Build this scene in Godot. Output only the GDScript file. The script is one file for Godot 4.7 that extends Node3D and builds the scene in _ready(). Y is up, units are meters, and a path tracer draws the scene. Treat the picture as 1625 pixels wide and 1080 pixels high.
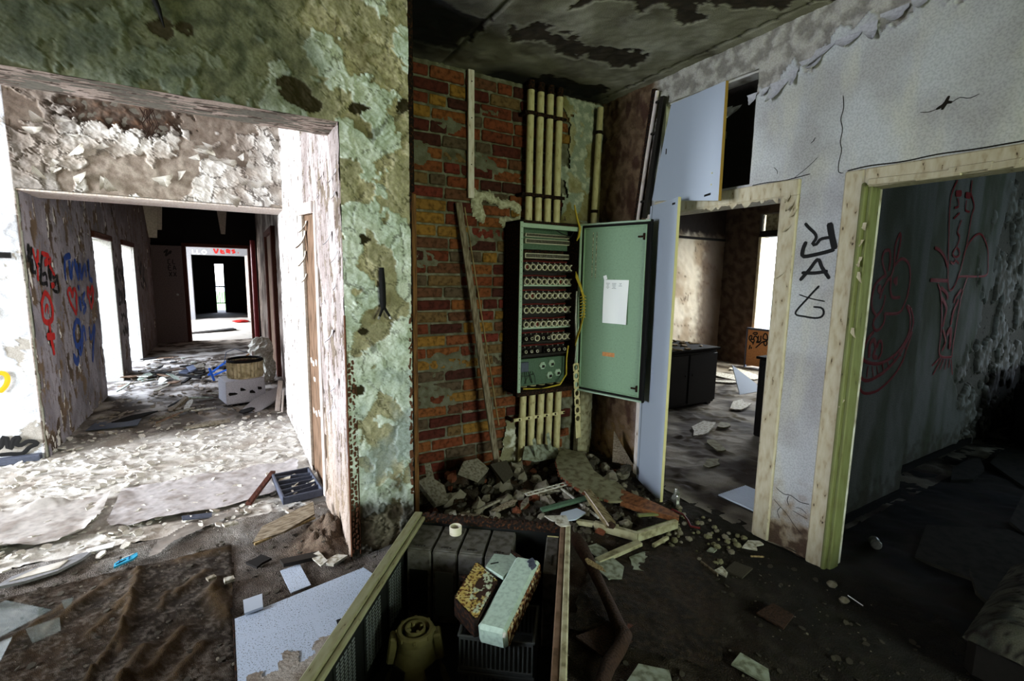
extends Node3D
# An abandoned building: electrical cabinet in a brick alcove, portal to a bright corridor on the left, doorways on the right.
# Units are metres; the main room's floor is y = 0, its brick alcove lies at z = -3.08 and its right wall at x = 2.63.

var rng := RandomNumberGenerator.new()
var noise_soft := FastNoiseLite.new()
var noise_cell := FastNoiseLite.new()
var noise_edge := FastNoiseLite.new()
var tex := {}
var mats := {}
var names := {}

func _ready():
	# ---- camera, sky, lights, exposure
	var cam := Camera3D.new()
	cam.name = "camera"
	cam.position = Vector3(0, 1.5, 0)
	cam.rotation_degrees = Vector3(-7.6, -30.8, 0.9)
	cam.fov = rad_to_deg(2.0 * atan(540.0 / 757.0))
	cam.near = 0.05
	cam.far = 300.0
	add_child(cam)
	cam.current = true
	var env := Environment.new()
	env.background_mode = Environment.BG_SKY
	var sky_mat := ProceduralSkyMaterial.new()
	sky_mat.sky_top_color = Color(0.80, 0.88, 1.0)
	sky_mat.sky_horizon_color = Color(0.97, 0.98, 1.0)
	sky_mat.ground_horizon_color = Color(0.9, 0.92, 0.88)
	sky_mat.ground_bottom_color = Color(0.62, 0.64, 0.58)
	sky_mat.sky_energy_multiplier = 3.4
	sky_mat.ground_energy_multiplier = 2.2
	sky_mat.sun_angle_max = 0.0
	var sky := Sky.new()
	sky.sky_material = sky_mat
	env.sky = sky
	env.tonemap_mode = Environment.TONE_MAPPER_LINEAR
	env.tonemap_exposure = 1.0
	env.sdfgi_enabled = true
	env.ssao_enabled = true
	env.ssil_enabled = true
	var we := WorldEnvironment.new()
	we.name = "world_environment"
	we.environment = env
	add_child(we)
	# daylight through the big window at the left end of the cross hall
	area_light("cross_hall_daylight", Vector3(-6.7, 1.55, -3.5), Vector3(1, -0.06, -0.16), Vector2(1.6, 1.9), 135.0, Color(0.95, 0.975, 1.0))
	# the main room's side window, out of the picture on the left: the light that rakes the pier and falls on the right wall
	area_light("side_window_daylight", Vector3(-3.14, 1.42, -1.55), Vector3(1, -0.03, 0.0), Vector2(0.95, 1.45), 20.0, Color(0.93, 0.97, 1.0))
	# weaker greenish daylight through the window behind the camera
	area_light("back_window_daylight", Vector3(1.80, 1.5, 3.12), Vector3(-0.12, -0.05, -1), Vector2(1.2, 1.3), 11.0, Color(0.92, 1.0, 0.80))
	# added fill lamp inside the dark room, so its wall drawings show
	area_light("dark_room_fill", Vector3(7.0, 1.5, 2.3), Vector3(-0.45, -0.05, -1), Vector2(1.2, 1.0), 2.8, Color(0.80, 0.92, 0.95))
	# corridor doorways, far hall and side room
	area_light("corridor_daylight", Vector3(-2.6, 2.3, -7.8), Vector3(1, -0.75, 0.0), Vector2(0.9, 0.8), 6.0, Color(1, 1, 1))
	area_light("corridor_daylight", Vector3(-2.6, 2.3, -9.5), Vector3(1, -0.75, 0.0), Vector2(0.9, 0.8), 6.0, Color(1, 1, 1))
	area_light("far_hall_daylight", Vector3(-3.3, 1.6, -15.2), Vector3(1, -0.35, 0.0), Vector2(3.0, 1.6), 70.0, Color(1, 1, 1))
	area_light("side_room_daylight", Vector3(8.4, 2.5, -4.2), Vector3(-1, -0.55, 0.1), Vector2(1.4, 0.9), 30.0, Color(1.0, 0.99, 0.92))

	rng.seed = 20177
	make_noises()
	make_textures()
	make_materials()
	build_shell()
	build_alcove()
	build_cabinet()
	build_right_side()
	build_side_room()
	build_dark_room()
	build_portal()
	build_corridor()
	build_floor_things()
	build_rubble()
	build_case()
	build_debris()
	build_graffiti()


func area_light(called: String, at: Vector3, towards: Vector3, size: Vector2, energy: float, col: Color):
	var l := AreaLight3D.new()
	l.name = numbered(self, called)
	l.area_size = size
	l.light_energy = energy
	l.light_color = col
	l.shadow_enabled = true
	l.area_range = 30.0
	l.area_attenuation = 2.0
	add_child(l)
	l.look_at_from_position(at, at + towards.normalized(), Vector3.UP)


# ------------------------------------------------------------------ noises, textures, materials
func make_noises():
	noise_soft.seed = 7
	noise_soft.noise_type = FastNoiseLite.TYPE_SIMPLEX
	noise_soft.frequency = 1.0
	noise_soft.fractal_type = FastNoiseLite.FRACTAL_FBM
	noise_soft.fractal_octaves = 4
	for n in [noise_cell, noise_edge]:
		n.seed = 11
		n.noise_type = FastNoiseLite.TYPE_CELLULAR
		n.frequency = 1.0
		n.fractal_type = FastNoiseLite.FRACTAL_NONE
		n.cellular_jitter = 1.0
		n.domain_warp_enabled = true
		n.domain_warp_amplitude = 0.55
		n.domain_warp_frequency = 1.6
		n.domain_warp_fractal_octaves = 3
	noise_cell.cellular_return_type = FastNoiseLite.RETURN_CELL_VALUE
	noise_edge.cellular_return_type = FastNoiseLite.RETURN_DISTANCE2_SUB


func soft(x: float, y: float) -> float:
	return noise_soft.get_noise_2d(x, y)


func ramp(stops: Array) -> Gradient:
	var g := Gradient.new()
	var o := PackedFloat32Array()
	var c := PackedColorArray()
	for s in stops:
		o.append(s[0])
		c.append(Color(s[1]))
	g.offsets = o
	g.colors = c
	return g


func noise_tex(kind: int, freq: float, octaves: int, stops: Array, size := 512, as_normal := false, warp := 0.0) -> NoiseTexture2D:
	var n := FastNoiseLite.new()
	n.seed = tex.size() * 13 + 5
	n.noise_type = kind as FastNoiseLite.NoiseType
	n.frequency = freq
	n.fractal_octaves = octaves
	if warp > 0.0:
		n.domain_warp_enabled = true
		n.domain_warp_amplitude = warp
		n.domain_warp_frequency = freq
	var t := NoiseTexture2D.new()
	t.width = size
	t.height = size
	t.seamless = true
	t.noise = n
	if as_normal:
		t.as_normal_map = true
		t.bump_strength = 6.0
	elif stops.size():
		t.color_ramp = ramp(stops)
	return t


func make_textures():
	var sx := FastNoiseLite.TYPE_SIMPLEX
	var ce := FastNoiseLite.TYPE_CELLULAR
	tex.grit = noise_tex(sx, 0.03, 6, [[0.0, "d2d2d2"], [0.5, "f0f0f0"], [1.0, "ffffff"]])
	tex.fine = noise_tex(sx, 0.12, 4, [[0.0, "a8a8a8"], [0.5, "e2e2e2"], [1.0, "ffffff"]])
	tex.blotch = noise_tex(sx, 0.012, 6, [[0.0, "8c8474"], [0.3, "c8c2b6"], [0.55, "ece8e2"], [1.0, "ffffff"]], 512, false, 25.0)
	tex.rust = noise_tex(sx, 0.03, 6, [[0.0, "140904"], [0.36, "3a1a0c"], [0.48, "6e3412"], [0.56, "9c5a20"], [0.62, "d8c89a"], [1.0, "e8e0c0"]], 512, false, 20.0)
	tex.rust_dark = noise_tex(sx, 0.03, 6, [[0.0, "0a0705"], [0.45, "20140d"], [0.62, "3c2414"], [0.76, "60381c"], [1.0, "8a5a30"]])
	tex.speck = noise_tex(sx, 0.07, 3, [[0.0, "4a3422"], [0.05, "6a5440"], [0.09, "f0f0f0"], [1.0, "ffffff"]])
	tex.spots = noise_tex(sx, 0.09, 2, [[0.0, "3a2a1c"], [0.13, "5a4836"], [0.18, "f0f0f0"], [1.0, "ffffff"]])
	tex.gravel = noise_tex(sx, 0.11, 5, [[0.0, "5c5c5c"], [0.45, "a4a4a4"], [0.7, "dcdcdc"], [1.0, "ffffff"]])
	tex.grain = noise_tex(sx, 0.02, 5, [[0.0, "6a5e50"], [0.35, "b4a894"], [0.6, "e4dccc"], [1.0, "ffffff"]])
	tex.chips = noise_tex(sx, 0.02, 5, [[0.0, "241a12"], [0.10, "5c4a38"], [0.13, "d8cebe"], [0.4, "eee8de"], [1.0, "ffffff"]], 512, false, 12.0)
	tex.cracks = noise_tex(ce, 0.02, 2, [[0.0, "ffffff"], [1.0, "b0b0b0"]], 512, false, 25.0)


func mat(key: String, col: String, rough := 0.9, t := "grit", scale := Vector3.ONE * 2.0, metal := 0.0, bump := 0.0) -> StandardMaterial3D:
	var m := StandardMaterial3D.new()
	m.resource_name = key
	m.albedo_color = Color(col)
	m.roughness = rough
	m.metallic = metal
	if t != "":
		m.albedo_texture = tex[t]
		m.uv1_triplanar = true
		m.uv1_scale = scale
		if bump > 0.0:
			m.heightmap_enabled = true
			m.heightmap_texture = tex[t]
			m.heightmap_scale = bump
	m.metallic_specular = 0.35
	mats[key] = m
	return m


func make_materials():
	var m: StandardMaterial3D
	m = mat("relief", "ffffff", 0.92, "grit", Vector3.ONE * 4.3, 0.0, 0.07)
	m.vertex_color_use_as_albedo = true
	m.uv1_world_triplanar = true
	m = mat("relief_dull", "ffffff", 0.96, "fine", Vector3.ONE * 2.3, 0.0, 0.3)
	m.vertex_color_use_as_albedo = true
	m.uv1_world_triplanar = true
	m = mat("floor_dirt", "ffffff", 0.97, "gravel", Vector3.ONE * 2.0, 0.0, 0.6)
	m.vertex_color_use_as_albedo = true
	m.uv1_world_triplanar = true
	mat("masonry", "6f6a60", 0.95)
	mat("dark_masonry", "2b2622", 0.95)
	mat("plaster_white", "d8d6d2", 0.9, "blotch", Vector3.ONE * 0.9)
	mat("casing_cream", "bab29e", 0.7, "chips", Vector3(2.2, 0.7, 2.2), 0.0, 0.3)
	mat("casing_green", "6a7046", 0.65, "chips", Vector3(2.0, 0.5, 2.0), 0.0, 0.2)
	mat("casing_brown", "7a6250", 0.7, "blotch", Vector3(2, 0.7, 2))
	mat("casing_white", "ddd4d2", 0.75, "chips", Vector3(3.0, 0.6, 3.0), 0.0, 0.4)
	mat("old_wood", "9c8a68", 0.85, "grain", Vector3(9, 0.6, 9), 0.0, 0.2)
	mat("grey_wood", "8d8478", 0.9, "grain", Vector3(7, 0.8, 7), 0.0, 0.25)
	mat("flat_wood", "857c70", 0.9, "grain", Vector3(1.2, 6, 6), 0.0, 0.25)
	mat("weathered_bar", "8e8468", 0.85, "grain", Vector3(4, 4, 1.2), 0.0, 0.2)
	mat("dark_board", "25231c", 0.9, "blotch")
	mat("brown_wood", "74492a", 0.7, "grain", Vector3(1.5, 3, 3), 0.0, 0.1)
	mat("red_wood", "5c3328", 0.85, "grain", Vector3(6, 6, 0.8), 0.0, 0.2)
	mat("dark_rust", "b0a8a0", 0.9, "rust_dark", Vector3.ONE * 3.0, 0.15, 0.2)
	mat("rust_paint", "ffffff", 0.7, "rust", Vector3.ONE * 2.6, 0.0, 0.15)
	mat("pipe_cream", "cdc49c", 0.5, "chips", Vector3(3, 0.9, 3), 0.0, 0.15)
	mat("cabinet_green", "7c987c", 0.45, "speck", Vector3.ONE * 1.3)
	mat("cabinet_inside", "4c6450", 0.6, "grit", Vector3.ONE * 3.0)
	mat("crack_dark", "17120e", 0.95, "")
	mat("paint_lavender", "bcbac0", 0.9, "grit", Vector3.ONE * 3.0)
	mat("brown_batten", "7a5630", 0.8, "grain", Vector3(8, 0.5, 8))
	mat("case_rim", "86866a", 0.55, "chips", Vector3(3, 3, 0.8))
	mat("bead_rust", "70452a", 0.9, "gravel", Vector3.ONE * 5.0)
	mat("grey_plaster", "8e8e92", 0.9, "grit")
	mat("white_paint", "e6e2d8", 0.8, "grit")
	mat("cabinet_edge", "9fb4a0", 0.5, "speck", Vector3.ONE * 2.0)
	mat("black_paint", "0b0a09", 0.9, "")
	mat("dark_metal", "2a2622", 0.6, "grit", Vector3.ONE * 3.0, 0.4)
	mat("bare_metal", "9a9a92", 0.4, "grit", Vector3.ONE * 3.0, 0.7)
	mat("porcelain", "d0c8b4", 0.35, "")
	mat("bakelite", "17110f", 0.4, "")
	mat("red_plastic", "54120e", 0.5, "")
	mat("copper", "a8784c", 0.4, "", Vector3.ONE, 0.8)
	mat("paper", "f0f0f0", 0.85, "")
	mat("laminate", "aab3c0", 0.4, "")
	mat("laminate_speck", "b6c2d4", 0.5, "spots", Vector3.ONE * 2.2)
	mat("edge_band", "b8b07c", 0.6, "")
	mat("edge_band_dark", "8a6c2a", 0.6, "")
	mat("insulation", "b39a30", 0.6, "")
	mat("cable_black", "111111", 0.5, "")
	mat("window_cream", "aaa68a", 0.6, "blotch", Vector3.ONE * 2.0)
	mat("white_enamel", "b4c8ba", 0.35, "grit", Vector3.ONE * 2.5)
	mat("cream_plastic", "cfc3a0", 0.6, "blotch", Vector3.ONE * 2.0)
	mat("olive_plastic", "6a623c", 0.5, "grit")
	mat("grey_plastic", "4a4d55", 0.5, "grit")
	mat("crate_plastic", "3e403e", 0.6, "grit")
	mat("slate_plastic", "4c5160", 0.6, "grit")
	mat("cassette_grey", "5a5854", 0.75, "blotch", Vector3.ONE * 3.0)
	mat("vent_grey", "5c6060", 0.6, "")
	mat("shell_dark", "0c0e0b", 0.7, "grit")
	mat("plaster_chunk", "8a8478", 0.95, "blotch", Vector3.ONE * 5.0, 0.0, 0.3)
	mat("plaster_chunk_dark", "403a30", 0.95, "grit", Vector3.ONE * 5.0, 0.0, 0.3)
	mat("brick_chunk", "6a3a26", 0.95, "grit", Vector3.ONE * 5.0, 0.0, 0.3)
	mat("paint_shard", "929a8e", 0.7, "blotch", Vector3.ONE * 3.0)
	mat("paint_shard_white", "c2c0b8", 0.75, "blotch", Vector3.ONE * 4.0)
	mat("board_grey", "77745c", 0.85, "blotch", Vector3.ONE * 2.0)
	mat("rug", "ffffff", 1.0, "gravel", Vector3.ONE * 3.3, 0.0, 0.3)
	mats.rug.vertex_color_use_as_albedo = true
	mat("sheet", "ffffff", 0.55, "grit", Vector3.ONE * 1.2)
	mats.sheet.vertex_color_use_as_albedo = true
	mat("blue_packet", "3a9cc4", 0.4, "")
	mat("blue_plastic", "2860c0", 0.4, "")
	mat("orange_board", "c98a56", 0.7, "grit")
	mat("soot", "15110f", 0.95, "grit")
	mat("dark_furniture", "1a1613", 0.6, "grit")
	mat("ceiling_board", "8d8072", 0.9, "grit")
	mat("door_purple", "6e5e5a", 0.8, "grit")
	mat("red_steel", "7c1c22", 0.5, "grit")
	mat("bark", "3a261c", 0.9, "grain", Vector3(6, 1, 6), 0.0, 0.4)
	mat("ground_pale", "c9c9bd", 0.95)
	mat("ground_green", "7a9a52", 0.95)
	mat("spray_black", "0a0a0b", 0.7, "")
	mat("spray_red", "8e1216", 0.7, "")
	mat("spray_bright_red", "a81e1a", 0.7, "")
	mat("spray_blue", "1c3f86", 0.7, "")
	mat("spray_yellow", "e0a010", 0.7, "")
	mat("spray_white", "c8ccd0", 0.7, "")
	mat("marker_dark", "2a2422", 0.8, "")
	var g := StandardMaterial3D.new()
	g.resource_name = "broken_glass"
	g.albedo_color = Color(0.6, 0.75, 0.75, 0.05)
	g.transparency = BaseMaterial3D.TRANSPARENCY_ALPHA
	g.roughness = 0.06
	mats.glass = g
	for i in 12:
		var tones := ["64301e", "733a22", "7d4a26", "83602c", "4e2018", "5e3c2a", "6c5436", "764226", "42201a", "8c662c", "554638", "6a2c22"]
		mat("brick_%d" % i, tones[i], 0.92, "blotch", Vector3.ONE * 3.1, 0.0, 0.5)
		mats["brick_%d" % i].uv1_world_triplanar = true


# ------------------------------------------------------------------ naming and adding
func numbered(parent: Node, called: String) -> String:
	var key := str(parent.get_instance_id()) + called
	var k: int = names.get(key, 0)
	names[key] = k + 1
	return called if k == 0 else "%s_%03d" % [called, k]


func tag(o: Node, label := "", category := "", group := "", kind := ""):
	if label != "":
		o.set_meta("label", label)
	if category != "":
		o.set_meta("category", category)
	if group != "":
		o.set_meta("group", group)
	if kind != "":
		o.set_meta("kind", kind)
	return o


func thing(called: String, label: String, category: String, at := Vector3.ZERO, turn := Vector3.ZERO, group := "") -> Node3D:
	var o := Node3D.new()
	o.name = numbered(self, called)
	add_child(o)
	o.position = at
	o.rotation_degrees = turn
	tag(o, label, category, group)
	return o


func obj(called: String, mesh: Mesh, material: Material, parent: Node = self) -> MeshInstance3D:
	var o := MeshInstance3D.new()
	o.name = numbered(parent, called)
	o.mesh = mesh
	if material:
		o.material_override = material
	parent.add_child(o, true)
	return o


func struct(called: String, mesh: Mesh, material: Material, label := "", category := "wall") -> MeshInstance3D:
	var o := obj(called, mesh, material)
	return tag(o, label, category, "", "structure")


func single(called: String, mesh: Mesh, material: Material, label: String, category: String, xf := Transform3D.IDENTITY, group := "") -> MeshInstance3D:
	var o := obj(called, mesh, material)
	o.transform = xf
	return tag(o, label, category, group)


func copy(o: Node3D, label := "") -> Node3D:
	var base := String(o.name)
	var c: Node3D = o.duplicate()
	c.name = numbered(self, base)
	add_child(c)
	if label != "":
		c.set_meta("label", label)
	return c


func xf(at: Vector3, deg := Vector3.ZERO, scale := Vector3.ONE) -> Transform3D:
	return Transform3D(Basis.from_euler(deg * PI / 180.0).scaled_local(scale), at)


func facing(at: Vector3, z_dir: Vector3, up := Vector3.UP) -> Transform3D:
	var z := z_dir.normalized()
	var x := up.cross(z).normalized()
	return Transform3D(Basis(x, z.cross(x), z), at)


# ------------------------------------------------------------------ shapes
func begin() -> SurfaceTool:
	var st := SurfaceTool.new()
	st.begin(Mesh.PRIMITIVE_TRIANGLES)
	st.set_smooth_group(-1)
	return st


func done(st: SurfaceTool) -> ArrayMesh:
	st.generate_normals()
	return st.commit()


func tri(st: SurfaceTool, a: Vector3, b: Vector3, c: Vector3):
	st.add_vertex(a)
	st.add_vertex(b)
	st.add_vertex(c)


func quad(st: SurfaceTool, a: Vector3, b: Vector3, c: Vector3, d: Vector3):
	tri(st, a, b, c)
	tri(st, a, c, d)


# chamfered box, centred, in the frame t; jitter makes it a rough block
func box(st: SurfaceTool, t: Transform3D, s: Vector3, ch := 0.004, jitter := 0.0):
	var h := s * 0.5
	ch = minf(ch, minf(h.x, minf(h.y, h.z)) * 0.8)
	var p := {}
	for sx in [-1, 1]:
		for sy in [-1, 1]:
			for sz in [-1, 1]:
				var j := Vector3.ZERO
				if jitter > 0.0:
					j = Vector3(rng.randf_range(-1, 1), rng.randf_range(-1, 1), rng.randf_range(-1, 1)) * jitter
				for ax in 3:
					var q := Vector3(sx * (h.x - ch), sy * (h.y - ch), sz * (h.z - ch))
					q[ax] = [sx, sy, sz][ax] * h[ax]
					p[[sx, sy, sz, ax]] = t * (q + j)
	for ax in 3:
		var b := (ax + 1) % 3
		var c := (ax + 2) % 3
		for s1 in [-1, 1]:
			var k := []
			for uv in [[-1, -1], [1, -1], [1, 1], [-1, 1]]:
				var key := [0, 0, 0, ax]
				key[ax] = s1
				key[b] = uv[0]
				key[c] = uv[1]
				k.append(p[key])
			if s1 > 0:
				quad(st, k[3], k[2], k[1], k[0])
			else:
				quad(st, k[0], k[1], k[2], k[3])
		# edges along ax between faces b and c
		for sb in [-1, 1]:
			for sc in [-1, 1]:
				var e := []
				for item in [[-1, b], [1, b], [1, c], [-1, c]]:
					var key2 := [0, 0, 0, item[1]]
					key2[ax] = item[0]
					key2[b] = sb
					key2[c] = sc
					e.append(p[key2])
				if sb * sc > 0:
					quad(st, e[0], e[1], e[2], e[3])
				else:
					quad(st, e[3], e[2], e[1], e[0])
	for sx in [-1, 1]:
		for sy in [-1, 1]:
			for sz in [-1, 1]:
				var a: Vector3 = p[[sx, sy, sz, 0]]
				var b2: Vector3 = p[[sx, sy, sz, 1]]
				var c2: Vector3 = p[[sx, sy, sz, 2]]
				if sx * sy * sz > 0:
					tri(st, a, c2, b2)
				else:
					tri(st, a, b2, c2)


func box_mesh(s: Vector3, ch := 0.004, jitter := 0.0) -> ArrayMesh:
	var st := begin()
	box(st, Transform3D.IDENTITY, s, ch, jitter)
	return done(st)


# box between two corners
func span(st: SurfaceTool, a: Vector3, b: Vector3, ch := 0.004):
	box(st, Transform3D(Basis.IDENTITY, (a + b) * 0.5), (b - a).abs(), ch)


func span_mesh(a: Vector3, b: Vector3, ch := 0.004) -> ArrayMesh:
	var st := begin()
	span(st, a, b, ch)
	return done(st)


# bar with a rectangular section from a to b
func bar(st: SurfaceTool, a: Vector3, b: Vector3, w: float, d: float, side := Vector3.RIGHT, ch := 0.003):
	var y := (b - a).normalized()
	if absf(y.dot(side)) > 0.98:
		side = Vector3.UP if absf(y.y) < 0.9 else Vector3.BACK
	var z := side.cross(y).normalized()
	var x := y.cross(z)
	box(st, Transform3D(Basis(x, y, z), (a + b) * 0.5), Vector3(w, a.distance_to(b), d), ch)


func bar_mesh(a: Vector3, b: Vector3, w: float, d: float, side := Vector3.RIGHT, ch := 0.003) -> ArrayMesh:
	var st := begin()
	bar(st, a, b, w, d, side, ch)
	return done(st)


func tube(st: SurfaceTool, pts: Array, r: Variant, sides := 10, caps := true):
	var rings := []
	var n := pts.size()
	var ref := Vector3.UP
	st.set_smooth_group(1)
	for i in n:
		var d: Vector3 = (pts[mini(i + 1, n - 1)] - pts[maxi(i - 1, 0)]).normalized()
		if absf(d.dot(ref)) > 0.95:
			ref = Vector3.RIGHT if absf(d.x) < 0.7 else Vector3.BACK
		var x := ref.cross(d).normalized()
		var y := d.cross(x)
		ref = y
		var rad: float = r[i] if r is Array else r
		var ring := []
		for k in sides:
			var a := TAU * k / sides
			ring.append(pts[i] + (x * cos(a) + y * sin(a)) * rad)
		rings.append(ring)
	for i in n - 1:
		for k in sides:
			var k2 := (k + 1) % sides
			quad(st, rings[i][k], rings[i + 1][k], rings[i + 1][k2], rings[i][k2])
	st.set_smooth_group(-1)
	if caps:
		for k in range(1, sides - 1):
			tri(st, rings[0][0], rings[0][k], rings[0][k + 1])
			tri(st, rings[n - 1][0], rings[n - 1][k + 1], rings[n - 1][k])


func tube_mesh(pts: Array, r: Variant, sides := 10) -> ArrayMesh:
	var st := begin()
	tube(st, pts, r, sides)
	return done(st)


# profile of [radius, height] turned about y
func lathe(st: SurfaceTool, t: Transform3D, profile: Array, segs := 24, flute := 0.0, flutes := 0, sharp := true):
	for i in profile.size() - 1:
		st.set_smooth_group(-1 if flutes else i + 1 if sharp else 1)
		for k in segs:
			var q := []
			for item in [[i, k], [i + 1, k], [i + 1, k + 1], [i, k + 1]]:
				var a: float = TAU * (item[1] % segs) / segs
				var rr: float = profile[item[0]][0]
				if flutes:
					rr *= 1.0 - flute * absf(sin(a * flutes * 0.5))
				q.append(t * Vector3(cos(a) * rr, profile[item[0]][1], sin(a) * rr))
			quad(st, q[0], q[3], q[2], q[1])
	st.set_smooth_group(-1)


func lathe_mesh(profile: Array, segs := 24, flute := 0.0, flutes := 0) -> ArrayMesh:
	var st := begin()
	lathe(st, Transform3D.IDENTITY, profile, segs, flute, flutes)
	return done(st)


# flat slab: polygon in the local x-z plane (x, z pairs), from y = 0 up to thick
func slab(st: SurfaceTool, t: Transform3D, poly: PackedVector2Array, thick: float):
	if Geometry2D.is_polygon_clockwise(poly):
		poly.reverse()
	var idx := Geometry2D.triangulate_polygon(poly)
	for i in range(0, idx.size(), 3):
		var a := poly[idx[i]]
		var b := poly[idx[i + 1]]
		var c := poly[idx[i + 2]]
		tri(st, t * Vector3(a.x, thick, a.y), t * Vector3(b.x, thick, b.y), t * Vector3(c.x, thick, c.y))
		tri(st, t * Vector3(a.x, 0, a.y), t * Vector3(c.x, 0, c.y), t * Vector3(b.x, 0, b.y))
	var n := poly.size()
	for i in n:
		var a := poly[i]
		var b := poly[(i + 1) % n]
		quad(st, t * Vector3(a.x, 0, a.y), t * Vector3(b.x, 0, b.y), t * Vector3(b.x, thick, b.y), t * Vector3(a.x, thick, a.y))


func slab_mesh(pts: Array, thick: float, t := Transform3D.IDENTITY) -> ArrayMesh:
	var poly := PackedVector2Array()
	for p in pts:
		poly.append(Vector2(p[0], p[1]))
	var st := begin()
	slab(st, t, poly, thick)
	return done(st)


# irregular outline round an ellipse, for shards and chunks
func outline(rx: float, rz: float, n: int, rough := 0.25) -> Array:
	var out := []
	var ph := rng.randf() * TAU
	for i in n:
		var a := TAU * (i + rng.randf_range(-0.25, 0.25)) / n + ph
		var r := 1.0 + rng.randf_range(-rough, rough)
		out.append([cos(a) * rx * r, sin(a) * rz * r])
	return out


# polygon with world corners a, b, c ... (planar) thickened along n
func plate_mesh(corners: Array, n: Vector3, thick: float) -> ArrayMesh:
	var o: Vector3 = corners[0]
	var x: Vector3 = (corners[1] - o).normalized()
	var y := n.normalized()
	var z := x.cross(y).normalized()
	var t := Transform3D(Basis(x, y, z), o)
	var inv := t.affine_inverse()
	var pts := []
	for c in corners:
		var q: Vector3 = inv * c
		pts.append([q.x, q.z])
	return slab_mesh(pts, thick, t)


# lump: a faceted, squashed, noisy ball
func lump_mesh(s: Vector3, seed_at: float, rough := 0.35, segs := 8, rows := 5) -> ArrayMesh:
	var st := begin()
	var g := []
	for i in rows + 1:
		var row := []
		var th := PI * i / rows
		for k in segs:
			var ph := TAU * k / segs
			var d := Vector3(sin(th) * cos(ph), cos(th), sin(th) * sin(ph))
			var r := 1.0 + rough * noise_soft.get_noise_3d(d.x * 1.3 + seed_at, d.y * 1.3, d.z * 1.3 + seed_at)
			row.append(d * r * s * 0.5)
		g.append(row)
	for i in rows:
		for k in segs:
			var k2 := (k + 1) % segs
			quad(st, g[i][k], g[i][k2], g[i + 1][k2], g[i + 1][k])
	return done(st)


# a surface with real relief: f(u, v) gives the colour (linear) and, as alpha, the height along n; a height below -5 leaves a hole
func relief(o: Vector3, u_dir: Vector3, v_dir: Vector3, n: Vector3, w: float, h: float, step: float, f: Callable) -> ArrayMesh:
	var nx := int(ceil(w / step)) + 1
	var ny := int(ceil(h / step)) + 1
	var du := w / (nx - 1)
	var dv := h / (ny - 1)
	var hs := PackedFloat32Array()
	hs.resize(nx * ny)
	var vs := PackedVector3Array()
	vs.resize(nx * ny)
	var cs := PackedColorArray()
	cs.resize(nx * ny)
	for j in ny:
		for i in nx:
			var c: Color = f.call(i * du, j * dv)
			var k := j * nx + i
			hs[k] = c.a
			vs[k] = o + u_dir * (i * du) + v_dir * (j * dv) + n * maxf(c.a, -1.0)
			c.a = 1.0
			cs[k] = c
	var ns := PackedVector3Array()
	ns.resize(nx * ny)
	var idx := PackedInt32Array()
	for j in ny:
		for i in nx:
			var k := j * nx + i
			if hs[k] < -5.0:
				ns[k] = n
				continue
			var l := k - 1 if i > 0 and hs[k - 1] > -5.0 else k
			var r := k + 1 if i < nx - 1 and hs[k + 1] > -5.0 else k
			var d := k - nx if j > 0 and hs[k - nx] > -5.0 else k
			var t := k + nx if j < ny - 1 and hs[k + nx] > -5.0 else k
			var gx := (hs[r] - hs[l]) / (du * maxi(r - l, 1))
			var gy := (hs[t] - hs[d]) / (dv * maxi((t - d) / nx, 1))
			ns[k] = (n - u_dir * gx - v_dir * gy).normalized()
			if i < nx - 1 and j < ny - 1 and hs[k + 1] > -5.0 and hs[k + nx] > -5.0 and hs[k + nx + 1] > -5.0:
				idx.append_array([k, k + nx, k + 1, k + 1, k + nx, k + nx + 1])
	if u_dir.cross(v_dir).dot(n) < 0.0:
		idx.reverse()
	# keep only the points that carry a face
	var place := PackedInt32Array()
	place.resize(nx * ny)
	place.fill(-1)
	var kept := 0
	for i in idx.size():
		var k := idx[i]
		if place[k] < 0:
			place[k] = kept
			kept += 1
		idx[i] = place[k]
	var vk := PackedVector3Array()
	vk.resize(kept)
	var nk := PackedVector3Array()
	nk.resize(kept)
	var ck := PackedColorArray()
	ck.resize(kept)
	for k in nx * ny:
		var t := place[k]
		if t >= 0:
			vk[t] = vs[k]
			nk[t] = ns[k]
			ck[t] = cs[k]
	vs = vk
	ns = nk
	cs = ck
	var arr := []
	arr.resize(Mesh.ARRAY_MAX)
	arr[Mesh.ARRAY_VERTEX] = vs
	arr[Mesh.ARRAY_NORMAL] = ns
	arr[Mesh.ARRAY_COLOR] = cs
	arr[Mesh.ARRAY_INDEX] = idx
	var m := ArrayMesh.new()
	m.add_surface_from_arrays(Mesh.PRIMITIVE_TRIANGLES, arr)
	return m


func lin(hex: String) -> Color:
	return Color(hex).srgb_to_linear()


# flaking paint: x = 1 where a flake of the paint still sticks, y = its height (rims curl up)
func peel(u: float, v: float, s: float, keep: float, curl := 0.004) -> Vector2:
	var c := noise_cell.get_noise_2d(u * s, v * s)
	var m := soft(u * s * 0.22 + 31.0, v * s * 0.22)
	if c * 0.45 + m * 1.7 > keep:
		return Vector2(0, 0)
	var e := noise_edge.get_noise_2d(u * s, v * s) + 1.0
	return Vector2(1, 0.003 + curl * exp(-e * 9.0))


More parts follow.
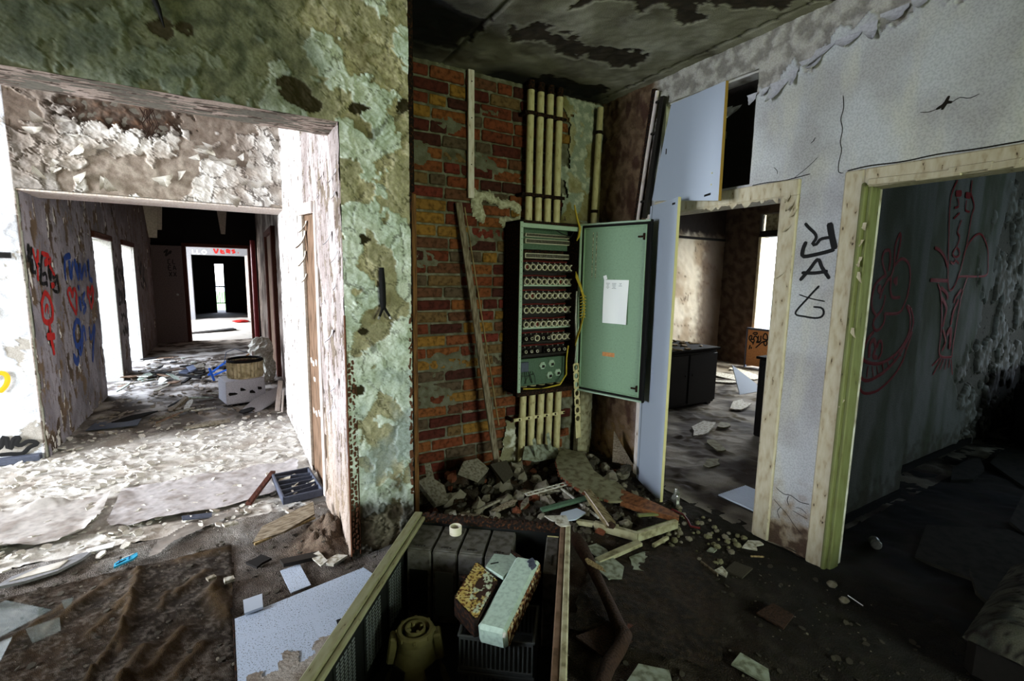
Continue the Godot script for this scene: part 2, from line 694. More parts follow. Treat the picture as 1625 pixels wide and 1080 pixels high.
# a painted line on a wall: points [a, height], laid on the plane through origin o with directions u, v, n
func stroke_mesh(pts: Array, width: float, o: Vector3, u: Vector3, n: Vector3, lift: Callable) -> ArrayMesh:
	var st := begin()
	var curve := Curve2D.new()
	for i in pts.size():
		var p := Vector2(pts[i][0], pts[i][1])
		var a := Vector2(pts[maxi(i - 1, 0)][0], pts[maxi(i - 1, 0)][1])
		var b := Vector2(pts[mini(i + 1, pts.size() - 1)][0], pts[mini(i + 1, pts.size() - 1)][1])
		var tg := (b - a) / 6.0
		curve.add_point(p, -tg, tg)
	var l := curve.get_baked_length()
	var steps := maxi(2, int(l / maxf(width * 0.4, 0.012)))
	var rows := []
	for i in steps + 1:
		var s := l * i / steps
		var p := curve.sample_baked(s, true)
		var q := curve.sample_baked(minf(s + 0.004, l), true) - curve.sample_baked(maxf(s - 0.004, 0.0), true)
		var side := Vector2(-q.y, q.x).normalized()
		var w := width * 0.5 * (0.62 if i == 0 or i == steps else 1.0)
		var row := []
		for k in [-1.0, 0.0, 1.0]:
			var c: Vector2 = p + side * w * k
			row.append(o + u * c.x + Vector3.UP * c.y + n * (lift.call(c.x, c.y) + 0.0025 + (0.0006 if k == 0.0 else 0.0)))
		rows.append(row)
	for i in steps:
		for k in 2:
			quad(st, rows[i][k], rows[i + 1][k], rows[i + 1][k + 1], rows[i][k + 1])
	# short round ends
	return done(st)


# ------------------------------------------------------------------ the shell: floors, walls, ceilings
func build_shell():
	build_floor()
	build_ceiling()
	build_front_wall()
	build_cross_hall()
	build_right_wall()
	build_outer_walls()


func mound(x: float, z: float, cx: float, cz: float, rx: float, rz: float) -> float:
	var d := pow((x - cx) / rx, 2.0) + pow((z - cz) / rz, 2.0)
	return exp(-d * 1.6)


func floor_height(x: float, z: float) -> float:
	var h := 0.012 * soft(x * 1.3, z * 1.3) + 0.006 * soft(x * 6.0, z * 6.0) + 0.003 * soft(x * 19.0, z * 19.0)
	h += 0.11 * mound(x, z, 0.42, -2.70, 0.13, 0.22) * (1.0 + 0.7 * soft(x * 9.0, z * 9.0))
	h += 0.12 * mound(x, z, 1.45, -2.98, 0.75, 0.30) * (0.8 + 0.6 * soft(x * 4.0, z * 4.0))
	h += 0.09 * mound(x, z, 2.30, -2.75, 0.40, 0.45)
	h += 0.05 * mound(x, z, 1.95, -2.20, 0.50, 0.35)
	h += 0.05 * mound(x, z, 0.70, -2.36, 0.18, 0.14)
	return h


func build_floor():
	var dirt := lin("3c3025")
	var dirt_red := lin("46301f")
	var sand := lin("6c6054")
	var dust := lin("b9b0a6")
	var white := lin("d6d2cc")
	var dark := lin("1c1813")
	var main := func(u: float, v: float) -> Color:
		var x := -2.2 + u
		var z := 0.4 - v
		var h := floor_height(x, z)
		var n := soft(x * 2.1 + 9.0, z * 2.1)
		var c := dirt.lerp(dirt_red, clampf(0.5 + n * 1.4, 0, 1))
		c = c.lerp(sand, clampf(soft(x * 7.0, z * 7.0 + 4.0) * 1.6, 0, 1) * 0.7)
		# dust blown in from the bright hall, through the portal
		var hall := smoothstep(-2.75, -3.8, z + 0.25 * n) * smoothstep(0.75, 0.45, x)
		if z < -2.05 and x < 0.9:
			var p := peel(x, z, 9.0, 0.05, 0.010)
			var d := dust.lerp(white, clampf(0.5 + 1.5 * soft(x * 3.0, z * 3.0 + 20.0), 0, 1))
			c = c.lerp(d, clampf(hall * 0.9 + 0.25 * smoothstep(-2.0, -2.5, z), 0, 1))
			if p.x > 0.0 and hall > 0.2:
				c = c.lerp(white, 0.55 * hall)
				h += p.y * hall
		c = c.lerp(lin("5c4735").lerp(lin("7c6a58"), clampf(soft(x * 14.0, z * 14.0) + 0.4, 0, 1)), 0.9 * clampf(1.6 * mound(x, z, 0.36, -2.68, 0.22, 0.28), 0, 1))
		# gloom towards the right-hand doorway, painted in as darker floor
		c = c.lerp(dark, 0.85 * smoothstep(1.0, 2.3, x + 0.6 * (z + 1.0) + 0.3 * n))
		c.a = h
		return c
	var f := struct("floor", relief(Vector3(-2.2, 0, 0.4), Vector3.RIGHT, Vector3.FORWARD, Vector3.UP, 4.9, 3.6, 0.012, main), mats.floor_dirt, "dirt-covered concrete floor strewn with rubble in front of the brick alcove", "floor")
	obj("slab", span_mesh(Vector3(-3.4, -0.25, 3.4), Vector3(9.5, -0.045, -6.2)), mats.masonry, f)
	var back := func(u: float, v: float) -> Color:
		var c := dirt.lerp(dark, 0.5 + soft(u * 2.0, v * 2.0))
		c.a = 0.01 * soft(u * 2.0, v * 2.0)
		return c
	obj("floor_behind", relief(Vector3(-3.3, 0, 3.3), Vector3.RIGHT, Vector3.FORWARD, Vector3.UP, 6.0, 2.9, 0.1, back), mats.relief_dull, f)
	obj("floor_behind", relief(Vector3(-3.3, 0, 0.4), Vector3.RIGHT, Vector3.FORWARD, Vector3.UP, 1.1, 3.0, 0.1, back), mats.relief_dull, f)
	# cross hall and corridor
	var hall := func(u: float, v: float) -> Color:
		var x := -1.75 + u
		var z := -3.2 - v
		var n := soft(x * 2.0, z * 2.0 + 3.0)
		var c := dust.lerp(white, clampf(0.6 + n * 1.5, 0, 1))
		var p := peel(x, z, 8.0, 0.10, 0.014)
		var h := 0.008 * soft(x * 5.0, z * 5.0) - 0.004
		if p.x > 0.0:
			h += p.y
			c = c.lerp(white, 0.7)
		c = c.lerp(lin("4c3f35"), clampf(smoothstep(-5.0, -5.8, z) * (0.75 + n), 0, 0.85))  # shadow band at the corridor's entrance painted into the floor
		c.a = h
		return c
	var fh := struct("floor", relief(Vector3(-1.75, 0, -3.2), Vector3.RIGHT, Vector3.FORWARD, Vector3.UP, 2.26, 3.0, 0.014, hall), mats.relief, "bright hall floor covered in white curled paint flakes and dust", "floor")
	var dim := func(u: float, v: float) -> Color:
		var x := -1.75 + u
		var z := -6.2 - v
		var n := soft(x * 2.0, z * 2.0 + 3.0)
		var c := lin("4a3e34").lerp(dust, clampf(0.2 + n * 1.6 + 0.4 * smoothstep(-7.0, -7.8, z), 0, 1))  # corridor shade and the brighter stretch by the openings put into the colour
		c.a = 0.012 * soft(x * 3.0, z * 3.0) + 0.006 * soft(x * 11.0, z * 11.0)
		return c
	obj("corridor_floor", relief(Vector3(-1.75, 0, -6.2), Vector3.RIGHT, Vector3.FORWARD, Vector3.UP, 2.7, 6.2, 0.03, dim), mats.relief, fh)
	obj("hall_floor", relief(Vector3(-6.9, 0, -2.4), Vector3.RIGHT, Vector3.FORWARD, Vector3.UP, 5.16, 2.7, 0.06, func(u, v): return Color(dust.r, dust.g, dust.b, 0.008 * soft(u * 4.0, v * 4.0))), mats.relief, fh)
	obj("far_floor", relief(Vector3(-3.6, 0, -12.4), Vector3.RIGHT, Vector3.FORWARD, Vector3.UP, 6.2, 6.0, 0.06, func(u, v): return Color(white.r, white.g, white.b, 0.008 * soft(u * 3.0, v * 3.0))), mats.relief, fh)
	obj("last_floor", relief(Vector3(-2.5, 0, -18.4), Vector3.RIGHT, Vector3.FORWARD, Vector3.UP, 5.0, 4.0, 0.1, func(u, v): return Color(dirt.r, dirt.g, dirt.b, 0.01 * soft(u * 3.0, v * 3.0))), mats.relief, fh)
	obj("slab", span_mesh(Vector3(-7.1, -0.25, -2.4), Vector3(-3.4, -0.03, -6.2)), mats.masonry, fh)
	obj("slab", span_mesh(Vector3(-4.8, -0.25, -6.2), Vector3(2.6, -0.03, -22.5)), mats.masonry, fh)
	# side room and dark room floors
	var side := func(u: float, v: float) -> Color:
		var x := 2.62 + u
		var z := -1.3 - v
		var n := soft(x * 1.5, z * 1.5 + 7.0)
		var c := lin("3c342c").lerp(lin("8a8276"), clampf(0.35 + n * 1.5 + smoothstep(4.0, 6.0, x) * 0.4, 0, 1))
		var p := peel(x, z, 4.0, -0.12, 0.02)
		c.a = 0.01 * soft(x * 2.0, z * 2.0) + 0.004 * soft(x * 9.0, z * 9.0) + (p.y if p.x > 0.0 else 0.0)
		return c
	struct("floor", relief(Vector3(2.62, 0, -1.3), Vector3.RIGHT, Vector3.FORWARD, Vector3.UP, 5.5, 4.6, 0.03, side), mats.relief, "littered dark floor of the side room behind the near doorway", "floor")
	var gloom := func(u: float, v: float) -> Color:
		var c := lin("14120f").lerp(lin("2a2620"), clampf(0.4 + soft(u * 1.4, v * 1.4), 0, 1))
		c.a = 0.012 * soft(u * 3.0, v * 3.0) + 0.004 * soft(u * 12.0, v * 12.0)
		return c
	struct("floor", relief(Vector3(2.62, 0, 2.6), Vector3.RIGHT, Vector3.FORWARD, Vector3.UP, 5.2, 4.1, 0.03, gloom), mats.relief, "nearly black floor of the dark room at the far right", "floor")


func capsule(p: Vector2, a: Vector2, b: Vector2) -> float:
	var ab := b - a
	return p.distance_to(a + ab * clampf((p - a).dot(ab) / ab.length_squared(), 0, 1))


func build_ceiling():
	var grey := lin("86826f")
	var pale := lin("a8a494")
	var brown := lin("3a3024")
	var black := lin("12100d")
	var bare := lin("2c251c")
	var main := func(u: float, v: float) -> Color:
		var x := 0.7 + u
		var z := 0.3 - v
		var p := Vector2(x, z)
		var n := soft(x * 3.0, z * 3.0)
		var n2 := soft(x * 9.0, z * 9.0)
		var c := grey.lerp(pale, clampf(0.4 + n * 1.3, 0, 1))
		var h := 0.003 * n2 + 0.004 * n
		c = c.lerp(brown, clampf(soft(x * 1.6 + 5.0, z * 1.6) * 1.8 + 0.12, 0, 1) * 0.6)
		# places where the plaster has come down
		var d := capsule(p, Vector2(1.55, -2.45), Vector2(2.30, -2.41)) - 0.085 - 0.10 * n - 0.035 * n2
		d = minf(d, capsule(p, Vector2(0.80, -2.70), Vector2(1.12, -2.62)) - 0.22 - 0.10 * n)
		d = minf(d, capsule(p, Vector2(1.95, -2.98), Vector2(2.40, -2.90)) - 0.10 - 0.08 * n)
		d = minf(d, capsule(p, Vector2(2.05, -1.72), Vector2(2.6, -1.2)) - 0.16 - 0.22 * n - 0.05 * n2)
		d = minf(d, capsule(p, Vector2(1.45, -1.95), Vector2(1.9, -1.80)) - 0.12 - 0.15 * n)
		if d < 0.0:
			c = bare.lerp(brown, clampf(0.5 + n2 * 1.6, 0, 1))
			h = -0.007 + 0.005 * n2
		elif d < 0.04:
			c = c.lerp(pale, 0.4)
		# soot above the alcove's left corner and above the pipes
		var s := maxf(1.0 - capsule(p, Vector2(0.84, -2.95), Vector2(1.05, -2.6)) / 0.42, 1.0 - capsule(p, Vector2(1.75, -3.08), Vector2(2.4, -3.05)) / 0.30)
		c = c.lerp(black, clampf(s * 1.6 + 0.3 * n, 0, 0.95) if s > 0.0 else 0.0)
		# the edge of the beam and the seam beside the right wall
		if absf(x - 1.28 - 0.006 * n2) < 0.012 or absf(x - 2.555 - 0.01 * n2) < 0.010:
			h -= 0.012
			c = c.lerp(black, 0.6)
		c.a = h
		return c
	var o := struct("ceiling", relief(Vector3(0.7, 2.86, 0.3), Vector3.RIGHT, Vector3.FORWARD, Vector3.DOWN, 2.0, 3.42, 0.012, main), mats.relief_dull, "stained grey ceiling with fallen plaster patches above the alcove", "ceiling")
	obj("slab", span_mesh(Vector3(-3.4, 2.885, 3.4), Vector3(9.5, 3.1, -6.2)), mats.masonry, o)
	obj("plaster", span_mesh(Vector3(-3.3, 2.86, 3.3), Vector3(0.72, 2.886, -2.5)), mats.casing_brown, o)
	var hall := func(u: float, v: float) -> Color:
		var n := soft(u * 2.0, v * 2.0)
		var c := lin("cfc9c4").lerp(lin("6a5446"), clampf(n * 2.0 - 0.1, 0, 1))
		c.a = 0.006 * soft(u * 8.0, v * 8.0)
		return c
	var h := struct("ceiling", relief(Vector3(-6.9, 2.86, -2.5), Vector3.RIGHT, Vector3.FORWARD, Vector3.DOWN, 7.5, 2.7, 0.03, hall), mats.relief, "peeling white ceiling of the bright cross hall", "ceiling")
	obj("slab", span_mesh(Vector3(-7.1, 2.885, -2.4), Vector3(0.82, 3.1, -5.6)), mats.masonry, h)
	struct("ceiling", span_mesh(Vector3(-1.6, 2.86, -5.5), Vector3(1.0, 3.1, -12.5)), mats.dark_masonry, "sooty dark ceiling of the long corridor", "ceiling")
	struct("ceiling", span_mesh(Vector3(-3.7, 2.86, -12.3), Vector3(2.6, 3.1, -22.4)), mats.masonry, "ceiling of the hall beyond the corridor", "ceiling")


func wall_paint(x: float, y: float) -> Color:
	var n := soft(x * 2.4, y * 2.4)
	var n2 := soft(x * 9.0, y * 9.0)
	var n3 := soft(x * 28.0, y * 28.0)
	var n4 := soft(x * 70.0, y * 70.0)
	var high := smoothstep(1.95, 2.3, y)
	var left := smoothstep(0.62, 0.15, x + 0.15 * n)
	var under := lin("aea484").lerp(lin("c8be9c"), clampf(0.5 + n2 * 1.5, 0, 1))
	under = under.lerp(lin("6c6440"), clampf(soft(x * 3.5 + 40.0, y * 3.5) * 2.2, 0, 1) * 0.75)
	under = under.lerp(lin("6a6044"), clampf(n3 * 1.6, 0, 1) * 0.6)
	var h := 0.0035 * n2 + 0.0022 * n3 + 0.0010 * n4 - 0.003
	var c := under
	# two coats: a thick old one in large scales, a thin mint one in small scales
	var e := noise_edge.get_noise_2d(x * 7.0, y * 6.0) + 1.0
	var old := peel(x, y, 6.5, 0.22, 0.006)
	if old.x > 0.0:
		c = under.lerp(lin("9a9678"), 0.5)
		h += 0.002 + old.y * 0.6
	var keep := -0.04 - 0.22 * high + 0.20 * smoothstep(1.5, 0.9, y)
	var p := peel(x * 1.2 + 0.35, y, 10.5, keep + 0.12 * left, 0.0045)
	if p.x > 0.0:
		c = lin("c4cfc0").lerp(lin("dce2d6"), clampf(0.5 + n * 1.4, 0, 1))
		c = c.lerp(lin("98a284"), clampf(n2 * 1.8, 0, 1) * 0.6)
		h += 0.003 + p.y
	if e < 0.035:
		c = c.lerp(lin("2e2a1c"), 0.55)
		h -= 0.003
	# old dark olive distemper high up; darkening to the left paints in lens vignette
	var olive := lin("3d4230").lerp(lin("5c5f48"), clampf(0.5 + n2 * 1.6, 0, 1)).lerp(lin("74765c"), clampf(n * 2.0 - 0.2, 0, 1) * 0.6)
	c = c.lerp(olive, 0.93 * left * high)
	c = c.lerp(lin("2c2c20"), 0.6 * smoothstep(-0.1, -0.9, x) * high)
	# worn grey concrete and brown dirt at the foot of the pier
	c = c.lerp(lin("949e9c"), smoothstep(0.85, 0.6, y + 0.4 * n) * smoothstep(0.3, 0.5, y + 0.2 * n) * smoothstep(0.5, 0.62, x) * 0.8)
	c = c.lerp(lin("3c2e1e"), 0.9 * smoothstep(0.40, 0.15, y + 0.25 * n))
	# bare brown spots
	for s in [[-0.17, 2.44, 0.05], [-0.10, 2.45, 0.035], [0.30, 2.30, 0.07], [0.36, 2.26, 0.05], [0.57, 2.28, 0.045], [0.60, 1.66, 0.03], [0.80, 2.33, 0.04], [0.57, 1.22, 0.02], [0.55, 0.92, 0.03]]:
		var d: float = Vector2(x - s[0], (y - s[1]) * 1.3).length() + 0.03 * n2
		if d < s[2]:
			c = lin("332b1c")
			h -= 0.005
	c.a = h * (1.0 - 0.5 * high * left)
	return c


func build_front_wall():
	# the wall over the portal and its pier on the right: green paint scaling off ochre plaster
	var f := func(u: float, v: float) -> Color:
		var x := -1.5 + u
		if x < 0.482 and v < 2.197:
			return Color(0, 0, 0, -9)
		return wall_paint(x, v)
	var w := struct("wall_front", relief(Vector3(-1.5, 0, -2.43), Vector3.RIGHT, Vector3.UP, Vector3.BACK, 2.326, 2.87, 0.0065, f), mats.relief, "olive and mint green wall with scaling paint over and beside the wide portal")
	var st := begin()
	span(st, Vector3(-1.5, 2.2, -2.442), Vector3(0.485, 2.9, -2.68))
	span(st, Vector3(-6.9, 0, -2.44), Vector3(-1.5, 2.9, -2.68))
	span(st, Vector3(0.497, 0, -2.442), Vector3(0.818, 2.9, -3.12))
	span(st, Vector3(0.497, 1.95, -3.12), Vector3(0.818, 2.9, -3.78))
	span(st, Vector3(0.497, 0, -3.78), Vector3(0.818, 2.9, -5.55))
	obj("masonry", done(st), mats.masonry, w)
	# left face of the pier and of the hall's end wall: whitish paint in vertical chips
	var side := func(u: float, v: float) -> Color:
		var z := -2.43 - u
		if z < -3.20 and z > -3.75 and v < 1.94:
			return Color(0, 0, 0, -9)
		var n := soft(u * 3.0 + 3.0, v * 1.2)
		var g := soft(u * 34.0, v * 5.0)
		var c := lin("aca2a0").lerp(lin("8e837f"), clampf(0.4 + n * 1.4, 0, 1))
		var h := 0.004 * g + 0.003 * n
		if z < -3.7:
			c = lin("e4e0de").lerp(lin("cfc4c0"), clampf(0.2 + n, 0, 1))  # far strip whitened: blown-out hall light put into the colour
		var chip := noise_cell.get_noise_2d(u * 26.0, v * 7.0) * 0.5 + 1.3 * soft(u * 5.0 + 70.0, v * 2.2)
		if chip > (0.34 if z > -3.7 else 0.55):
			c = lin("4e4238").lerp(lin("7e7264"), clampf(0.5 + g * 1.5, 0, 1))
			h -= 0.006
		if g > 0.42:
			c = c.lerp(lin("4a382c"), 0.8)
			h -= 0.004
		if z > -3.18:
			c = c.lerp(lin("9a8670"), 0.5 * smoothstep(0.75, 0.2, v + 0.35 * n))
		c.a = h
		return c
	obj("plaster", relief(Vector3(0.485, 0, -2.43), Vector3.FORWARD, Vector3.UP, Vector3.LEFT, 3.12, 2.87, 0.0075, side), mats.relief, w)
	# soffit under the lintel
	var soffit := func(u: float, v: float) -> Color:
		var g := soft(u * 4.0, v * 34.0)
		var n := soft(u * 2.0, v * 5.0)
		var c := lin("8f7d72").lerp(lin("b3a197"), clampf(0.5 + n * 1.6, 0, 1))
		if g > 0.33:
			c = lin("4a3c34")
		c.a = 0.004 * g + 0.003 * n
		return c
	obj("soffit", relief(Vector3(-1.5, 2.2, -2.425), Vector3.RIGHT, Vector3.FORWARD, Vector3.DOWN, 1.985, 0.26, 0.008, soffit), mats.relief, w)


func build_cross_hall():
	# wall with the corridor's opening: a lintel of large white flakes, and a bright strip of wall on the left
	var f := func(u: float, v: float) -> Color:
		var x := -2.1 + u
		if x > -1.315 and v < 2.095:
			return Color(0, 0, 0, -9)
		var n := soft(x * 2.2, v * 2.2)
		var n2 := soft(x * 8.0, v * 8.0)
		var c := lin("a69c92")
		var h := 0.004 * n2
		if x > -1.33:
			c = lin("8a7c70").lerp(lin("a4988c"), clampf(0.5 + n2 * 1.5, 0, 1))
			var p := peel(x, v, 5.6, 0.30, 0.016)
			var e := noise_edge.get_noise_2d(x * 5.6, v * 5.6) + 1.0
			if p.x > 0.0:
				c = lin("e6e2dc").lerp(lin("bcb2a8"), clampf(0.4 + n * 1.8, 0, 1))
				h += 0.004 + p.y + 0.004 * n2 + 0.002 * soft(x * 30.0, v * 30.0)
				if e < 0.05:
					c = c.lerp(lin("4e443c"), 0.7)
					h -= 0.012
			var d := Vector2((x + 0.62) / 0.40, (v - 2.76) / 0.15).length() + 0.5 * n2
			if d < 1.0:
				c = lin("3e2f26").lerp(lin("6a4a34"), clampf(n2 * 2.0, 0, 1))
				h = -0.008 + 0.01 * n2
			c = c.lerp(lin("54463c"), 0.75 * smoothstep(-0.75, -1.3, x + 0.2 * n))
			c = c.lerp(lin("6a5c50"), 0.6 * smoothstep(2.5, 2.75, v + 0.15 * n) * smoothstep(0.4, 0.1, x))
		else:
			c = lin("dfe2e8").lerp(lin("c8cad2"), clampf(0.3 + n, 0, 1))
			var p2 := peel(x, v, 6.0, 0.9 - 1.3 * smoothstep(0.35, 0.15, v), 0.008)
			if p2.x < 0.5:
				c = lin("b0aaa2")
			h = 0.4 * h + 0.35 * p2.y
		c.a = h
		return c
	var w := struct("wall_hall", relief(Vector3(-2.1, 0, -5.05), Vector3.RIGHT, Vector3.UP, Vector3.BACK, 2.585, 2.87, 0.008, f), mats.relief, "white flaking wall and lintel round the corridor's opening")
	var st := begin()
	span(st, Vector3(-1.315, 2.1, -5.062), Vector3(0.5, 2.9, -5.5))
	span(st, Vector3(-6.9, 0, -5.062), Vector3(-1.50, 2.9, -5.3))
	obj("masonry", done(st), mats.masonry, w)
	var under := span_mesh(Vector3(-1.32, 2.085, -5.05), Vector3(0.49, 2.1, -5.5))
	obj("lintel_soffit", under, mats.casing_white, w)
	# left end of the cross hall with its window, out of the picture
	var e := begin()
	span(e, Vector3(-7.05, 0, -2.4), Vector3(-6.9, 0.25, -5.2))
	span(e, Vector3(-7.05, 2.5, -2.4), Vector3(-6.9, 2.9, -5.2))
	span(e, Vector3(-7.05, 0.25, -2.4), Vector3(-6.9, 2.5, -2.66))
	span(e, Vector3(-7.05, 0.25, -4.35), Vector3(-6.9, 2.5, -5.2))
	struct("wall_left", done(e), mats.plaster_white, "end wall of the cross hall round its large window")


func right_height(z: float, y: float) -> float:
	return 0.0025 * soft(z * 3.0, y * 3.0) + 0.0008 * soft(z * 16.0, y * 16.0)


func build_right_wall():
	var f := func(u: float, v: float) -> Color:
		var z := -3.08 + u
		if v > 2.055 and v < 2.675 and z > -2.44 and z < -1.76:
			return Color(0, 0, 0, -9)
		if v < 1.985 and (z > -2.44 and z < -1.545 or z > -1.14 and z < -0.05):
			return Color(0, 0, 0, -9)
		var n := soft(z * 2.0, v * 2.0 + 60.0)
		var n2 := soft(z * 9.0, v * 9.0)
		var h := right_height(z, v)
		var c := lin("bfc0c2").lerp(lin("adabab"), clampf(0.4 + n * 1.3, 0, 1))
		c = c.lerp(lin("c6c3b4"), clampf(soft(z * 5.0 + 11.0, v * 1.5) * 1.5, 0, 1) * 0.5)
		# bare grey plaster under the ceiling; the paint hangs from its rim
		var rim := 2.50 + 0.20 * smoothstep(-1.95, -1.15, z) + 0.10 * soft(z * 5.0, 3.0) + 0.03 * soft(z * 21.0, 5.0)
		if z < -1.95:
			rim = 2.56 + 0.08 * soft(z * 6.0, 3.0)
		if v > rim and z < -0.75:
			c = lin("8b867e").lerp(lin("b5b0a8"), clampf(0.5 + n2 * 2.0, 0, 1))
			h += -0.008 + 0.005 * n2 + 0.003 * soft(z * 30.0, v * 30.0)
		elif v > rim - 0.03 and z < -0.75:
			h += 0.006 * smoothstep(rim - 0.03, rim, v)
		# brown damp wall beside the alcove's corner
		var b := smoothstep(-2.46, -2.56, z + 0.03 * n2)
		var damp := lin("5a4632").lerp(lin("75604a"), clampf(0.5 + n2 * 1.6, 0, 1)).lerp(lin("3a2018"), clampf(soft(z * 7.0, v * 3.0 + 8.0) * 2.2, 0, 1) * 0.8)
		damp = damp.lerp(lin("a08c84"), 0.6 * smoothstep(-2.62, -2.5, z) * smoothstep(0.9, 0.5, v))
		c = c.lerp(damp, b)
		h += b * 0.004 * n2
		# dirt and cracks at the foot of the pier
		c = c.lerp(lin("84683c"), 0.75 * smoothstep(0.38, 0.08, v + 0.16 * n2 + 0.08 * n))
		c = c.lerp(lin("3a2418"), 0.8 * smoothstep(0.14, 0.02, v + 0.2 * n2))
		c.a = h
		return c
	var w := struct("wall_right", relief(Vector3(2.63, 0, -3.08), Vector3.BACK, Vector3.UP, Vector3.LEFT, 4.2, 2.87, 0.009, f), mats.relief, "white painted wall with two doorways, graffiti and paint peeling below the ceiling")
	var st := begin()
	span(st, Vector3(2.662, 0, -3.3), Vector3(2.76, 2.9, -2.44))
	span(st, Vector3(2.662, 1.985, -2.44), Vector3(2.76, 2.055, -1.545))
	span(st, Vector3(2.662, 2.675, -2.44), Vector3(2.76, 2.9, -1.545))
	span(st, Vector3(2.662, 2.055, -1.76), Vector3(2.76, 2.675, -1.545))
	span(st, Vector3(2.662, 0, -1.545), Vector3(2.76, 2.9, -1.14))
	span(st, Vector3(2.662, 1.985, -1.14), Vector3(2.76, 2.9, -0.05))
	span(st, Vector3(2.662, 0, -0.05), Vector3(2.76, 2.9, 3.3))
	obj("masonry", done(st), mats.plaster_white, w)
	obj("recess", span_mesh(Vector3(2.76, 2.0, -2.5), Vector3(2.78, 2.72, -1.7), 0.002), mats.dark_masonry, w)
	# tongues of paint that hang from the rim
	var at := [[-1.93, 2.50, 0.05, 0.07], [-1.88, 2.49, 0.06, 0.06], [-1.78, 2.53, 0.05, 0.07], [-1.62, 2.55, 0.08, 0.11], [-1.56, 2.58, 0.05, 0.09], [-1.47, 2.61, 0.09, 0.07], [-1.40, 2.64, 0.07, 0.08], [-1.30, 2.65, 0.10, 0.06], [-1.22, 2.67, 0.06, 0.10], [-1.12, 2.69, 0.09, 0.07], [-1.02, 2.70, 0.06, 0.06], [-1.70, 2.54, 0.04, 0.05]]
	for a in at:
		obj("paint_flap", flap_mesh(Vector3(2.626, a[1] + 0.02, a[0]), Vector3.BACK, Vector3.LEFT, a[2] * 1.2, a[3] * 1.25), mats.paint_lavender, w)


# a curled tongue of paint hanging from a wall: at its root, along u, lifted along n
func flap_mesh(root: Vector3, u: Vector3, n: Vector3, wide: float, long: float) -> ArrayMesh:
	var st := begin()
	var rows := []
	var lean := rng.randf_range(-0.5, 0.5)
	var skew := rng.randf_range(-0.35, 0.35)
	for i in 6:
		var t := i / 5.0
		var w := wide * (pow(1.0 - t, 0.75) + 0.04) * rng.randf_range(0.8, 1.15)
		var out := 0.003 + 0.38 * long * t * t
		var c := root + Vector3.DOWN * long * (t - 0.2 * t * t) + n * out + u * (lean * long * t + skew * wide * t)
		var fold := 0.16 * wide * t
		rows.append([c - u * w * 0.5 + n * fold, c + n * rng.randf_range(-0.002, 0.002), c + u * w * 0.5 + n * fold * rng.randf_range(0.3, 1.2)])
	for i in 5:
		for k in 2:
			quad(st, rows[i][k], rows[i + 1][k], rows[i + 1][k + 1], rows[i][k + 1])
			var b := n * -0.0015
			quad(st, rows[i][k] + b, rows[i][k + 1] + b, rows[i + 1][k + 1] + b, rows[i + 1][k] + b)
	return done(st)


func build_outer_walls():
	# the rest of the main room, behind and beside the camera
	var st := begin()
	span(st, Vector3(-3.4, 0, 3.2), Vector3(1.15, 2.9, 3.4))
	span(st, Vector3(2.45, 0, 3.2), Vector3(2.7, 2.9, 3.4))
	span(st, Vector3(1.15, 0, 3.2), Vector3(2.45, 0.8, 3.4))
	span(st, Vector3(1.15, 2.2, 3.2), Vector3(2.45, 2.9, 3.4))
	struct("wall_back", done(st), mats.casing_brown, "dim wall of the main room round its window, behind the viewpoint")
	st = begin()
	span(st, Vector3(-3.4, 0, -2.5), Vector3(-3.2, 0.68, 3.4))
	span(st, Vector3(-3.4, 2.16, -2.5), Vector3(-3.2, 2.9, 3.4))
	span(st, Vector3(-3.4, 0.68, -2.5), Vector3(-3.2, 2.16, -2.05))
	span(st, Vector3(-3.4, 0.68, -1.06), Vector3(-3.2, 2.16, 3.4))
	struct("wall_left", done(st), mats.casing_brown, "dim left wall of the main room round its side window")
	struct("added_screen", span_mesh(Vector3(-3.3, 0, -1.34), Vector3(-1.20, 2.9, -1.20)), mats.casing_brown, "added cross wall out of the picture, cutting the side window light")  # added unseen wall, placed to limit the side window's beam
	# open ground outside
	st = begin()
	span(st, Vector3(-60, -0.5, -90), Vector3(-7.1, -0.26, 30))
	span(st, Vector3(-7.1, -0.5, -90), Vector3(-4.8, -0.27, -6.2))
	span(st, Vector3(-7.1, -0.5, -2.4), Vector3(-3.4, -0.27, 30))
	span(st, Vector3(-4.8, -0.5, -90), Vector3(70, -0.28, -22.5))
	span(st, Vector3(9.6, -0.5, -22.5), Vector3(70, -0.26, 30))
	struct("ground", done(st), mats.ground_pale, "pale open ground outside the building", "ground")


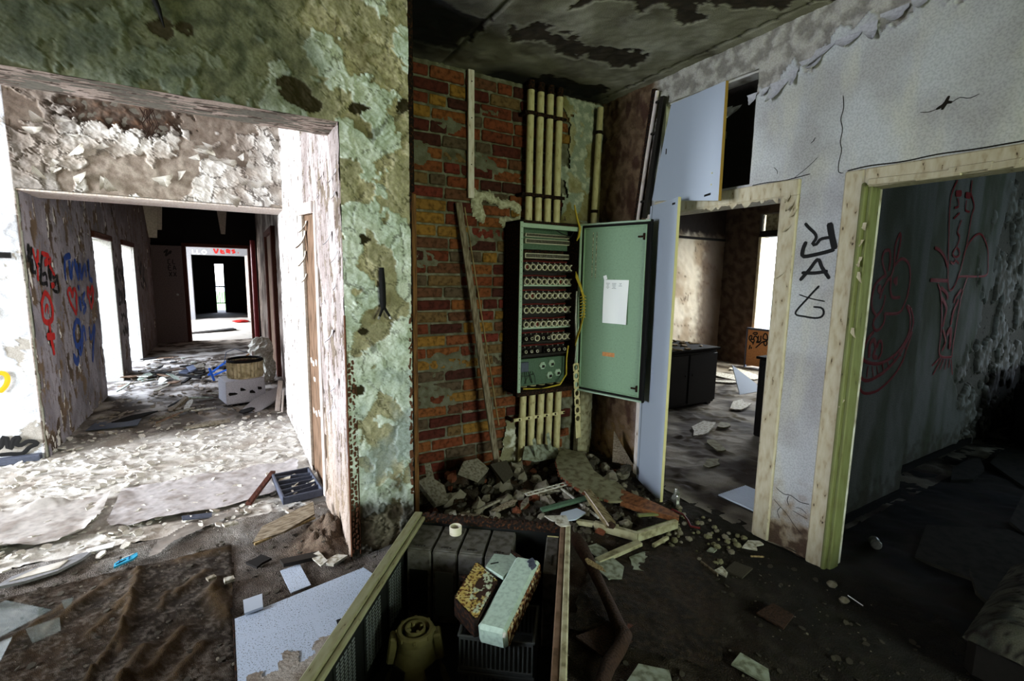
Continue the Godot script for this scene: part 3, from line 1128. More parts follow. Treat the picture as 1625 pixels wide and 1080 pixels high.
# ------------------------------------------------------------------ the brick alcove
func build_alcove():
	var mortar := func(u: float, v: float) -> Color:
		var x := 0.80 + u
		var n := soft(x * 3.0 + 5.0, v * 3.0)
		var n2 := soft(x * 14.0, v * 14.0)
		var c := lin("66634f").lerp(lin("858272"), clampf(0.5 + n2 * 1.7, 0, 1)).lerp(lin("55503e"), clampf(n * 1.6, 0, 1))
		var h := -0.002 + 0.010 * n2 + 0.004 * n
		# mortar smeared over the courses
		for s in [[1.36, 0.92, 0.19, 0.11], [1.22, 0.66, 0.19, 0.12], [1.05, 2.30, 0.14, 0.10], [1.60, 2.28, 0.10, 0.06], [1.15, 1.62, 0.12, 0.06], [0.95, 2.02, 0.12, 0.05], [1.62, 2.62, 0.10, 0.05], [0.93, 1.30, 0.08, 0.05], [1.30, 2.50, 0.10, 0.05], [1.00, 2.62, 0.14, 0.06], [1.45, 1.75, 0.08, 0.05], [1.02, 0.45, 0.10, 0.04]]:
			var d: float = Vector2((x - s[0]) / s[2], (v - s[1]) / s[3]).length() + 0.7 * n + 0.25 * n2
			if d < 1.0:
				h += 0.016 * smoothstep(1.0, 0.7, d)
				c = c.lerp(lin("666352"), 0.5)
		c.a = h
		return c
	var w := struct("wall_alcove", relief(Vector3(0.80, 0, -3.08), Vector3.RIGHT, Vector3.UP, Vector3.BACK, 1.85, 2.87, 0.012, mortar), mats.relief_dull, "bare brick wall of the alcove behind the electrical cabinet")
	obj("masonry", span_mesh(Vector3(0.80, 0, -3.10), Vector3(2.76, 2.9, -3.3)), mats.masonry, w)
	var row := 0
	var y := 0.02
	while y < 2.84:
		var x := 0.80 + (0.0 if row % 2 == 0 else -0.125) + rng.randf_range(-0.03, 0.03)
		var k := rng.randi() % 4
		while x < 2.32:
			var l := 0.238
			if (k + row) % 5 == 4:
				l = 0.113
			elif (k * 7 + row * 3) % 13 == 0:
				l = 0.165
			k += 1
			var cx := x + l * 0.5
			x += l + 0.012
			if cx - l * 0.5 < 0.79 or cx > 2.36:
				continue
			if cx > 1.86 and cx < 2.26 and y > 0.68 and y < 1.84:
				continue
			if y > 2.05 and cx > 2.25:
				continue
			var proud := rng.randf_range(0.001, 0.010)
			if rng.randf() < 0.06:
				proud = -0.006
			var b := obj("brick", box_mesh(Vector3(l, 0.068 + rng.randf_range(-0.003, 0.003), 0.05), 0.006, 0.0035), mats["brick_%d" % (rng.randi() % 12)], w)
			b.position = Vector3(cx, y + 0.036, -3.105 + proud + 0.0)
			b.rotation_degrees = Vector3(rng.randf_range(-1, 1), rng.randf_range(-1.2, 1.2), rng.randf_range(-0.7, 0.7))
			b.position.z = -3.08 + proud - 0.019
		row += 1
		y += 0.083
	# plaster left on the wall
	var ochre := func(u: float, v: float) -> Color:
		var n := soft(u * 3.0, v * 3.0 + 17.0)
		var n2 := soft(u * 12.0, v * 12.0)
		if u < 0.07 + 0.10 * n and v < 1.7:
			return Color(0, 0, 0, -9)
		var c := lin("7f7850").lerp(lin("a19a7c"), clampf(0.5 + n * 1.6, 0, 1)).lerp(lin("6d6030"), clampf(smoothstep(0.5, 0.0, v) + n2, 0, 1) * 0.6)
		var p := peel(u * 1.2, v, 6.0, 0.1, 0.006)
		if p.x > 0.0:
			c = lin("8b9284").lerp(lin("b8b8a8"), clampf(n2 * 2.0, 0, 1))
		c.a = 0.02 + 0.006 * n2 + p.y
		return c
	obj("plaster_patch", relief(Vector3(2.19, 1.92, -3.08), Vector3.RIGHT, Vector3.UP, Vector3.BACK, 0.44, 0.92, 0.010, ochre), mats.relief, w)
	obj("plaster_patch", relief(Vector3(2.42, 0.05, -3.08), Vector3.RIGHT, Vector3.UP, Vector3.BACK, 0.21, 1.9, 0.012, ochre), mats.relief, w)
	var lump := func(u: float, v: float) -> Color:
		# a ragged tongue of pale filler that runs along the top of the cabinet and down beside the batten
		var n := soft(u * 9.0 + 2.0, v * 9.0)
		var n2 := soft(u * 30.0, v * 30.0)
		var d := capsule(Vector2(u, v), Vector2(0.08, 0.23), Vector2(0.42, 0.16)) - 0.045
		d = minf(d, capsule(Vector2(u, v), Vector2(0.07, 0.22), Vector2(0.12, 0.07)) - 0.045)
		d = minf(d, capsule(Vector2(u, v), Vector2(0.32, 0.05), Vector2(0.42, 0.06)) - 0.04)
		d += 0.035 * n
		if d > 0.0:
			return Color(0, 0, 0, -9)
		var c := lin("c2bda6").lerp(lin("9c967c"), clampf(0.4 + n2 * 1.5, 0, 1))
		c.a = 0.014 + 0.022 * smoothstep(0.0, -0.03, d) + 0.004 * n2
		return c
	obj("filler", relief(Vector3(1.43, 1.84, -3.08), Vector3.RIGHT, Vector3.UP, Vector3.BACK, 0.46, 0.34, 0.007, lump), mats.relief, w)
	var low := func(u: float, v: float) -> Color:
		var n := soft(u * 8.0 + 9.0, v * 8.0)
		var n2 := soft(u * 26.0, v * 26.0)
		var d := Vector2((u - 0.10) / 0.085, (v - 0.12) / 0.25).length() + 0.35 * n
		if d > 1.0:
			return Color(0, 0, 0, -9)
		var c := lin("8a8468").lerp(lin("d2d0c4"), clampf(n * 2.4 + 0.2, 0, 1))
		c.a = 0.02 + 0.012 * n + 0.004 * n2
		return c
	obj("plaster_patch", relief(Vector3(1.72, 0.02, -3.07), Vector3.RIGHT, Vector3.UP, Vector3.BACK, 0.2, 0.40, 0.008, low), mats.relief, w)
	# side wall of the alcove behind the pier's edge is part of the pier's masonry; a batten and a rusty angle stand there
	var post := begin()
	bar(post, Vector3(0.858, 0.02, -2.48), Vector3(0.858, 1.92, -2.48), 0.026, 0.05, Vector3.RIGHT, 0.003)
	single("wooden_batten", done(post), mats.brown_batten, "narrow brown wooden batten standing upright along the pier's right edge", "batten")
	var angle := begin()
	bar(angle, Vector3(0.848, 1.93, -2.50), Vector3(0.848, 2.86, -2.50), 0.04, 0.06, Vector3.RIGHT, 0.004)
	bar(angle, Vector3(0.832, 0.40, -2.437), Vector3(0.832, 1.93, -2.437), 0.012, 0.012, Vector3.RIGHT, 0.002)
	single("edge_rail", done(angle), mats.dark_rust, "dark rusted steel edge rail at the upper end of the pier's right edge", "rail")
	# cream batten nailed to the bricks
	var b := single("painted_batten", bar_mesh(Vector3(1.471, 2.03, -3.052), Vector3(1.468, 2.855, -3.052), 0.045, 0.026), mats.casing_white, "cream painted batten fixed upright high on the brick wall", "batten")
	for h in [2.25, 2.55, 2.78]:
		obj("nail", lathe_mesh([[0.0, 0.004], [0.004, 0.003], [0.004, 0.0]], 8), mats.dark_rust, b).transform = xf(Vector3(1.47, h, -3.039), Vector3(90, 0, 0))
	# weathered plank leaning on the bricks
	var pl := begin()
	bar(pl, Vector3(1.615, 0.06, -2.86), Vector3(1.372, 1.99, -3.035), 0.045, 0.022, Vector3(0.98, 0.12, 0.1), 0.004)
	var plank := single("leaning_plank", done(pl), mats.grey_wood, "long weathered plank leaning against the bricks left of the cabinet", "plank")
	var split := begin()
	bar(split, Vector3(1.612, 0.45, -2.868), Vector3(1.405, 1.96, -3.01), 0.008, 0.012, Vector3(0.98, 0.12, 0.1), 0.002)
	obj("splinter", done(split), mats.old_wood, plank)
	# conduits
	for i in 4:
		var x := 1.912 + i * 0.083
		var p := single("conduit_pipe", tube_mesh([Vector3(x, 1.86, -3.0), Vector3(x - 0.002, 2.3, -3.0), Vector3(x, 2.842 - 0.012 * (i % 2), -3.0)], 0.0265, 14), mats.pipe_cream, ["leftmost of the four cream pipes rising from the cabinet's top", "second from left of the four cream pipes above the cabinet", "third from left of the four cream pipes above the cabinet", "rightmost of the four cream pipes rising from the cabinet's top"][i], "pipe", Transform3D.IDENTITY, "cream pipes above the cabinet")
		obj("rust_end", tube_mesh([Vector3(x, 2.80, -3.0), Vector3(x, 2.862, -3.0)], 0.0275, 14), mats.dark_rust, p)
	for i in 5:
		var x := 1.890 + i * 0.083
		single("conduit_pipe", tube_mesh([Vector3(x - 0.004, 0.03, -3.0), Vector3(x, 0.35, -3.0), Vector3(x + 0.004, 0.68, -3.0)], 0.0275, 14), mats.pipe_cream, ["leftmost of the five cream pipes below the cabinet", "second from left of the five cream pipes below the cabinet", "middle one of the five cream pipes below the cabinet", "second from right of the five cream pipes below the cabinet", "rightmost of the five cream pipes below the cabinet"][i], "pipe", Transform3D.IDENTITY, "cream pipes below the cabinet")
	var clamps := [[2.645, 1.875, 2.205, 4, "rusty pipe clamp holding the four pipes near the ceiling"], [2.087, 1.86, 2.215, 4, "rusty pipe clamp holding the four pipes just above the cabinet"], [0.43, 1.80, 2.276, 5, "cream pipe clamp across the five pipes below the cabinet"]]
	for c in clamps:
		var st := begin()
		span(st, Vector3(c[1], c[0] - 0.012, -2.978), Vector3(c[2], c[0] + 0.012, -2.972), 0.002)
		for i in c[3]:
			var x: float = (1.912 if c[3] == 4 else 1.890) + i * 0.083
			tube(st, [Vector3(x, c[0] - 0.013, -3.0), Vector3(x, c[0] + 0.013, -3.0)], 0.0305, 14)
		var o := single("pipe_clamp", done(st), mats.dark_rust if c[3] == 4 else mats.pipe_cream, c[4], "clamp")
		for i in c[3] + 1:
			var x: float = (1.912 if c[3] == 4 else 1.890) + (i - 0.5) * 0.083
			obj("bolt", lathe_mesh([[0.0, 0.008], [0.007, 0.007], [0.007, 0.0]], 6), mats.dark_rust, o).transform = xf(Vector3(x, c[0], -2.972), Vector3(90, 0, 0))
		obj("anchor", span_mesh(Vector3(c[1] - 0.02, c[0] - 0.012, -3.075), Vector3(c[1] + 0.004, c[0] + 0.012, -2.975), 0.003), mats.dark_rust, o)
	var lone := single("conduit_pipe", tube_mesh([Vector3(2.518, 1.0, -3.0), Vector3(2.522, 1.95, -3.0), Vector3(2.55, 2.80, -3.0)], 0.024, 14), mats.pipe_cream, "single cream pipe running up in the corner beside the damp brown wall", "pipe")
	for h in [2.616, 2.02]:
		obj("pipe_clip", tube_mesh([Vector3(2.527 + (h - 2.02) * 0.03, h - 0.012, -3.0), Vector3(2.527 + (h - 2.02) * 0.03, h + 0.012, -3.0)], 0.029, 14), mats.dark_rust, lone)
	# boxed-in pale upright in the lower corner
	var up := begin()
	bar(up, Vector3(2.465, 0.02, -3.0), Vector3(2.485, 0.68, -3.0), 0.10, 0.08, Vector3.RIGHT, 0.012)
	bar(up, Vector3(2.545, 0.02, -3.02), Vector3(2.56, 0.68, -3.02), 0.045, 0.06, Vector3.RIGHT, 0.010)
	single("corner_casing", done(up), mats.window_cream, "pale flaking boxed casing in the corner under the cabinet door", "casing")


# ------------------------------------------------------------------ the electrical cabinet
func build_cabinet():
	var c := thing("electrical_cabinet", "open green electrical cabinet full of old fuse rows on the brick wall", "cabinet")
	var x0 := 1.745
	var x1 := 2.285
	var y0 := 0.655
	var y1 := 1.89
	var zb := -3.05
	var zf := -2.85
	var st := begin()
	span(st, Vector3(x0, y0, zb), Vector3(x0 + 0.022, y1, zf))
	span(st, Vector3(x1 - 0.022, y0, zb), Vector3(x1, y1, zf))
	span(st, Vector3(x0, y1 - 0.02, zb), Vector3(x1, y1, zf))
	span(st, Vector3(x0, y0, zb), Vector3(x1, y0 + 0.02, zf))
	span(st, Vector3(x0, y0, zb), Vector3(x1, y1, zb + 0.015))
	obj("body", done(st), mats.dark_rust, c)
	st = begin()
	span(st, Vector3(x0 + 0.004, y0 + 0.01, zf - 0.012), Vector3(x0 + 0.030, y1 - 0.012, zf + 0.004), 0.002)
	obj("frame_strip", done(st), mats.cabinet_edge, c)
	st = begin()
	span(st, Vector3(x1 - 0.016, y0 + 0.03, zf - 0.02), Vector3(x1 - 0.002, y1 - 0.03, zf + 0.002), 0.002)
	obj("frame_strip", done(st), mats.cabinet_edge, c)
	st = begin()
	span(st, Vector3(x0 + 0.03, y1 - 0.05, zf - 0.03), Vector3(x1 - 0.02, y1 - 0.018, zf - 0.002), 0.003)
	obj("top_rim", done(st), mats.cabinet_edge, c)
	st = begin()
	span(st, Vector3(x0 - 0.004, y0 - 0.012, zf - 0.05), Vector3(x1 + 0.004, y0 + 0.022, zf + 0.006), 0.004)
	obj("bottom_rim", done(st), mats.dark_rust, c)
	# holes along the left strip
	st = begin()
	for i in 30:
		var y := y0 + 0.04 + i * 0.0395
		lathe(st, xf(Vector3(x0 + 0.017, y, zf + 0.0045), Vector3(90, 0, 0)), [[0.0, 0.001], [0.0028, 0.0009], [0.0028, 0.0]], 6)
	tag(obj("screw_hole", done(st), mats.black_paint, c), "", "", "", "stuff")
	# green back plate at the top and terminal strips
	obj("back_plate", span_mesh(Vector3(1.80, 1.70, -2.985), Vector3(2.25, 1.86, -2.97), 0.002), mats.cabinet_inside, c)
	for t in [[1.800, 0.024], [1.757, 0.034], [1.654, 0.036]]:
		var s := obj("terminal_strip", span_mesh(Vector3(1.85, t[0] - t[1] * 0.5, -2.965), Vector3(2.243, t[0] + t[1] * 0.5, -2.935), 0.003), mats.porcelain if t[1] > 0.022 else mats.bare_metal, c)
		st = begin()
		for i in 38:
			var x := 1.856 + i * 0.0103
			span(st, Vector3(x, t[0] - t[1] * 0.36, -2.936), Vector3(x + 0.0055, t[0] + t[1] * 0.36, -2.929), 0.0008)
		obj("terminal", done(st), mats.bakelite, s)
	# fuse rows
	var ring := begin()
	lathe(ring, Transform3D.IDENTITY, [[0.0165, 0.0], [0.0243, 0.0], [0.0243, 0.024], [0.0215, 0.029], [0.0178, 0.029], [0.0165, 0.022], [0.0165, 0.0]], 18)
	var ring_mesh := done(ring)
	var core_mesh := lathe_mesh([[0.0, 0.008], [0.008, 0.007], [0.0165, 0.005], [0.0165, 0.0]], 14)
	var cap_mesh := lathe_mesh([[0.0, 0.034], [0.006, 0.034], [0.008, 0.030], [0.015, 0.027], [0.019, 0.02], [0.019, 0.0]], 16)
	var wall_c := begin()
	span(wall_c, Vector3(1.79, 0.90, -2.99), Vector3(2.25, 1.62, -2.975), 0.002)
	obj("mounting_plate", done(wall_c), mats.bakelite, c)
	for r in 7:
		var y := 1.572 - r * 0.1042 + (0.0 if r < 6 else 0.008)
		var rail := obj("fuse_rail", span_mesh(Vector3(1.835, y - 0.034, -2.968), Vector3(2.268, y - 0.022, -2.925), 0.002), mats.cabinet_edge if r % 3 == 1 else mats.dark_metal, c)
		obj("red_wire_run", tube_mesh([Vector3(1.84, y + 0.040, -2.955), Vector3(1.95, y + 0.045, -2.945), Vector3(2.1, y + 0.038, -2.955), Vector3(2.23, y + 0.044, -2.95)], 0.006, 6), mats.red_plastic, rail)
		for i in 9:
			var x := 1.862 + i * 0.0502
			if r == 6 and (i == 3 or i == 8):
				continue
			var at := Vector3(x, y, -2.958)
			var base := obj("fuse_socket", box_mesh(Vector3(0.046, 0.05, 0.02), 0.003), mats.bakelite, c)
			base.position = at
			var dark: bool = r == 6 or r == 5 and i in [0, 1, 3, 4]
			if dark:
				obj("fuse_cap", cap_mesh, mats.bakelite, base).transform = xf(Vector3(0, 0, 0.01), Vector3(90, 0, 0))
				obj("cap_ring", lathe_mesh([[0.008, 0.031], [0.011, 0.0315], [0.011, 0.029]], 14), mats.porcelain, base).transform = xf(Vector3(0, 0, 0.01), Vector3(90, 0, 0))
			else:
				obj("fuse_ring", ring_mesh, mats.porcelain, base).transform = xf(Vector3(0, 0, 0.01), Vector3(90, 0, 0))
				obj("fuse_core", core_mesh, mats.red_plastic if (i * 5 + r * 3) % 11 == 0 else mats.bakelite, base).transform = xf(Vector3(0, 0, 0.01), Vector3(90, 0, 0))
			obj("terminal_screw", lathe_mesh([[0.0, 0.008], [0.005, 0.007], [0.005, 0.0]], 8), mats.bare_metal, base).transform = xf(Vector3(0.008, 0.031, 0.004), Vector3(90, 0, 0))
	# lower green panel with relays and meter
	var panel := obj("relay_panel", span_mesh(Vector3(1.80, 0.69, -2.975), Vector3(2.245, 0.895, -2.955), 0.003), mats.cabinet_inside, c)
	for p in [[2.03, 0.835], [2.115, 0.845], [2.10, 0.755], [2.175, 0.77]]:
		var hex := lathe_mesh([[0.0, 0.020], [0.017, 0.020], [0.030, 0.012], [0.032, 0.0]], 6)
		obj("relay", hex, mats.cabinet_edge, panel).transform = xf(Vector3(p[0], p[1], -2.955), Vector3(90, 0, 0))
		obj("relay_slot", span_mesh(Vector3(p[0] - 0.012, p[1] - 0.014, -2.936), Vector3(p[0] + 0.012, p[1] + 0.006, -2.930), 0.002), mats.bakelite, panel)
	st = begin()
	span(st, Vector3(1.83, 0.80, -2.957), Vector3(1.90, 0.875, -2.935), 0.004)
	obj("meter", done(st), mats.slate_plastic, panel)
	st = begin()
	for i in 7:
		var a := Vector3(1.83 + 0.018 * i, 0.80, -2.945)
		tube(st, [a, a + Vector3(rng.randf_range(-0.02, 0.02), -0.04, 0.012), a + Vector3(rng.randf_range(-0.02, 0.04), -0.09, 0.0)], 0.0022, 5)
	tube(st, [Vector3(1.82, 0.775, -2.945), Vector3(1.88, 0.765, -2.94), Vector3(1.95, 0.778, -2.945)], 0.0022, 5)
	obj("relay_wire", done(st), mats.cable_black, panel)
	st = begin()
	tube(st, [Vector3(1.83, 0.685, -2.90), Vector3(1.98, 0.672, -2.88), Vector3(2.15, 0.69, -2.88), Vector3(2.215, 0.76, -2.89), Vector3(2.22, 0.88, -2.90), Vector3(2.24, 0.98, -2.91)], 0.006, 7)
	obj("cable", done(st), mats.insulation, c)
	st = begin()
	tube(st, [Vector3(2.02, 1.86, -2.88), Vector3(2.12, 1.82, -2.88), Vector3(2.22, 1.80, -2.89), Vector3(2.25, 1.86, -2.88)], 0.004, 6)
	obj("cable", done(st), mats.cable_black, c)
	# the door, hinged on the right and open
	var hinge := Vector3(2.285, 0, zf)
	var d := Vector3(0.165, 0, 0.51).normalized()
	var into := Vector3(-d.z, 0, d.x)            # the inner face looks back into the room
	var t := Transform3D(Basis(d, Vector3.UP, d.cross(Vector3.UP)), hinge)
	var wd := 0.556
	var door := obj("door", null, null, c)
	door.transform = t
	st = begin()
	box(st, Transform3D(Basis.IDENTITY, Vector3(wd * 0.5, 1.268, 0.0)), Vector3(wd, 1.245, 0.004), 0.001)
	door.mesh = done(st)
	door.material_override = mats.cabinet_green
	var s := signf(t.basis.z.dot(into))          # side of the inner face along the door's own z
	st = begin()
	box(st, Transform3D(Basis.IDENTITY, Vector3(0.006, 1.268, s * 0.011)), Vector3(0.012, 1.25, 0.030), 0.003)
	for y in [0.650, 1.886]:
		box(st, Transform3D(Basis.IDENTITY, Vector3(wd * 0.5, y, s * 0.011)), Vector3(wd, 0.012, 0.030), 0.003)
	obj("door_rim", done(st), mats.cabinet_edge, door)
	st = begin()
	for e in [0.034, wd - 0.034]:
		box(st, Transform3D(Basis.IDENTITY, Vector3(e, 1.268, s * 0.008)), Vector3(0.010, 1.19, 0.012), 0.002)
	for y in [0.678, 1.858]:
		box(st, Transform3D(Basis.IDENTITY, Vector3(wd * 0.5, y, s * 0.008)), Vector3(wd - 0.06, 0.010, 0.012), 0.002)
	obj("inner_lip", done(st), mats.cabinet_green, door)
	st = begin()
	box(st, Transform3D(Basis.IDENTITY, Vector3(0.020, 1.268, s * 0.004)), Vector3(0.016, 1.22, 0.006), 0.001)
	box(st, Transform3D(Basis.IDENTITY, Vector3(wd - 0.012, 1.268, s * 0.004)), Vector3(0.034, 1.24, 0.008), 0.002)
	box(st, Transform3D(Basis.IDENTITY, Vector3(wd + 0.004, 1.268, s * 0.010)), Vector3(0.008, 1.25, 0.030), 0.002)
	for y in [0.664, 1.872]:
		box(st, Transform3D(Basis.IDENTITY, Vector3(wd * 0.5, y, s * 0.004)), Vector3(wd - 0.03, 0.016, 0.006), 0.001)
	obj("seal", done(st), mats.black_paint, door)
	for y in [1.783, 0.735]:
		st = begin()
		box(st, Transform3D(Basis.IDENTITY, Vector3(wd - 0.045, y, s * 0.014)), Vector3(0.014, 0.045, 0.02), 0.003)
		box(st, Transform3D(Basis.IDENTITY, Vector3(wd - 0.065, y, s * 0.016)), Vector3(0.05, 0.012, 0.008), 0.002)
		obj("latch", done(st), mats.dark_rust, door)
	st = begin()
	for x in [0.105, 0.135]:
		box(st, Transform3D(Basis.IDENTITY, Vector3(x, 1.665, s * 0.0026)), Vector3(0.003, 0.33, 0.001), 0.0003)
	obj("rust_run", done(st), mats.rust_paint, door)
	for y in [1.70, 0.84]:
		obj("hinge", tube_mesh([Vector3(0.0, y - 0.03, 0), Vector3(0.0, y + 0.03, 0)], 0.009, 10), mats.dark_metal, door)
	# the paper and the label on the door
	var ft := Transform3D(t.basis, t.origin + into * 0.006)
	var sheet := begin()
	for i in 8:
		for k in 10:
			var q := []
			for o in [[0, 0], [1, 0], [1, 1], [0, 1]]:
				var a: float = (i + o[0]) / 8.0
				var b: float = (k + o[1]) / 10.0
				q.append(Vector3(0.211 + a * 0.197, 1.178 + b * 0.312, s * (0.001 + 0.010 * a * a * (1.0 - b) + 0.002 * sin(a * 7.0 + b * 4.0))))
			quad(sheet, q[0], q[1], q[2], q[3])
	var paper := single("paper_sheet", done(sheet), mats.paper, "white paper sheet stuck on the inside of the green cabinet door", "paper", ft)
	st = begin()
	for i in 5:
		for k in 3:
			var x := 0.235 + k * 0.05
			var y := 1.465 - i * 0.009
			if k < 2 or i < 3:
				box(st, Transform3D(Basis.IDENTITY, Vector3(x + 0.012, y, s * (0.0055 + 0.0002 * i))), Vector3(rng.randf_range(0.012, 0.034), 0.0022, 0.001), 0.0002)
	obj("faint_print", done(st), mats.vent_grey, paper)
	st = begin()
	box(st, Transform3D(Basis.from_euler(Vector3(0, 0, 0.3)), Vector3(0.222, 1.505, s * 0.003)), Vector3(0.028, 0.03, 0.001), 0.0003)
	obj("tape", done(st), mats.paper, paper)
	st = begin()
	box(st, Transform3D(Basis.IDENTITY, Vector3(0.272, 0.950, s * 0.001)), Vector3(0.10, 0.030, 0.0015), 0.0004)
	single("paper_label", done(st), mats.orange_board, "small orange brown label low on the green cabinet door", "label", ft)
	# wires, strap and cables that hang at the hinge side
	st = begin()
	tube(st, [Vector3(2.235, 2.03, -2.88), Vector3(2.24, 1.93, -2.85), Vector3(2.255, 1.86, -2.83), Vector3(2.245, 1.80, -2.83), Vector3(2.235, 1.77, -2.84)], [0.006, 0.008, 0.009, 0.010, 0.004], 7)
	single("frayed_cord", done(st), mats.insulation, "short frayed yellow cord hanging over the cabinet's top edge", "cord")
	st = begin()
	for k in 4:
		var o := Vector3(-0.004 * k, -0.012 * k, 0.005 * k)
		tube(st, [Vector3(2.235, 1.545, -2.84) + o, Vector3(2.262, 1.46, -2.815) + o, Vector3(2.280, 1.37, -2.79) + o, Vector3(2.283, 1.26, -2.785) + o, Vector3(2.268, 1.16, -2.80) + o, Vector3(2.245, 1.03, -2.83) + o], 0.0035, 6)
	for i in 8:
		var y := 1.36 - i * 0.022
		tube(st, [Vector3(2.245, y, -2.79), Vector3(2.262, y + 0.012, -2.765), Vector3(2.284, y + 0.004, -2.772)], 0.0036, 5)
	single("cable_bundle", done(st), mats.insulation, "yellow cable bundle looping out of the cabinet by the door hinge", "cable")
	st = begin()
	var outer := [Vector3(2.245, 1.40, -2.835), Vector3(2.240, 1.2, -2.83), Vector3(2.252, 1.0, -2.825), Vector3(2.245, 0.86, -2.825)]
	tube(st, outer, [0.006, 0.009, 0.006, 0.006], 7)
	single("grey_cable", done(st), mats.bare_metal, "grey cable hanging straight down beside the open cabinet's right edge", "cable")
	# perforated strap
	st = begin()
	var m0 := Vector3(2.250, 0.860, -2.822)
	var m1 := Vector3(2.300, 0.28, -2.822)
	var dirn := (m1 - m0).normalized()
	var across := Vector3.BACK.cross(dirn).normalized()
	for i in 8:
		var c0 := m0 + dirn * (0.036 + i * 0.068)
		for k in 16:
			var a := TAU * k / 16
			var a2 := TAU * (k + 1) / 16
			var q := []
			for aa in [a, a2]:
				var v := Vector2(cos(aa), sin(aa))
				var e := v / maxf(absf(v.x) / 0.026, absf(v.y) / 0.034)
				q.append([c0 + across * v.x * 0.017 + dirn * v.y * 0.021, c0 + across * e.x + dirn * e.y])
			if i == 7:
				continue
			for off: float in [-0.0015, 0.0015]:
				var z := Vector3.BACK * off
				quad(st, q[0][0] + z, q[0][1] + z, q[1][1] + z, q[1][0] + z)
			quad(st, q[0][0] - Vector3.BACK * 0.0015, q[0][0] + Vector3.BACK * 0.0015, q[1][0] + Vector3.BACK * 0.0015, q[1][0] - Vector3.BACK * 0.0015)
			quad(st, q[0][1] - Vector3.BACK * 0.0015, q[0][1] + Vector3.BACK * 0.0015, q[1][1] + Vector3.BACK * 0.0015, q[1][1] - Vector3.BACK * 0.0015)
	bar(st, m0 + dirn * 0.476, m1 + dirn * 0.02, 0.05, 0.003, across, 0.001)
	single("perforated_strap", done(st), mats.pipe_cream, "perforated metal strap hanging from the cabinet's lower right corner", "strap")


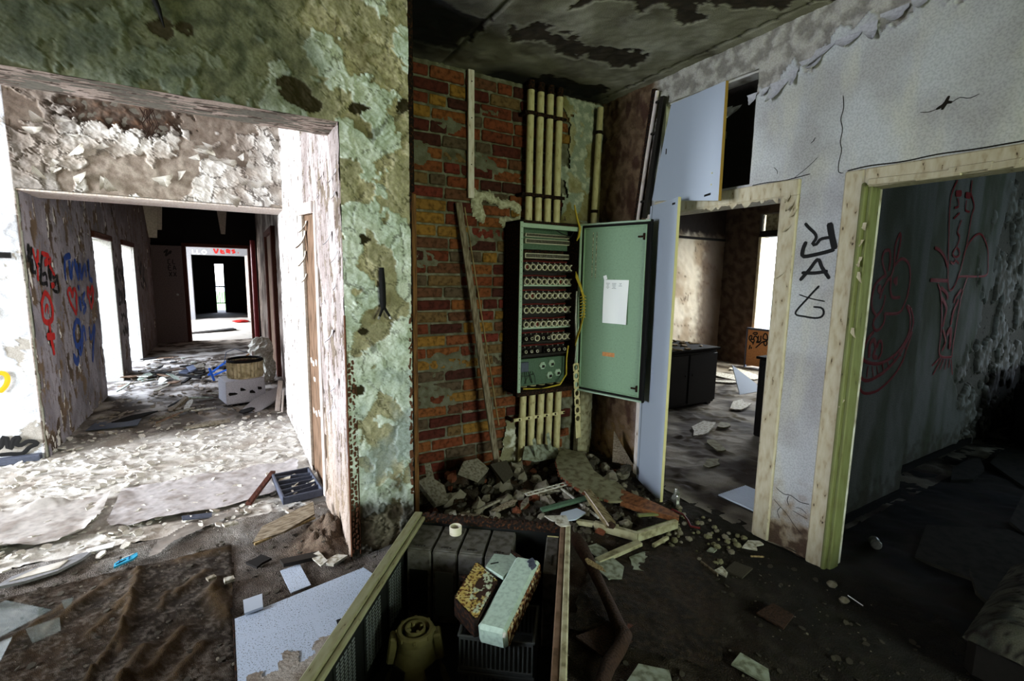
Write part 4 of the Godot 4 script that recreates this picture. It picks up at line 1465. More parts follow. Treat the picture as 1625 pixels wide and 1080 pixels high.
# ------------------------------------------------------------------ right wall: casings, wardrobe leaves, doorways
func build_right_side():
	var cas: Material = mats.casing_cream
	# near doorway into the side room
	var d1 := obj("door_1", span_mesh(Vector3(2.612, 0.0, -1.555), Vector3(2.645, 1.955, -1.462), 0.006), cas)
	tag(d1, "flaking cream door casing of the doorway into the lit side room", "door frame", "", "structure")
	obj("lintel_casing", span_mesh(Vector3(2.610, 1.950, -2.46), Vector3(2.645, 2.036, -1.462), 0.006), cas, d1)
	obj("casing_board", span_mesh(Vector3(2.606, 0.0, -2.53), Vector3(2.645, 1.955, -2.455), 0.006), mats.casing_white, d1)
	obj("jamb_lining", span_mesh(Vector3(2.625, 0.0, -1.566), Vector3(2.78, 1.97, -1.548), 0.004), cas, d1)
	obj("jamb_lining", span_mesh(Vector3(2.625, 0.0, -2.452), Vector3(2.78, 1.97, -2.436), 0.004), cas, d1)
	obj("head_lining", span_mesh(Vector3(2.620, 1.945, -2.45), Vector3(2.78, 1.962, -1.55), 0.004), cas, d1)
	for i in 13:
		var z := -2.05 + i * 0.038 + rng.randf_range(-0.01, 0.01)
		obj("paint_flap", flap_mesh(Vector3(2.618, 1.953, z), Vector3.BACK, Vector3(-0.6, 0, 0.1), rng.randf_range(0.025, 0.05), rng.randf_range(0.015, 0.05)), cas, d1)
	for p in [[1.93, -1.50, 0.05, 0.08], [1.88, -1.475, 0.03, 0.06], [1.97, -1.52, 0.04, 0.07], [1.80, -1.50, 0.04, 0.05], [1.55, -1.51, 0.03, 0.05]]:
		obj("paint_flap", flap_mesh(Vector3(2.612, p[0], p[1]), Vector3.BACK, Vector3.LEFT, p[2], p[3]), cas, d1)
	# far doorway into the dark room
	var d2 := obj("door_2", span_mesh(Vector3(2.606, 0.0, -1.245), Vector3(2.645, 2.03, -1.160), 0.007), cas)
	tag(d2, "cream casing of the wide doorway into the dark room at the right", "door frame", "", "structure")
	obj("lintel_casing", span_mesh(Vector3(2.608, 1.955, -1.160), Vector3(2.645, 2.03, -0.02), 0.006), cas, d2)
	obj("stop_bead", span_mesh(Vector3(2.600, 0.0, -1.166), Vector3(2.640, 1.965, -1.146), 0.006), mats.casing_green, d2)
	obj("jamb_lining", span_mesh(Vector3(2.628, 0.0, -1.160), Vector3(2.715, 1.965, -1.130), 0.004), mats.casing_green, d2)
	obj("head_lining", span_mesh(Vector3(2.625, 1.945, -1.15), Vector3(2.735, 1.965, -0.05), 0.004), cas, d2)
	obj("casing_board", span_mesh(Vector3(2.606, 0.0, -0.06), Vector3(2.645, 2.03, 0.03), 0.006), cas, d2)
	for i in 6:
		var z := -1.08 + i * 0.10
		var st := begin()
		box(st, xf(Vector3(2.604, 1.962 - 0.004 * (i % 3), z), Vector3(rng.randf_range(-3, 3), 0, rng.randf_range(-14, 10))), Vector3(0.02, 0.03, rng.randf_range(0.08, 0.16)), 0.004)
		obj("loose_strip", done(st), cas, d2)
	for p in [[1.70, -1.15], [1.62, -1.152], [1.55, -1.148], [1.28, -1.15], [1.78, -1.15], [0.92, -1.15]]:
		obj("paint_flap", flap_mesh(Vector3(2.612, p[0], p[1]), Vector3.BACK, Vector3(-0.7, 0, 0.7), rng.randf_range(0.02, 0.035), rng.randf_range(0.03, 0.07)), mats.casing_cream, d2)
	# leaning conduits with their rail in front of the damp wall
	var o := single("leaning_conduit", tube_mesh([Vector3(2.604, 2.775, -2.478), Vector3(2.604, 2.35, -2.545), Vector3(2.604, 1.90, -2.605), Vector3(2.604, 1.2, -2.62)], 0.013, 10), mats.casing_white, "pale thin conduit running down the damp brown wall beside the wardrobe panel", "conduit")
	obj("rail", bar_mesh(Vector3(2.615, 2.80, -2.515), Vector3(2.615, 1.90, -2.635), 0.03, 0.03), mats.dark_rust, o)
	obj("gap_shade", bar_mesh(Vector3(2.60, 2.72, -2.415), Vector3(2.60, 1.93, -2.53), 0.035, 0.035), mats.dark_metal, o)  # dark bar stands for the shadowed gap left of the hung board
	for y in [2.70, 2.50, 2.05]:
		obj("bracket", span_mesh(Vector3(2.594, y - 0.008, -2.46 - (2.78 - y) * 0.14 - 0.03), Vector3(2.62, y + 0.008, -2.43 - (2.78 - y) * 0.14 + 0.02), 0.003), mats.dark_metal, o)
	# hanging wardrobe panel above the doorway
	var n := Vector3(0.975, 0.0, 0.221).normalized()
	var corners := [Vector3(2.58, 2.643, -2.329), Vector3(2.47, 2.609, -1.844), Vector3(2.47, 1.955, -1.838), Vector3(2.612, 2.05, -2.49)]
	var wp := single("hanging_board", plate_mesh(corners, n, 0.016), mats.laminate, "blue grey laminate cupboard board hung askew high above the near doorway", "board")
	obj("edge_strip", bar_mesh(Vector3(2.478, 2.609, -1.841), Vector3(2.478, 1.955, -1.835), 0.018, 0.005, n, 0.001), mats.edge_band_dark, wp)
	obj("handle_slot", plate_mesh([Vector3(2.493, 1.993, -1.955), Vector3(2.481, 1.997, -1.902), Vector3(2.481, 2.009, -1.902), Vector3(2.493, 2.005, -1.955)], -n, 0.0015), mats.black_paint, wp)
	for h in [2.12, 2.055]:
		obj("screw_hole", lathe_mesh([[0.0, 0.002], [0.005, 0.0015], [0.005, 0.0]], 8), mats.edge_band, wp).transform = Transform3D(Basis(Quaternion(Vector3.UP, -n)), Vector3(2.4785, h, -1.90))
	obj("fixing_batten", bar_mesh(Vector3(2.60, 2.35, -2.36), Vector3(2.575, 2.35, -1.90), 0.03, 0.04), mats.dark_metal, wp)
	# tall wardrobe leaf standing ajar
	var foot := Vector3(2.427, 0.0, -2.094)
	var back := Vector3(2.565, 0.0, -2.45)
	var dir := (back - foot).normalized()
	var nn := dir.cross(Vector3.UP)
	var up := Vector3.UP
	var leaf := single("wardrobe_leaf", plate_mesh([foot + up * 0.012, back + up * 0.02, back + up * 2.0, foot + up * 2.005], nn, 0.018), mats.laminate, "tall pale blue laminate door leaf with a yellow edge standing ajar", "door leaf")
	obj("edge_strip", bar_mesh(foot + up * 0.012 + nn * 0.009 - dir * 0.002, foot + up * 2.005 + nn * 0.009 - dir * 0.002, 0.004, 0.019, dir, 0.001), mats.edge_band, leaf)
	for side: float in [-0.0012, 0.0188]:
		obj("handle_slot", plate_mesh([foot + up * 1.965 + dir * 0.03 + nn * side, foot + up * 1.965 + dir * 0.07 + nn * side, foot + up * 1.978 + dir * 0.07 + nn * side, foot + up * 1.978 + dir * 0.03 + nn * side], nn, 0.0006), mats.black_paint, leaf)
	obj("seam", bar_mesh(back + up * 0.02 - dir * 0.035 + nn * (-0.001), back + up * 2.0 - dir * 0.035 + nn * (-0.001), 0.003, 0.002, dir, 0.0005), mats.vent_grey, leaf)


# ------------------------------------------------------------------ the side room behind the near doorway
func build_side_room():
	var wall := func(u: float, v: float) -> Color:
		var x := 2.7 + u
		var n := soft(x * 1.1, v * 1.1)
		var n2 := soft(x * 6.0, v * 6.0)
		var c := lin("cfc4b0").lerp(lin("a4927a"), clampf(0.4 + n * 1.6, 0, 1))
		var e := noise_edge.get_noise_2d(x * 3.0, v * 3.0) + 1.0
		if e < 0.02 and n > 0.0:
			c = c.lerp(lin("4a3c30"), 0.7)
		c = c.lerp(lin("57463a"), 0.85 * smoothstep(7.15, 7.45, x + 0.1 * n2))
		c = c.lerp(lin("2e241e"), smoothstep(2.22, 2.34, v + 0.06 * n2))
		c.a = 0.01 * n2
		return c
	var w := struct("wall_side", relief(Vector3(2.7, 0, -5.7), Vector3.RIGHT, Vector3.UP, Vector3.BACK, 5.3, 2.87, 0.03, wall), mats.relief, "soot-stained cream end wall of the side room")
	obj("masonry", span_mesh(Vector3(2.6, 0, -5.72), Vector3(8.2, 2.9, -5.95)), mats.masonry, w)
	var rail := begin()
	span(rail, Vector3(2.7, 2.20, -5.70), Vector3(7.9, 2.24, -5.66), 0.006)
	obj("picture_rail", done(rail), mats.soot, w)
	var soot := func(u: float, v: float) -> Color:
		var z := -5.7 + u
		if z > -5.02 and z < -3.3 and (v < 2.24 or v > 2.33 and v < 2.62):
			return Color(0, 0, 0, -9)
		var n2 := soft(z * 5.0, v * 5.0)
		var c := lin("54463a").lerp(lin("3a2e26"), clampf(0.5 + n2 * 1.6, 0, 1))
		c.a = 0.008 * n2
		return c
	var e := struct("wall_end", relief(Vector3(7.92, 0, -5.7), Vector3.BACK, Vector3.UP, Vector3.LEFT, 4.2, 2.87, 0.03, soot), mats.relief, "dark sooty wall of the side room round its bright balcony doorway")
	var st := begin()
	span(st, Vector3(7.94, 0, -5.9), Vector3(8.15, 2.9, -5.02))
	span(st, Vector3(7.94, 0, -3.3), Vector3(8.15, 2.9, -1.4))
	span(st, Vector3(7.94, 2.62, -5.02), Vector3(8.15, 2.9, -3.3))
	obj("masonry", done(st), mats.masonry, e)
	st = begin()
	span(st, Vector3(7.90, 2.24, -5.02), Vector3(8.12, 2.34, -3.3))
	obj("transom_bar", done(st), mats.soot, e)
	obj("jamb_lining", span_mesh(Vector3(7.90, 0, -5.03), Vector3(8.15, 2.24, -4.98), 0.006), mats.casing_cream, e)
	obj("transom_panel", span_mesh(Vector3(8.02, 2.34, -5.0), Vector3(8.04, 2.62, -3.3), 0.003), mats.window_cream, e)
	st = begin()
	span(st, Vector3(2.72, 0, -1.36), Vector3(3.99, 2.9, -1.56))
	span(st, Vector3(3.99, 0, -1.57), Vector3(8.0, 2.9, -1.62))
	struct("wall_partition", done(st), mats.plaster_white, "partition between the side room and the dark room")
	# furniture
	var d := thing("low_cabinet", "black low cabinet with a charred debris-covered top in the side room", "cabinet", Vector3(4.53, 0.0, -3.95))
	obj("body", box_mesh(Vector3(1.02, 0.64, 0.66), 0.012), mats.dark_furniture, d).position = Vector3(0, 0.35, 0)
	obj("top", box_mesh(Vector3(1.08, 0.03, 0.72), 0.006), mats.soot, d).position = Vector3(0, 0.69, 0)
	for x in [-0.46, 0.46]:
		obj("plinth", box_mesh(Vector3(0.08, 0.04, 0.6), 0.005), mats.dark_furniture, d).position = Vector3(x, 0.02, 0)
	for x in [-0.26, 0.26]:
		var dr := obj("door", box_mesh(Vector3(0.49, 0.58, 0.016), 0.004), mats.dark_furniture, d)
		dr.position = Vector3(x, 0.35, 0.338)
		obj("knob", lathe_mesh([[0.0, 0.02], [0.012, 0.018], [0.014, 0.008], [0.006, 0.0]], 10), mats.dark_metal, dr).transform = xf(Vector3(-signf(x) * 0.2, 0.05, 0.01), Vector3(90, 0, 0))
	st = begin()
	for i in 46:
		box(st, xf(Vector3(rng.randf_range(-0.5, 0.5), 0.712, rng.randf_range(-0.33, 0.33)), Vector3(rng.randf_range(-12, 12), rng.randf() * 360, 0)), Vector3(rng.randf_range(0.03, 0.14), 0.012, rng.randf_range(0.02, 0.06)), 0.003)
	var deb := obj("charred_litter", done(st), mats.old_wood, d)
	tag(deb, "", "", "", "stuff")
	for i in 2:
		var q := thing("chair_back", ["narrow dark chair back showing behind the left end of the black low cabinet", "wider dark chair back rising behind the right part of the low cabinet"][i], "chair", Vector3([4.66, 5.28][i], 0.0, [-4.55, -4.75][i]), Vector3(0, 200, 0))
		obj("backrest", box_mesh(Vector3([0.34, 0.46][i], 0.28, 0.04), 0.01), mats.dark_furniture, q).position = Vector3(0, 0.82 - 0.02 * i, 0)
		obj("seat", box_mesh(Vector3(0.44, 0.06, 0.42), 0.015), mats.dark_furniture, q).position = Vector3(0, 0.44, 0.2)
		for lx in [-0.18, 0.18]:
			obj("rear_leg", box_mesh(Vector3(0.035, 0.92, 0.035), 0.006), mats.dark_furniture, q).position = Vector3(lx, 0.46, -0.02)
			obj("front_leg", box_mesh(Vector3(0.035, 0.42, 0.035), 0.006), mats.dark_furniture, q).position = Vector3(lx, 0.21, 0.38)
	var c2 := thing("side_cabinet", "tall dark cabinet with papers on top close to the doorway's right jamb", "cabinet", Vector3(4.76, 0, -2.36), Vector3(0, 0, 0))
	obj("body", box_mesh(Vector3(0.84, 0.76, 0.60), 0.012), mats.dark_furniture, c2).position = Vector3(0, 0.38, 0)
	obj("top", box_mesh(Vector3(0.88, 0.025, 0.64), 0.006), mats.soot, c2).position = Vector3(0, 0.772, 0)
	obj("drawer", box_mesh(Vector3(0.014, 0.2, 0.5), 0.004), mats.dark_furniture, c2).position = Vector3(-0.426, 0.6, 0)
	for i in 2:
		single("loose_paper", slab_mesh(outline(0.14, 0.10, 6, 0.2), 0.004), mats.paper, ["white paper lying at the front edge of the side room's tall dark cabinet", "second sheet lying further back on top of the tall dark cabinet"][i], "paper", xf(Vector3(4.55 + 0.33 * i, 0.786, -2.50 + 0.2 * i), Vector3(0, 40 * i, 2)))
	var board := thing("graffiti_board", "orange board with a black sprayed tag in the balcony doorway", "board", Vector3(7.75, 0.06, -4.72))
	obj("panel", box_mesh(Vector3(0.02, 0.64, 0.56), 0.003), mats.orange_board, board).position = Vector3(0, 0.30, 0)
	st = begin()
	span(st, Vector3(-0.018, 0.60, -0.29), Vector3(0.018, 0.635, 0.29), 0.003)
	span(st, Vector3(-0.018, -0.06, -0.29), Vector3(0.018, 0.635, -0.262), 0.003)
	span(st, Vector3(-0.018, -0.06, 0.262), Vector3(0.018, 0.635, 0.29), 0.003)
	obj("frame", done(st), mats.slate_plastic, board)
	var lines := [
		[[-4.871, 0.407], [-4.876, 0.437], [-4.939, 0.485], [-4.949, 0.530], [-4.924, 0.558], [-4.902, 0.551], [-4.909, 0.504], [-4.923, 0.482]],
		[[-4.901, 0.485], [-4.876, 0.503], [-4.853, 0.480], [-4.872, 0.427]],
		[[-4.853, 0.480], [-4.867, 0.524], [-4.844, 0.557], [-4.806, 0.542], [-4.791, 0.498], [-4.814, 0.455]],
		[[-4.889, 0.588], [-4.870, 0.612], [-4.812, 0.619], [-4.820, 0.590], [-4.873, 0.582]],
		[[-4.785, 0.574], [-4.787, 0.509], [-4.779, 0.454], [-4.743, 0.484], [-4.741, 0.579]], [[-4.733, 0.485], [-4.813, 0.445]],
		[[-4.628, 0.518], [-4.695, 0.530], [-4.699, 0.574], [-4.673, 0.621], [-4.635, 0.596], [-4.625, 0.518], [-4.680, 0.472], [-4.660, 0.420], [-4.631, 0.434], [-4.629, 0.478], [-4.651, 0.495], [-4.720, 0.462], [-4.768, 0.411], [-4.821, 0.358]],
		[[-4.606, 0.587], [-4.559, 0.592], [-4.591, 0.503], [-4.590, 0.434]], [[-4.604, 0.501], [-4.562, 0.514]], [[-4.921, 0.396], [-4.935, 0.317]], [[-4.897, 0.368], [-4.898, 0.327]]]
	var sp := begin()
	for l in lines:
		sp.append_from(stroke_mesh(l, 0.022, Vector3(-0.010, -0.06, 4.72), Vector3.BACK, Vector3.LEFT, func(_a, _b): return 0.0), 0, Transform3D.IDENTITY)
	obj("sprayed_tag", sp.commit(), mats.spray_black, board)
	single("paper_tent", plate_mesh([Vector3(5.75, 0.0, -3.75), Vector3(6.3, 0.0, -3.75), Vector3(5.85, 0.30, -4.05)], Vector3(0, 0.6, 1), 0.01), mats.laminate, "pale folded sheet standing like a tent on the side room floor", "sheet")
	for i in 9:
		var p: Array = [[3.99, -2.96, 0.26, 0.09], [5.15, -3.35, 0.24, 0.1], [3.7, -2.6, 0.14, 0.06], [6.6, -4.6, 0.3, 0.12], [6.9, -4.35, 0.25, 0.15], [3.3, -2.35, 0.10, 0.05], [7.2, -4.7, 0.2, 0.1], [6.2, -4.3, 0.2, 0.08], [4.3, -2.95, 0.12, 0.07]][i]
		single("floor_litter", slab_mesh(outline(p[2], p[3], 9, 0.3), 0.012), mats.paint_shard_white if i % 3 != 2 else mats.board_grey, "torn scrap lying on the side room floor", "litter", xf(Vector3(p[0], 0.02, p[1]), Vector3(rng.randf_range(-5, 5), rng.randf() * 360, rng.randf_range(-5, 5))), "scraps on the side room floor")
	# ribbed mat at the threshold
	var m := begin()
	for i in 15:
		bar(m, Vector3(2.86 + i * 0.021, 0.022, -1.96), Vector3(2.86 + i * 0.021, 0.022, -1.60), 0.012, 0.012, Vector3.RIGHT, 0.003)
	var mt := single("ribbed_mat", done(m), mats.laminate, "pale ribbed grating lying on the threshold of the near doorway", "mat")
	obj("backing", span_mesh(Vector3(2.85, 0.006, -1.965), Vector3(3.165, 0.016, -1.595), 0.003), mats.dark_metal, mt)
	# bare branches outside the balcony doorway
	var tr := thing("bare_tree", "thin bare branches outside the side room's bright doorway", "tree", Vector3(11.5, -0.26, -6.0))
	st = begin()
	tube(st, [Vector3(0, 0, 0), Vector3(0.05, 1.2, 0.1), Vector3(-0.05, 2.4, 0.3), Vector3(0.1, 3.8, 0.5)], [0.05, 0.04, 0.03, 0.012], 7)
	obj("trunk", done(st), mats.bark, tr)
	st = begin()
	for i in 26:
		var y := rng.randf_range(0.6, 3.4)
		var a := rng.randf() * TAU
		var d0 := Vector3(cos(a), rng.randf_range(-0.2, 0.7), sin(a))
		var p0 := Vector3(0, y, 0.12 * y)
		tube(st, [p0, p0 + d0 * 0.5, p0 + d0 * 0.9 + Vector3(0, rng.randf_range(-0.2, 0.2), 0.1), p0 + d0 * 1.5 + Vector3(0, rng.randf_range(-0.3, 0.3), 0.2)], [0.012, 0.009, 0.006, 0.003], 5)
	obj("branch", done(st), mats.bark, tr)


# ------------------------------------------------------------------ the dark room at the right
func build_dark_room():
	var wall := func(u: float, v: float) -> Color:
		var x := 2.7 + u
		var n := soft(x * 2.0, v * 0.8 + 31.0)
		var n2 := soft(x * 8.0, v * 8.0)
		var c := lin("8d8b86").lerp(lin("6c6c5c"), clampf(0.4 + n * 1.5, 0, 1)).lerp(lin("5e644c"), clampf(soft(x * 3.0, v * 0.4 + 9.0) * 1.8, 0, 1) * 0.6)
		var h := 0.002 * n2
		var rough := smoothstep(5.55, 5.95, x + 0.5 * n + 0.25 * (1.2 - v))
		if rough > 0.5:
			var p := peel(x * 1.6, v * 1.6, 5.0, -0.02, 0.02)
			c = lin("7a746a").lerp(lin("b4b2ac"), clampf(n2 * 2.0, 0, 1)) if p.x > 0.0 else lin("3a332c")
			h = 0.01 * n2 + (0.012 if p.x > 0.0 else -0.02)
		c = c.lerp(lin("5c5448"), 0.7 * smoothstep(0.25, 0.05, v + 0.2 * n2))
		c.a = h
		return c
	var st := begin()
	var w := struct("wall_room", relief(Vector3(2.71, 0, -1.345), Vector3.RIGHT, Vector3.UP, Vector3.BACK, 1.29, 2.87, 0.018, wall), mats.relief, "dim plaster wall of the dark room covered with red line graffiti")
	var far := func(u: float, v: float) -> Color:
		return wall.call(u + 1.33, v)
	obj("recess", relief(Vector3(4.03, 0, -1.53), Vector3.RIGHT, Vector3.UP, Vector3.BACK, 3.8, 2.87, 0.022, far), mats.relief, w)
	span(st, Vector3(3.99, 0, -1.352), Vector3(4.002, 2.9, -1.56), 0.003)
	obj("corner", done(st), mats.plaster_white, w)
	obj("skirting", span_mesh(Vector3(2.72, 0, -1.352), Vector3(4.0, 0.06, -1.33), 0.006), mats.soot, w)
	obj("skirting", span_mesh(Vector3(4.03, 0, -1.54), Vector3(6.0, 0.06, -1.512), 0.006), mats.soot, w)
	obj("masonry", span_mesh(Vector3(4.0, 0, -1.545), Vector3(8.0, 2.9, -1.6)), mats.masonry, w)
	st = begin()
	span(st, Vector3(7.8, 0, -1.6), Vector3(8.0, 0.72, 3.2))
	span(st, Vector3(7.8, 1.9, -1.6), Vector3(8.0, 2.9, 3.2))
	span(st, Vector3(7.8, 0.72, -1.6), Vector3(8.0, 1.9, -1.05))
	span(st, Vector3(7.8, 0.72, -0.80), Vector3(8.0, 1.9, 3.2))
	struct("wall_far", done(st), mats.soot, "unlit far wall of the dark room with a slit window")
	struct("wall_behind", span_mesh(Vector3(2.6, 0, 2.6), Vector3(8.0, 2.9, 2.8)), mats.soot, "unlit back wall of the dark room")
	var s := thing("old_sofa", "nearly black old sofa against the dark room's rough wall", "sofa", Vector3(6.85, 0, -0.95), Vector3(0, 0, 0))
	obj("seat", box_mesh(Vector3(1.1, 0.40, 0.8), 0.04), mats.dark_furniture, s).position = Vector3(0, 0.24, 0)
	obj("backrest", box_mesh(Vector3(1.1, 0.34, 0.16), 0.04), mats.dark_furniture, s).position = Vector3(0, 0.55, -0.28)
	for x in [-0.52, 0.52]:
		obj("armrest", box_mesh(Vector3(0.14, 0.56, 0.8), 0.04), mats.dark_furniture, s).position = Vector3(x, 0.30, 0)
	var pl := [[5.4, -1.0, 0.5, 0.22, 14, "pale warped board leaning near the foot of the graffiti wall"], [3.55, -0.75, 0.42, 0.30, -30, "large dark sheet lying across the dark room floor"], [4.3, -0.55, 0.6, 0.34, 12, "wide dusty panel lying flat in the middle of the dark room"], [3.1, -0.55, 0.24, 0.16, 40, "small dark square of lino just inside the dark doorway"], [5.0, -1.25, 0.35, 0.08, 4, "narrow dark lath lying along the graffiti wall's skirting"]]
	for p in pl:
		single("floor_board", slab_mesh(outline(p[2], p[3], 6, 0.12), 0.02), mats.dark_board, p[5], "board", xf(Vector3(p[0], 0.02, p[1]), Vector3(2, p[4], 3)))
	var j := thing("crushed_can", "small shiny crushed can at the foot of the dark doorway's jamb", "can", Vector3(3.10, 0.03, -1.12), Vector3(0, 30, 80))
	obj("body", lathe_mesh([[0.0, -0.045], [0.024, -0.045], [0.028, -0.035], [0.022, 0.0], [0.028, 0.035], [0.022, 0.045], [0.0, 0.045]], 12), mats.bare_metal, j)
	obj("rim", lathe_mesh([[0.020, 0.045], [0.024, 0.049], [0.024, 0.045]], 12), mats.bare_metal, j)
	# cracked hide of an old mattress at the lower right
	var hide := func(u: float, v: float) -> Color:
		var e := noise_edge.get_noise_2d(u * 16.0, v * 16.0) + 1.0
		var c := lin("4c4a40").lerp(lin("2a2822"), clampf(0.5 + soft(u * 5.0, v * 5.0), 0, 1))
		if e < 0.08:
			c = lin("17150f")
		c.a = -0.004 if e < 0.08 else 0.002
		var r := minf(minf(u, 0.8 - u), minf(v, 0.40 - v))
		c.a -= 0.09 * pow(clampf(1.0 - r / 0.10, 0, 1), 2.0)
		return c
	var ms := thing("old_mattress", "dark cracked leather pad lying at the lower right corner", "mattress", Vector3(2.31, 0.0, -0.53), Vector3(0, 4, 0))
	obj("cover", relief(Vector3(0, 0.27, 0.40), Vector3.RIGHT, Vector3.FORWARD, Vector3.UP, 0.8, 0.40, 0.012, hide), mats.relief_dull, ms)
	obj("side", span_mesh(Vector3(0.01, 0.02, 0.01), Vector3(0.79, 0.20, 0.39), 0.03), mats.dark_furniture, ms)


# ------------------------------------------------------------------ the portal's jamb and the slot door in it
func build_portal():
	var d := obj("door_3", span_mesh(Vector3(0.500, 0.03, -3.19), Vector3(0.54, 1.95, -3.76), 0.005), mats.casing_brown)
	tag(d, "narrow brown door set back in the whitish end wall of the hall", "door", "", "structure")
	obj("casing_board", span_mesh(Vector3(0.474, 0.05, -3.20), Vector3(0.50, 1.94, -3.165), 0.006), mats.casing_white, d)
	obj("casing_bead", span_mesh(Vector3(0.472, 0.10, -3.150), Vector3(0.492, 1.55, -3.128), 0.006), mats.casing_white, d)
	obj("casing_board", span_mesh(Vector3(0.474, 0.05, -3.80), Vector3(0.50, 1.94, -3.75), 0.006), mats.white_paint, d)
	obj("head_casing", bar_mesh(Vector3(0.468, 1.945, -3.80), Vector3(0.468, 1.90, -3.17), 0.07, 0.025, Vector3.UP, 0.005), mats.casing_white, d)
	for p in [[1.80, -3.70, 0.10, 0.16], [1.66, -3.72, 0.08, 0.14], [1.86, -3.62, 0.08, 0.10], [1.50, -3.72, 0.05, 0.08]]:
		obj("torn_paint", flap_mesh(Vector3(0.494, p[0], p[1]), Vector3.FORWARD, Vector3.LEFT, p[2], p[3]), mats.plaster_white, d)
	for i in 7:
		obj("paint_flake", slab_mesh(outline(0.02, 0.045, 7, 0.3), 0.003), mats.plaster_white, d).transform = Transform3D(Basis(Vector3.UP, PI).rotated(Vector3.FORWARD, PI / 2), Vector3(0.4985, rng.randf_range(0.5, 1.0), rng.randf_range(-3.7, -3.4)))
	# peeling strips on the outer jamb
	for p in [[1.98, -2.60], [1.90, -2.52], [1.72, -2.66], [1.45, -2.58], [1.20, -2.70], [2.05, -2.85], [1.95, -3.0], [1.62, -2.5], [0.95, -2.6], [0.8, -2.75], [1.35, -2.95], [2.0, -2.47]]:
		obj("paint_curl", flap_mesh(Vector3(0.480, p[0], p[1]), Vector3.FORWARD, Vector3.LEFT, rng.randf_range(0.015, 0.035), rng.randf_range(0.03, 0.09)), mats.paint_lavender, d)
	# the rusted, perforated corner bead laid bare at the pier's lower left edge
	var st := begin()
	for i in 34:
		var y := 0.06 + i * 0.030
		for k in 2:
			var x := 0.500 + 0.020 * k + rng.randf_range(-0.004, 0.004)
			box(st, xf(Vector3(x, y + 0.015 * k, -2.425), Vector3(0, 0, rng.randf_range(-20, 20))), Vector3(0.013, 0.024, 0.012), 0.003, 0.002)
	span(st, Vector3(0.484, 0.03, -2.44), Vector3(0.492, 1.30, -2.418), 0.003)
	span(st, Vector3(0.530, 0.03, -2.434), Vector3(0.536, 0.95, -2.422), 0.002)
	single("corner_bead", done(st), mats.bead_rust, "rusted perforated corner bead bared at the pier's lower left edge", "corner bead")
	st = begin()
	for i in 22:
		var y := 0.32 + i * 0.045 + rng.randf_range(-0.02, 0.02)
		box(st, xf(Vector3(0.818, y, -2.424), Vector3(0, 0, rng.randf_range(-30, 30))), Vector3(rng.randf_range(0.006, 0.02), rng.randf_range(0.02, 0.05), 0.01), 0.003, 0.003)
	single("rust_edge", done(st), mats.bead_rust, "flaking rusty edge bead down the pier's right edge", "corner bead")
	# forked black hook on the pier
	st = begin()
	tube(st, [Vector3(0.672, 1.535, -2.416), Vector3(0.672, 1.45, -2.408), Vector3(0.673, 1.36, -2.406), Vector3(0.674, 1.33, -2.404)], [0.012, 0.016, 0.016, 0.012], 9)
	var h := single("forked_hook", done(st), mats.black_paint, "black forked hook fixed upright on the flaking green pier", "hook")
	for s: float in [-1.0, 1.0]:
		st = begin()
		tube(st, [Vector3(0.674, 1.345, -2.404), Vector3(0.674 + 0.012 * s, 1.318, -2.398), Vector3(0.674 + 0.028 * s, 1.288, -2.385)], [0.009, 0.007, 0.006], 8)
		obj("prong", done(st), mats.black_paint, h)
		st = begin()
		tube(st, [Vector3(0.674 + 0.027 * s, 1.291, -2.386), Vector3(0.674 + 0.031 * s, 1.280, -2.381)], 0.0072, 8)
		obj("tip", done(st), mats.bare_metal, h)
	# dark crack on the wall over the portal
	st = begin()
	tube(st, [Vector3(-0.205, 2.62, -2.424), Vector3(-0.185, 2.55, -2.418), Vector3(-0.168, 2.50, -2.415), Vector3(-0.155, 2.44, -2.42)], [0.006, 0.012, 0.009, 0.002], 6)
	single("hanging_sliver", done(st), mats.black_paint, "long black sliver hanging on the olive wall above the portal", "sliver")
	# flakes that curl off the hall's lintel
	var wall := get_node("wall_hall")
	for i in 26:
		var x := rng.randf_range(-1.25, 0.42)
		var y := rng.randf_range(2.14, 2.72)
		if y > 2.55 and x > -0.95 and x < -0.2:
			continue
		var m := flap_mesh(Vector3.ZERO, Vector3.RIGHT, Vector3.BACK, rng.randf_range(0.05, 0.14), rng.randf_range(0.04, 0.13))
		obj("paint_flake", m, mats.plaster_white, wall).transform = xf(Vector3(x, y, -5.05 + rng.randf_range(0.010, 0.018)), Vector3(0, 0, rng.randf_range(-60, 60)))
	var roots := begin()
	for i in 9:
		tube(roots, [Vector3(-0.48 + rng.randf_range(-0.05, 0.05), 2.80, -5.03), Vector3(-0.47 + rng.randf_range(-0.06, 0.06), 2.68, -5.01), Vector3(-0.47 + rng.randf_range(-0.04, 0.04), 2.56, -5.0)], [0.004, 0.003, 0.001], 5)
	obj("reed_matting", done(roots), mats.bark, wall)
	# skirting of the hall's bright strip of wall, and a switch box
	obj("skirting", span_mesh(Vector3(-1.8, 0.0, -5.05), Vector3(-1.34, 0.055, -4.99), 0.006), mats.slate_plastic, wall)
	obj("switch_box", span_mesh(Vector3(-1.62, 1.13, -5.05), Vector3(-1.545, 1.22, -5.02), 0.006), mats.plaster_white, wall)
	obj("cable_stub", tube_mesh([Vector3(-1.66, 1.60, -5.02), Vector3(-1.56, 1.595, -5.0), Vector3(-1.45, 1.60, -4.99), Vector3(-1.37, 1.60, -5.0)], 0.022, 8), mats.cable_black, wall)


# ------------------------------------------------------------------ the corridor and what lies beyond it
func corridor_height(z: float, y: float) -> float:
	return 0.005 * soft(z * 6.0, y * 3.0) + 0.002 * soft(z * 22.0, y * 9.0)


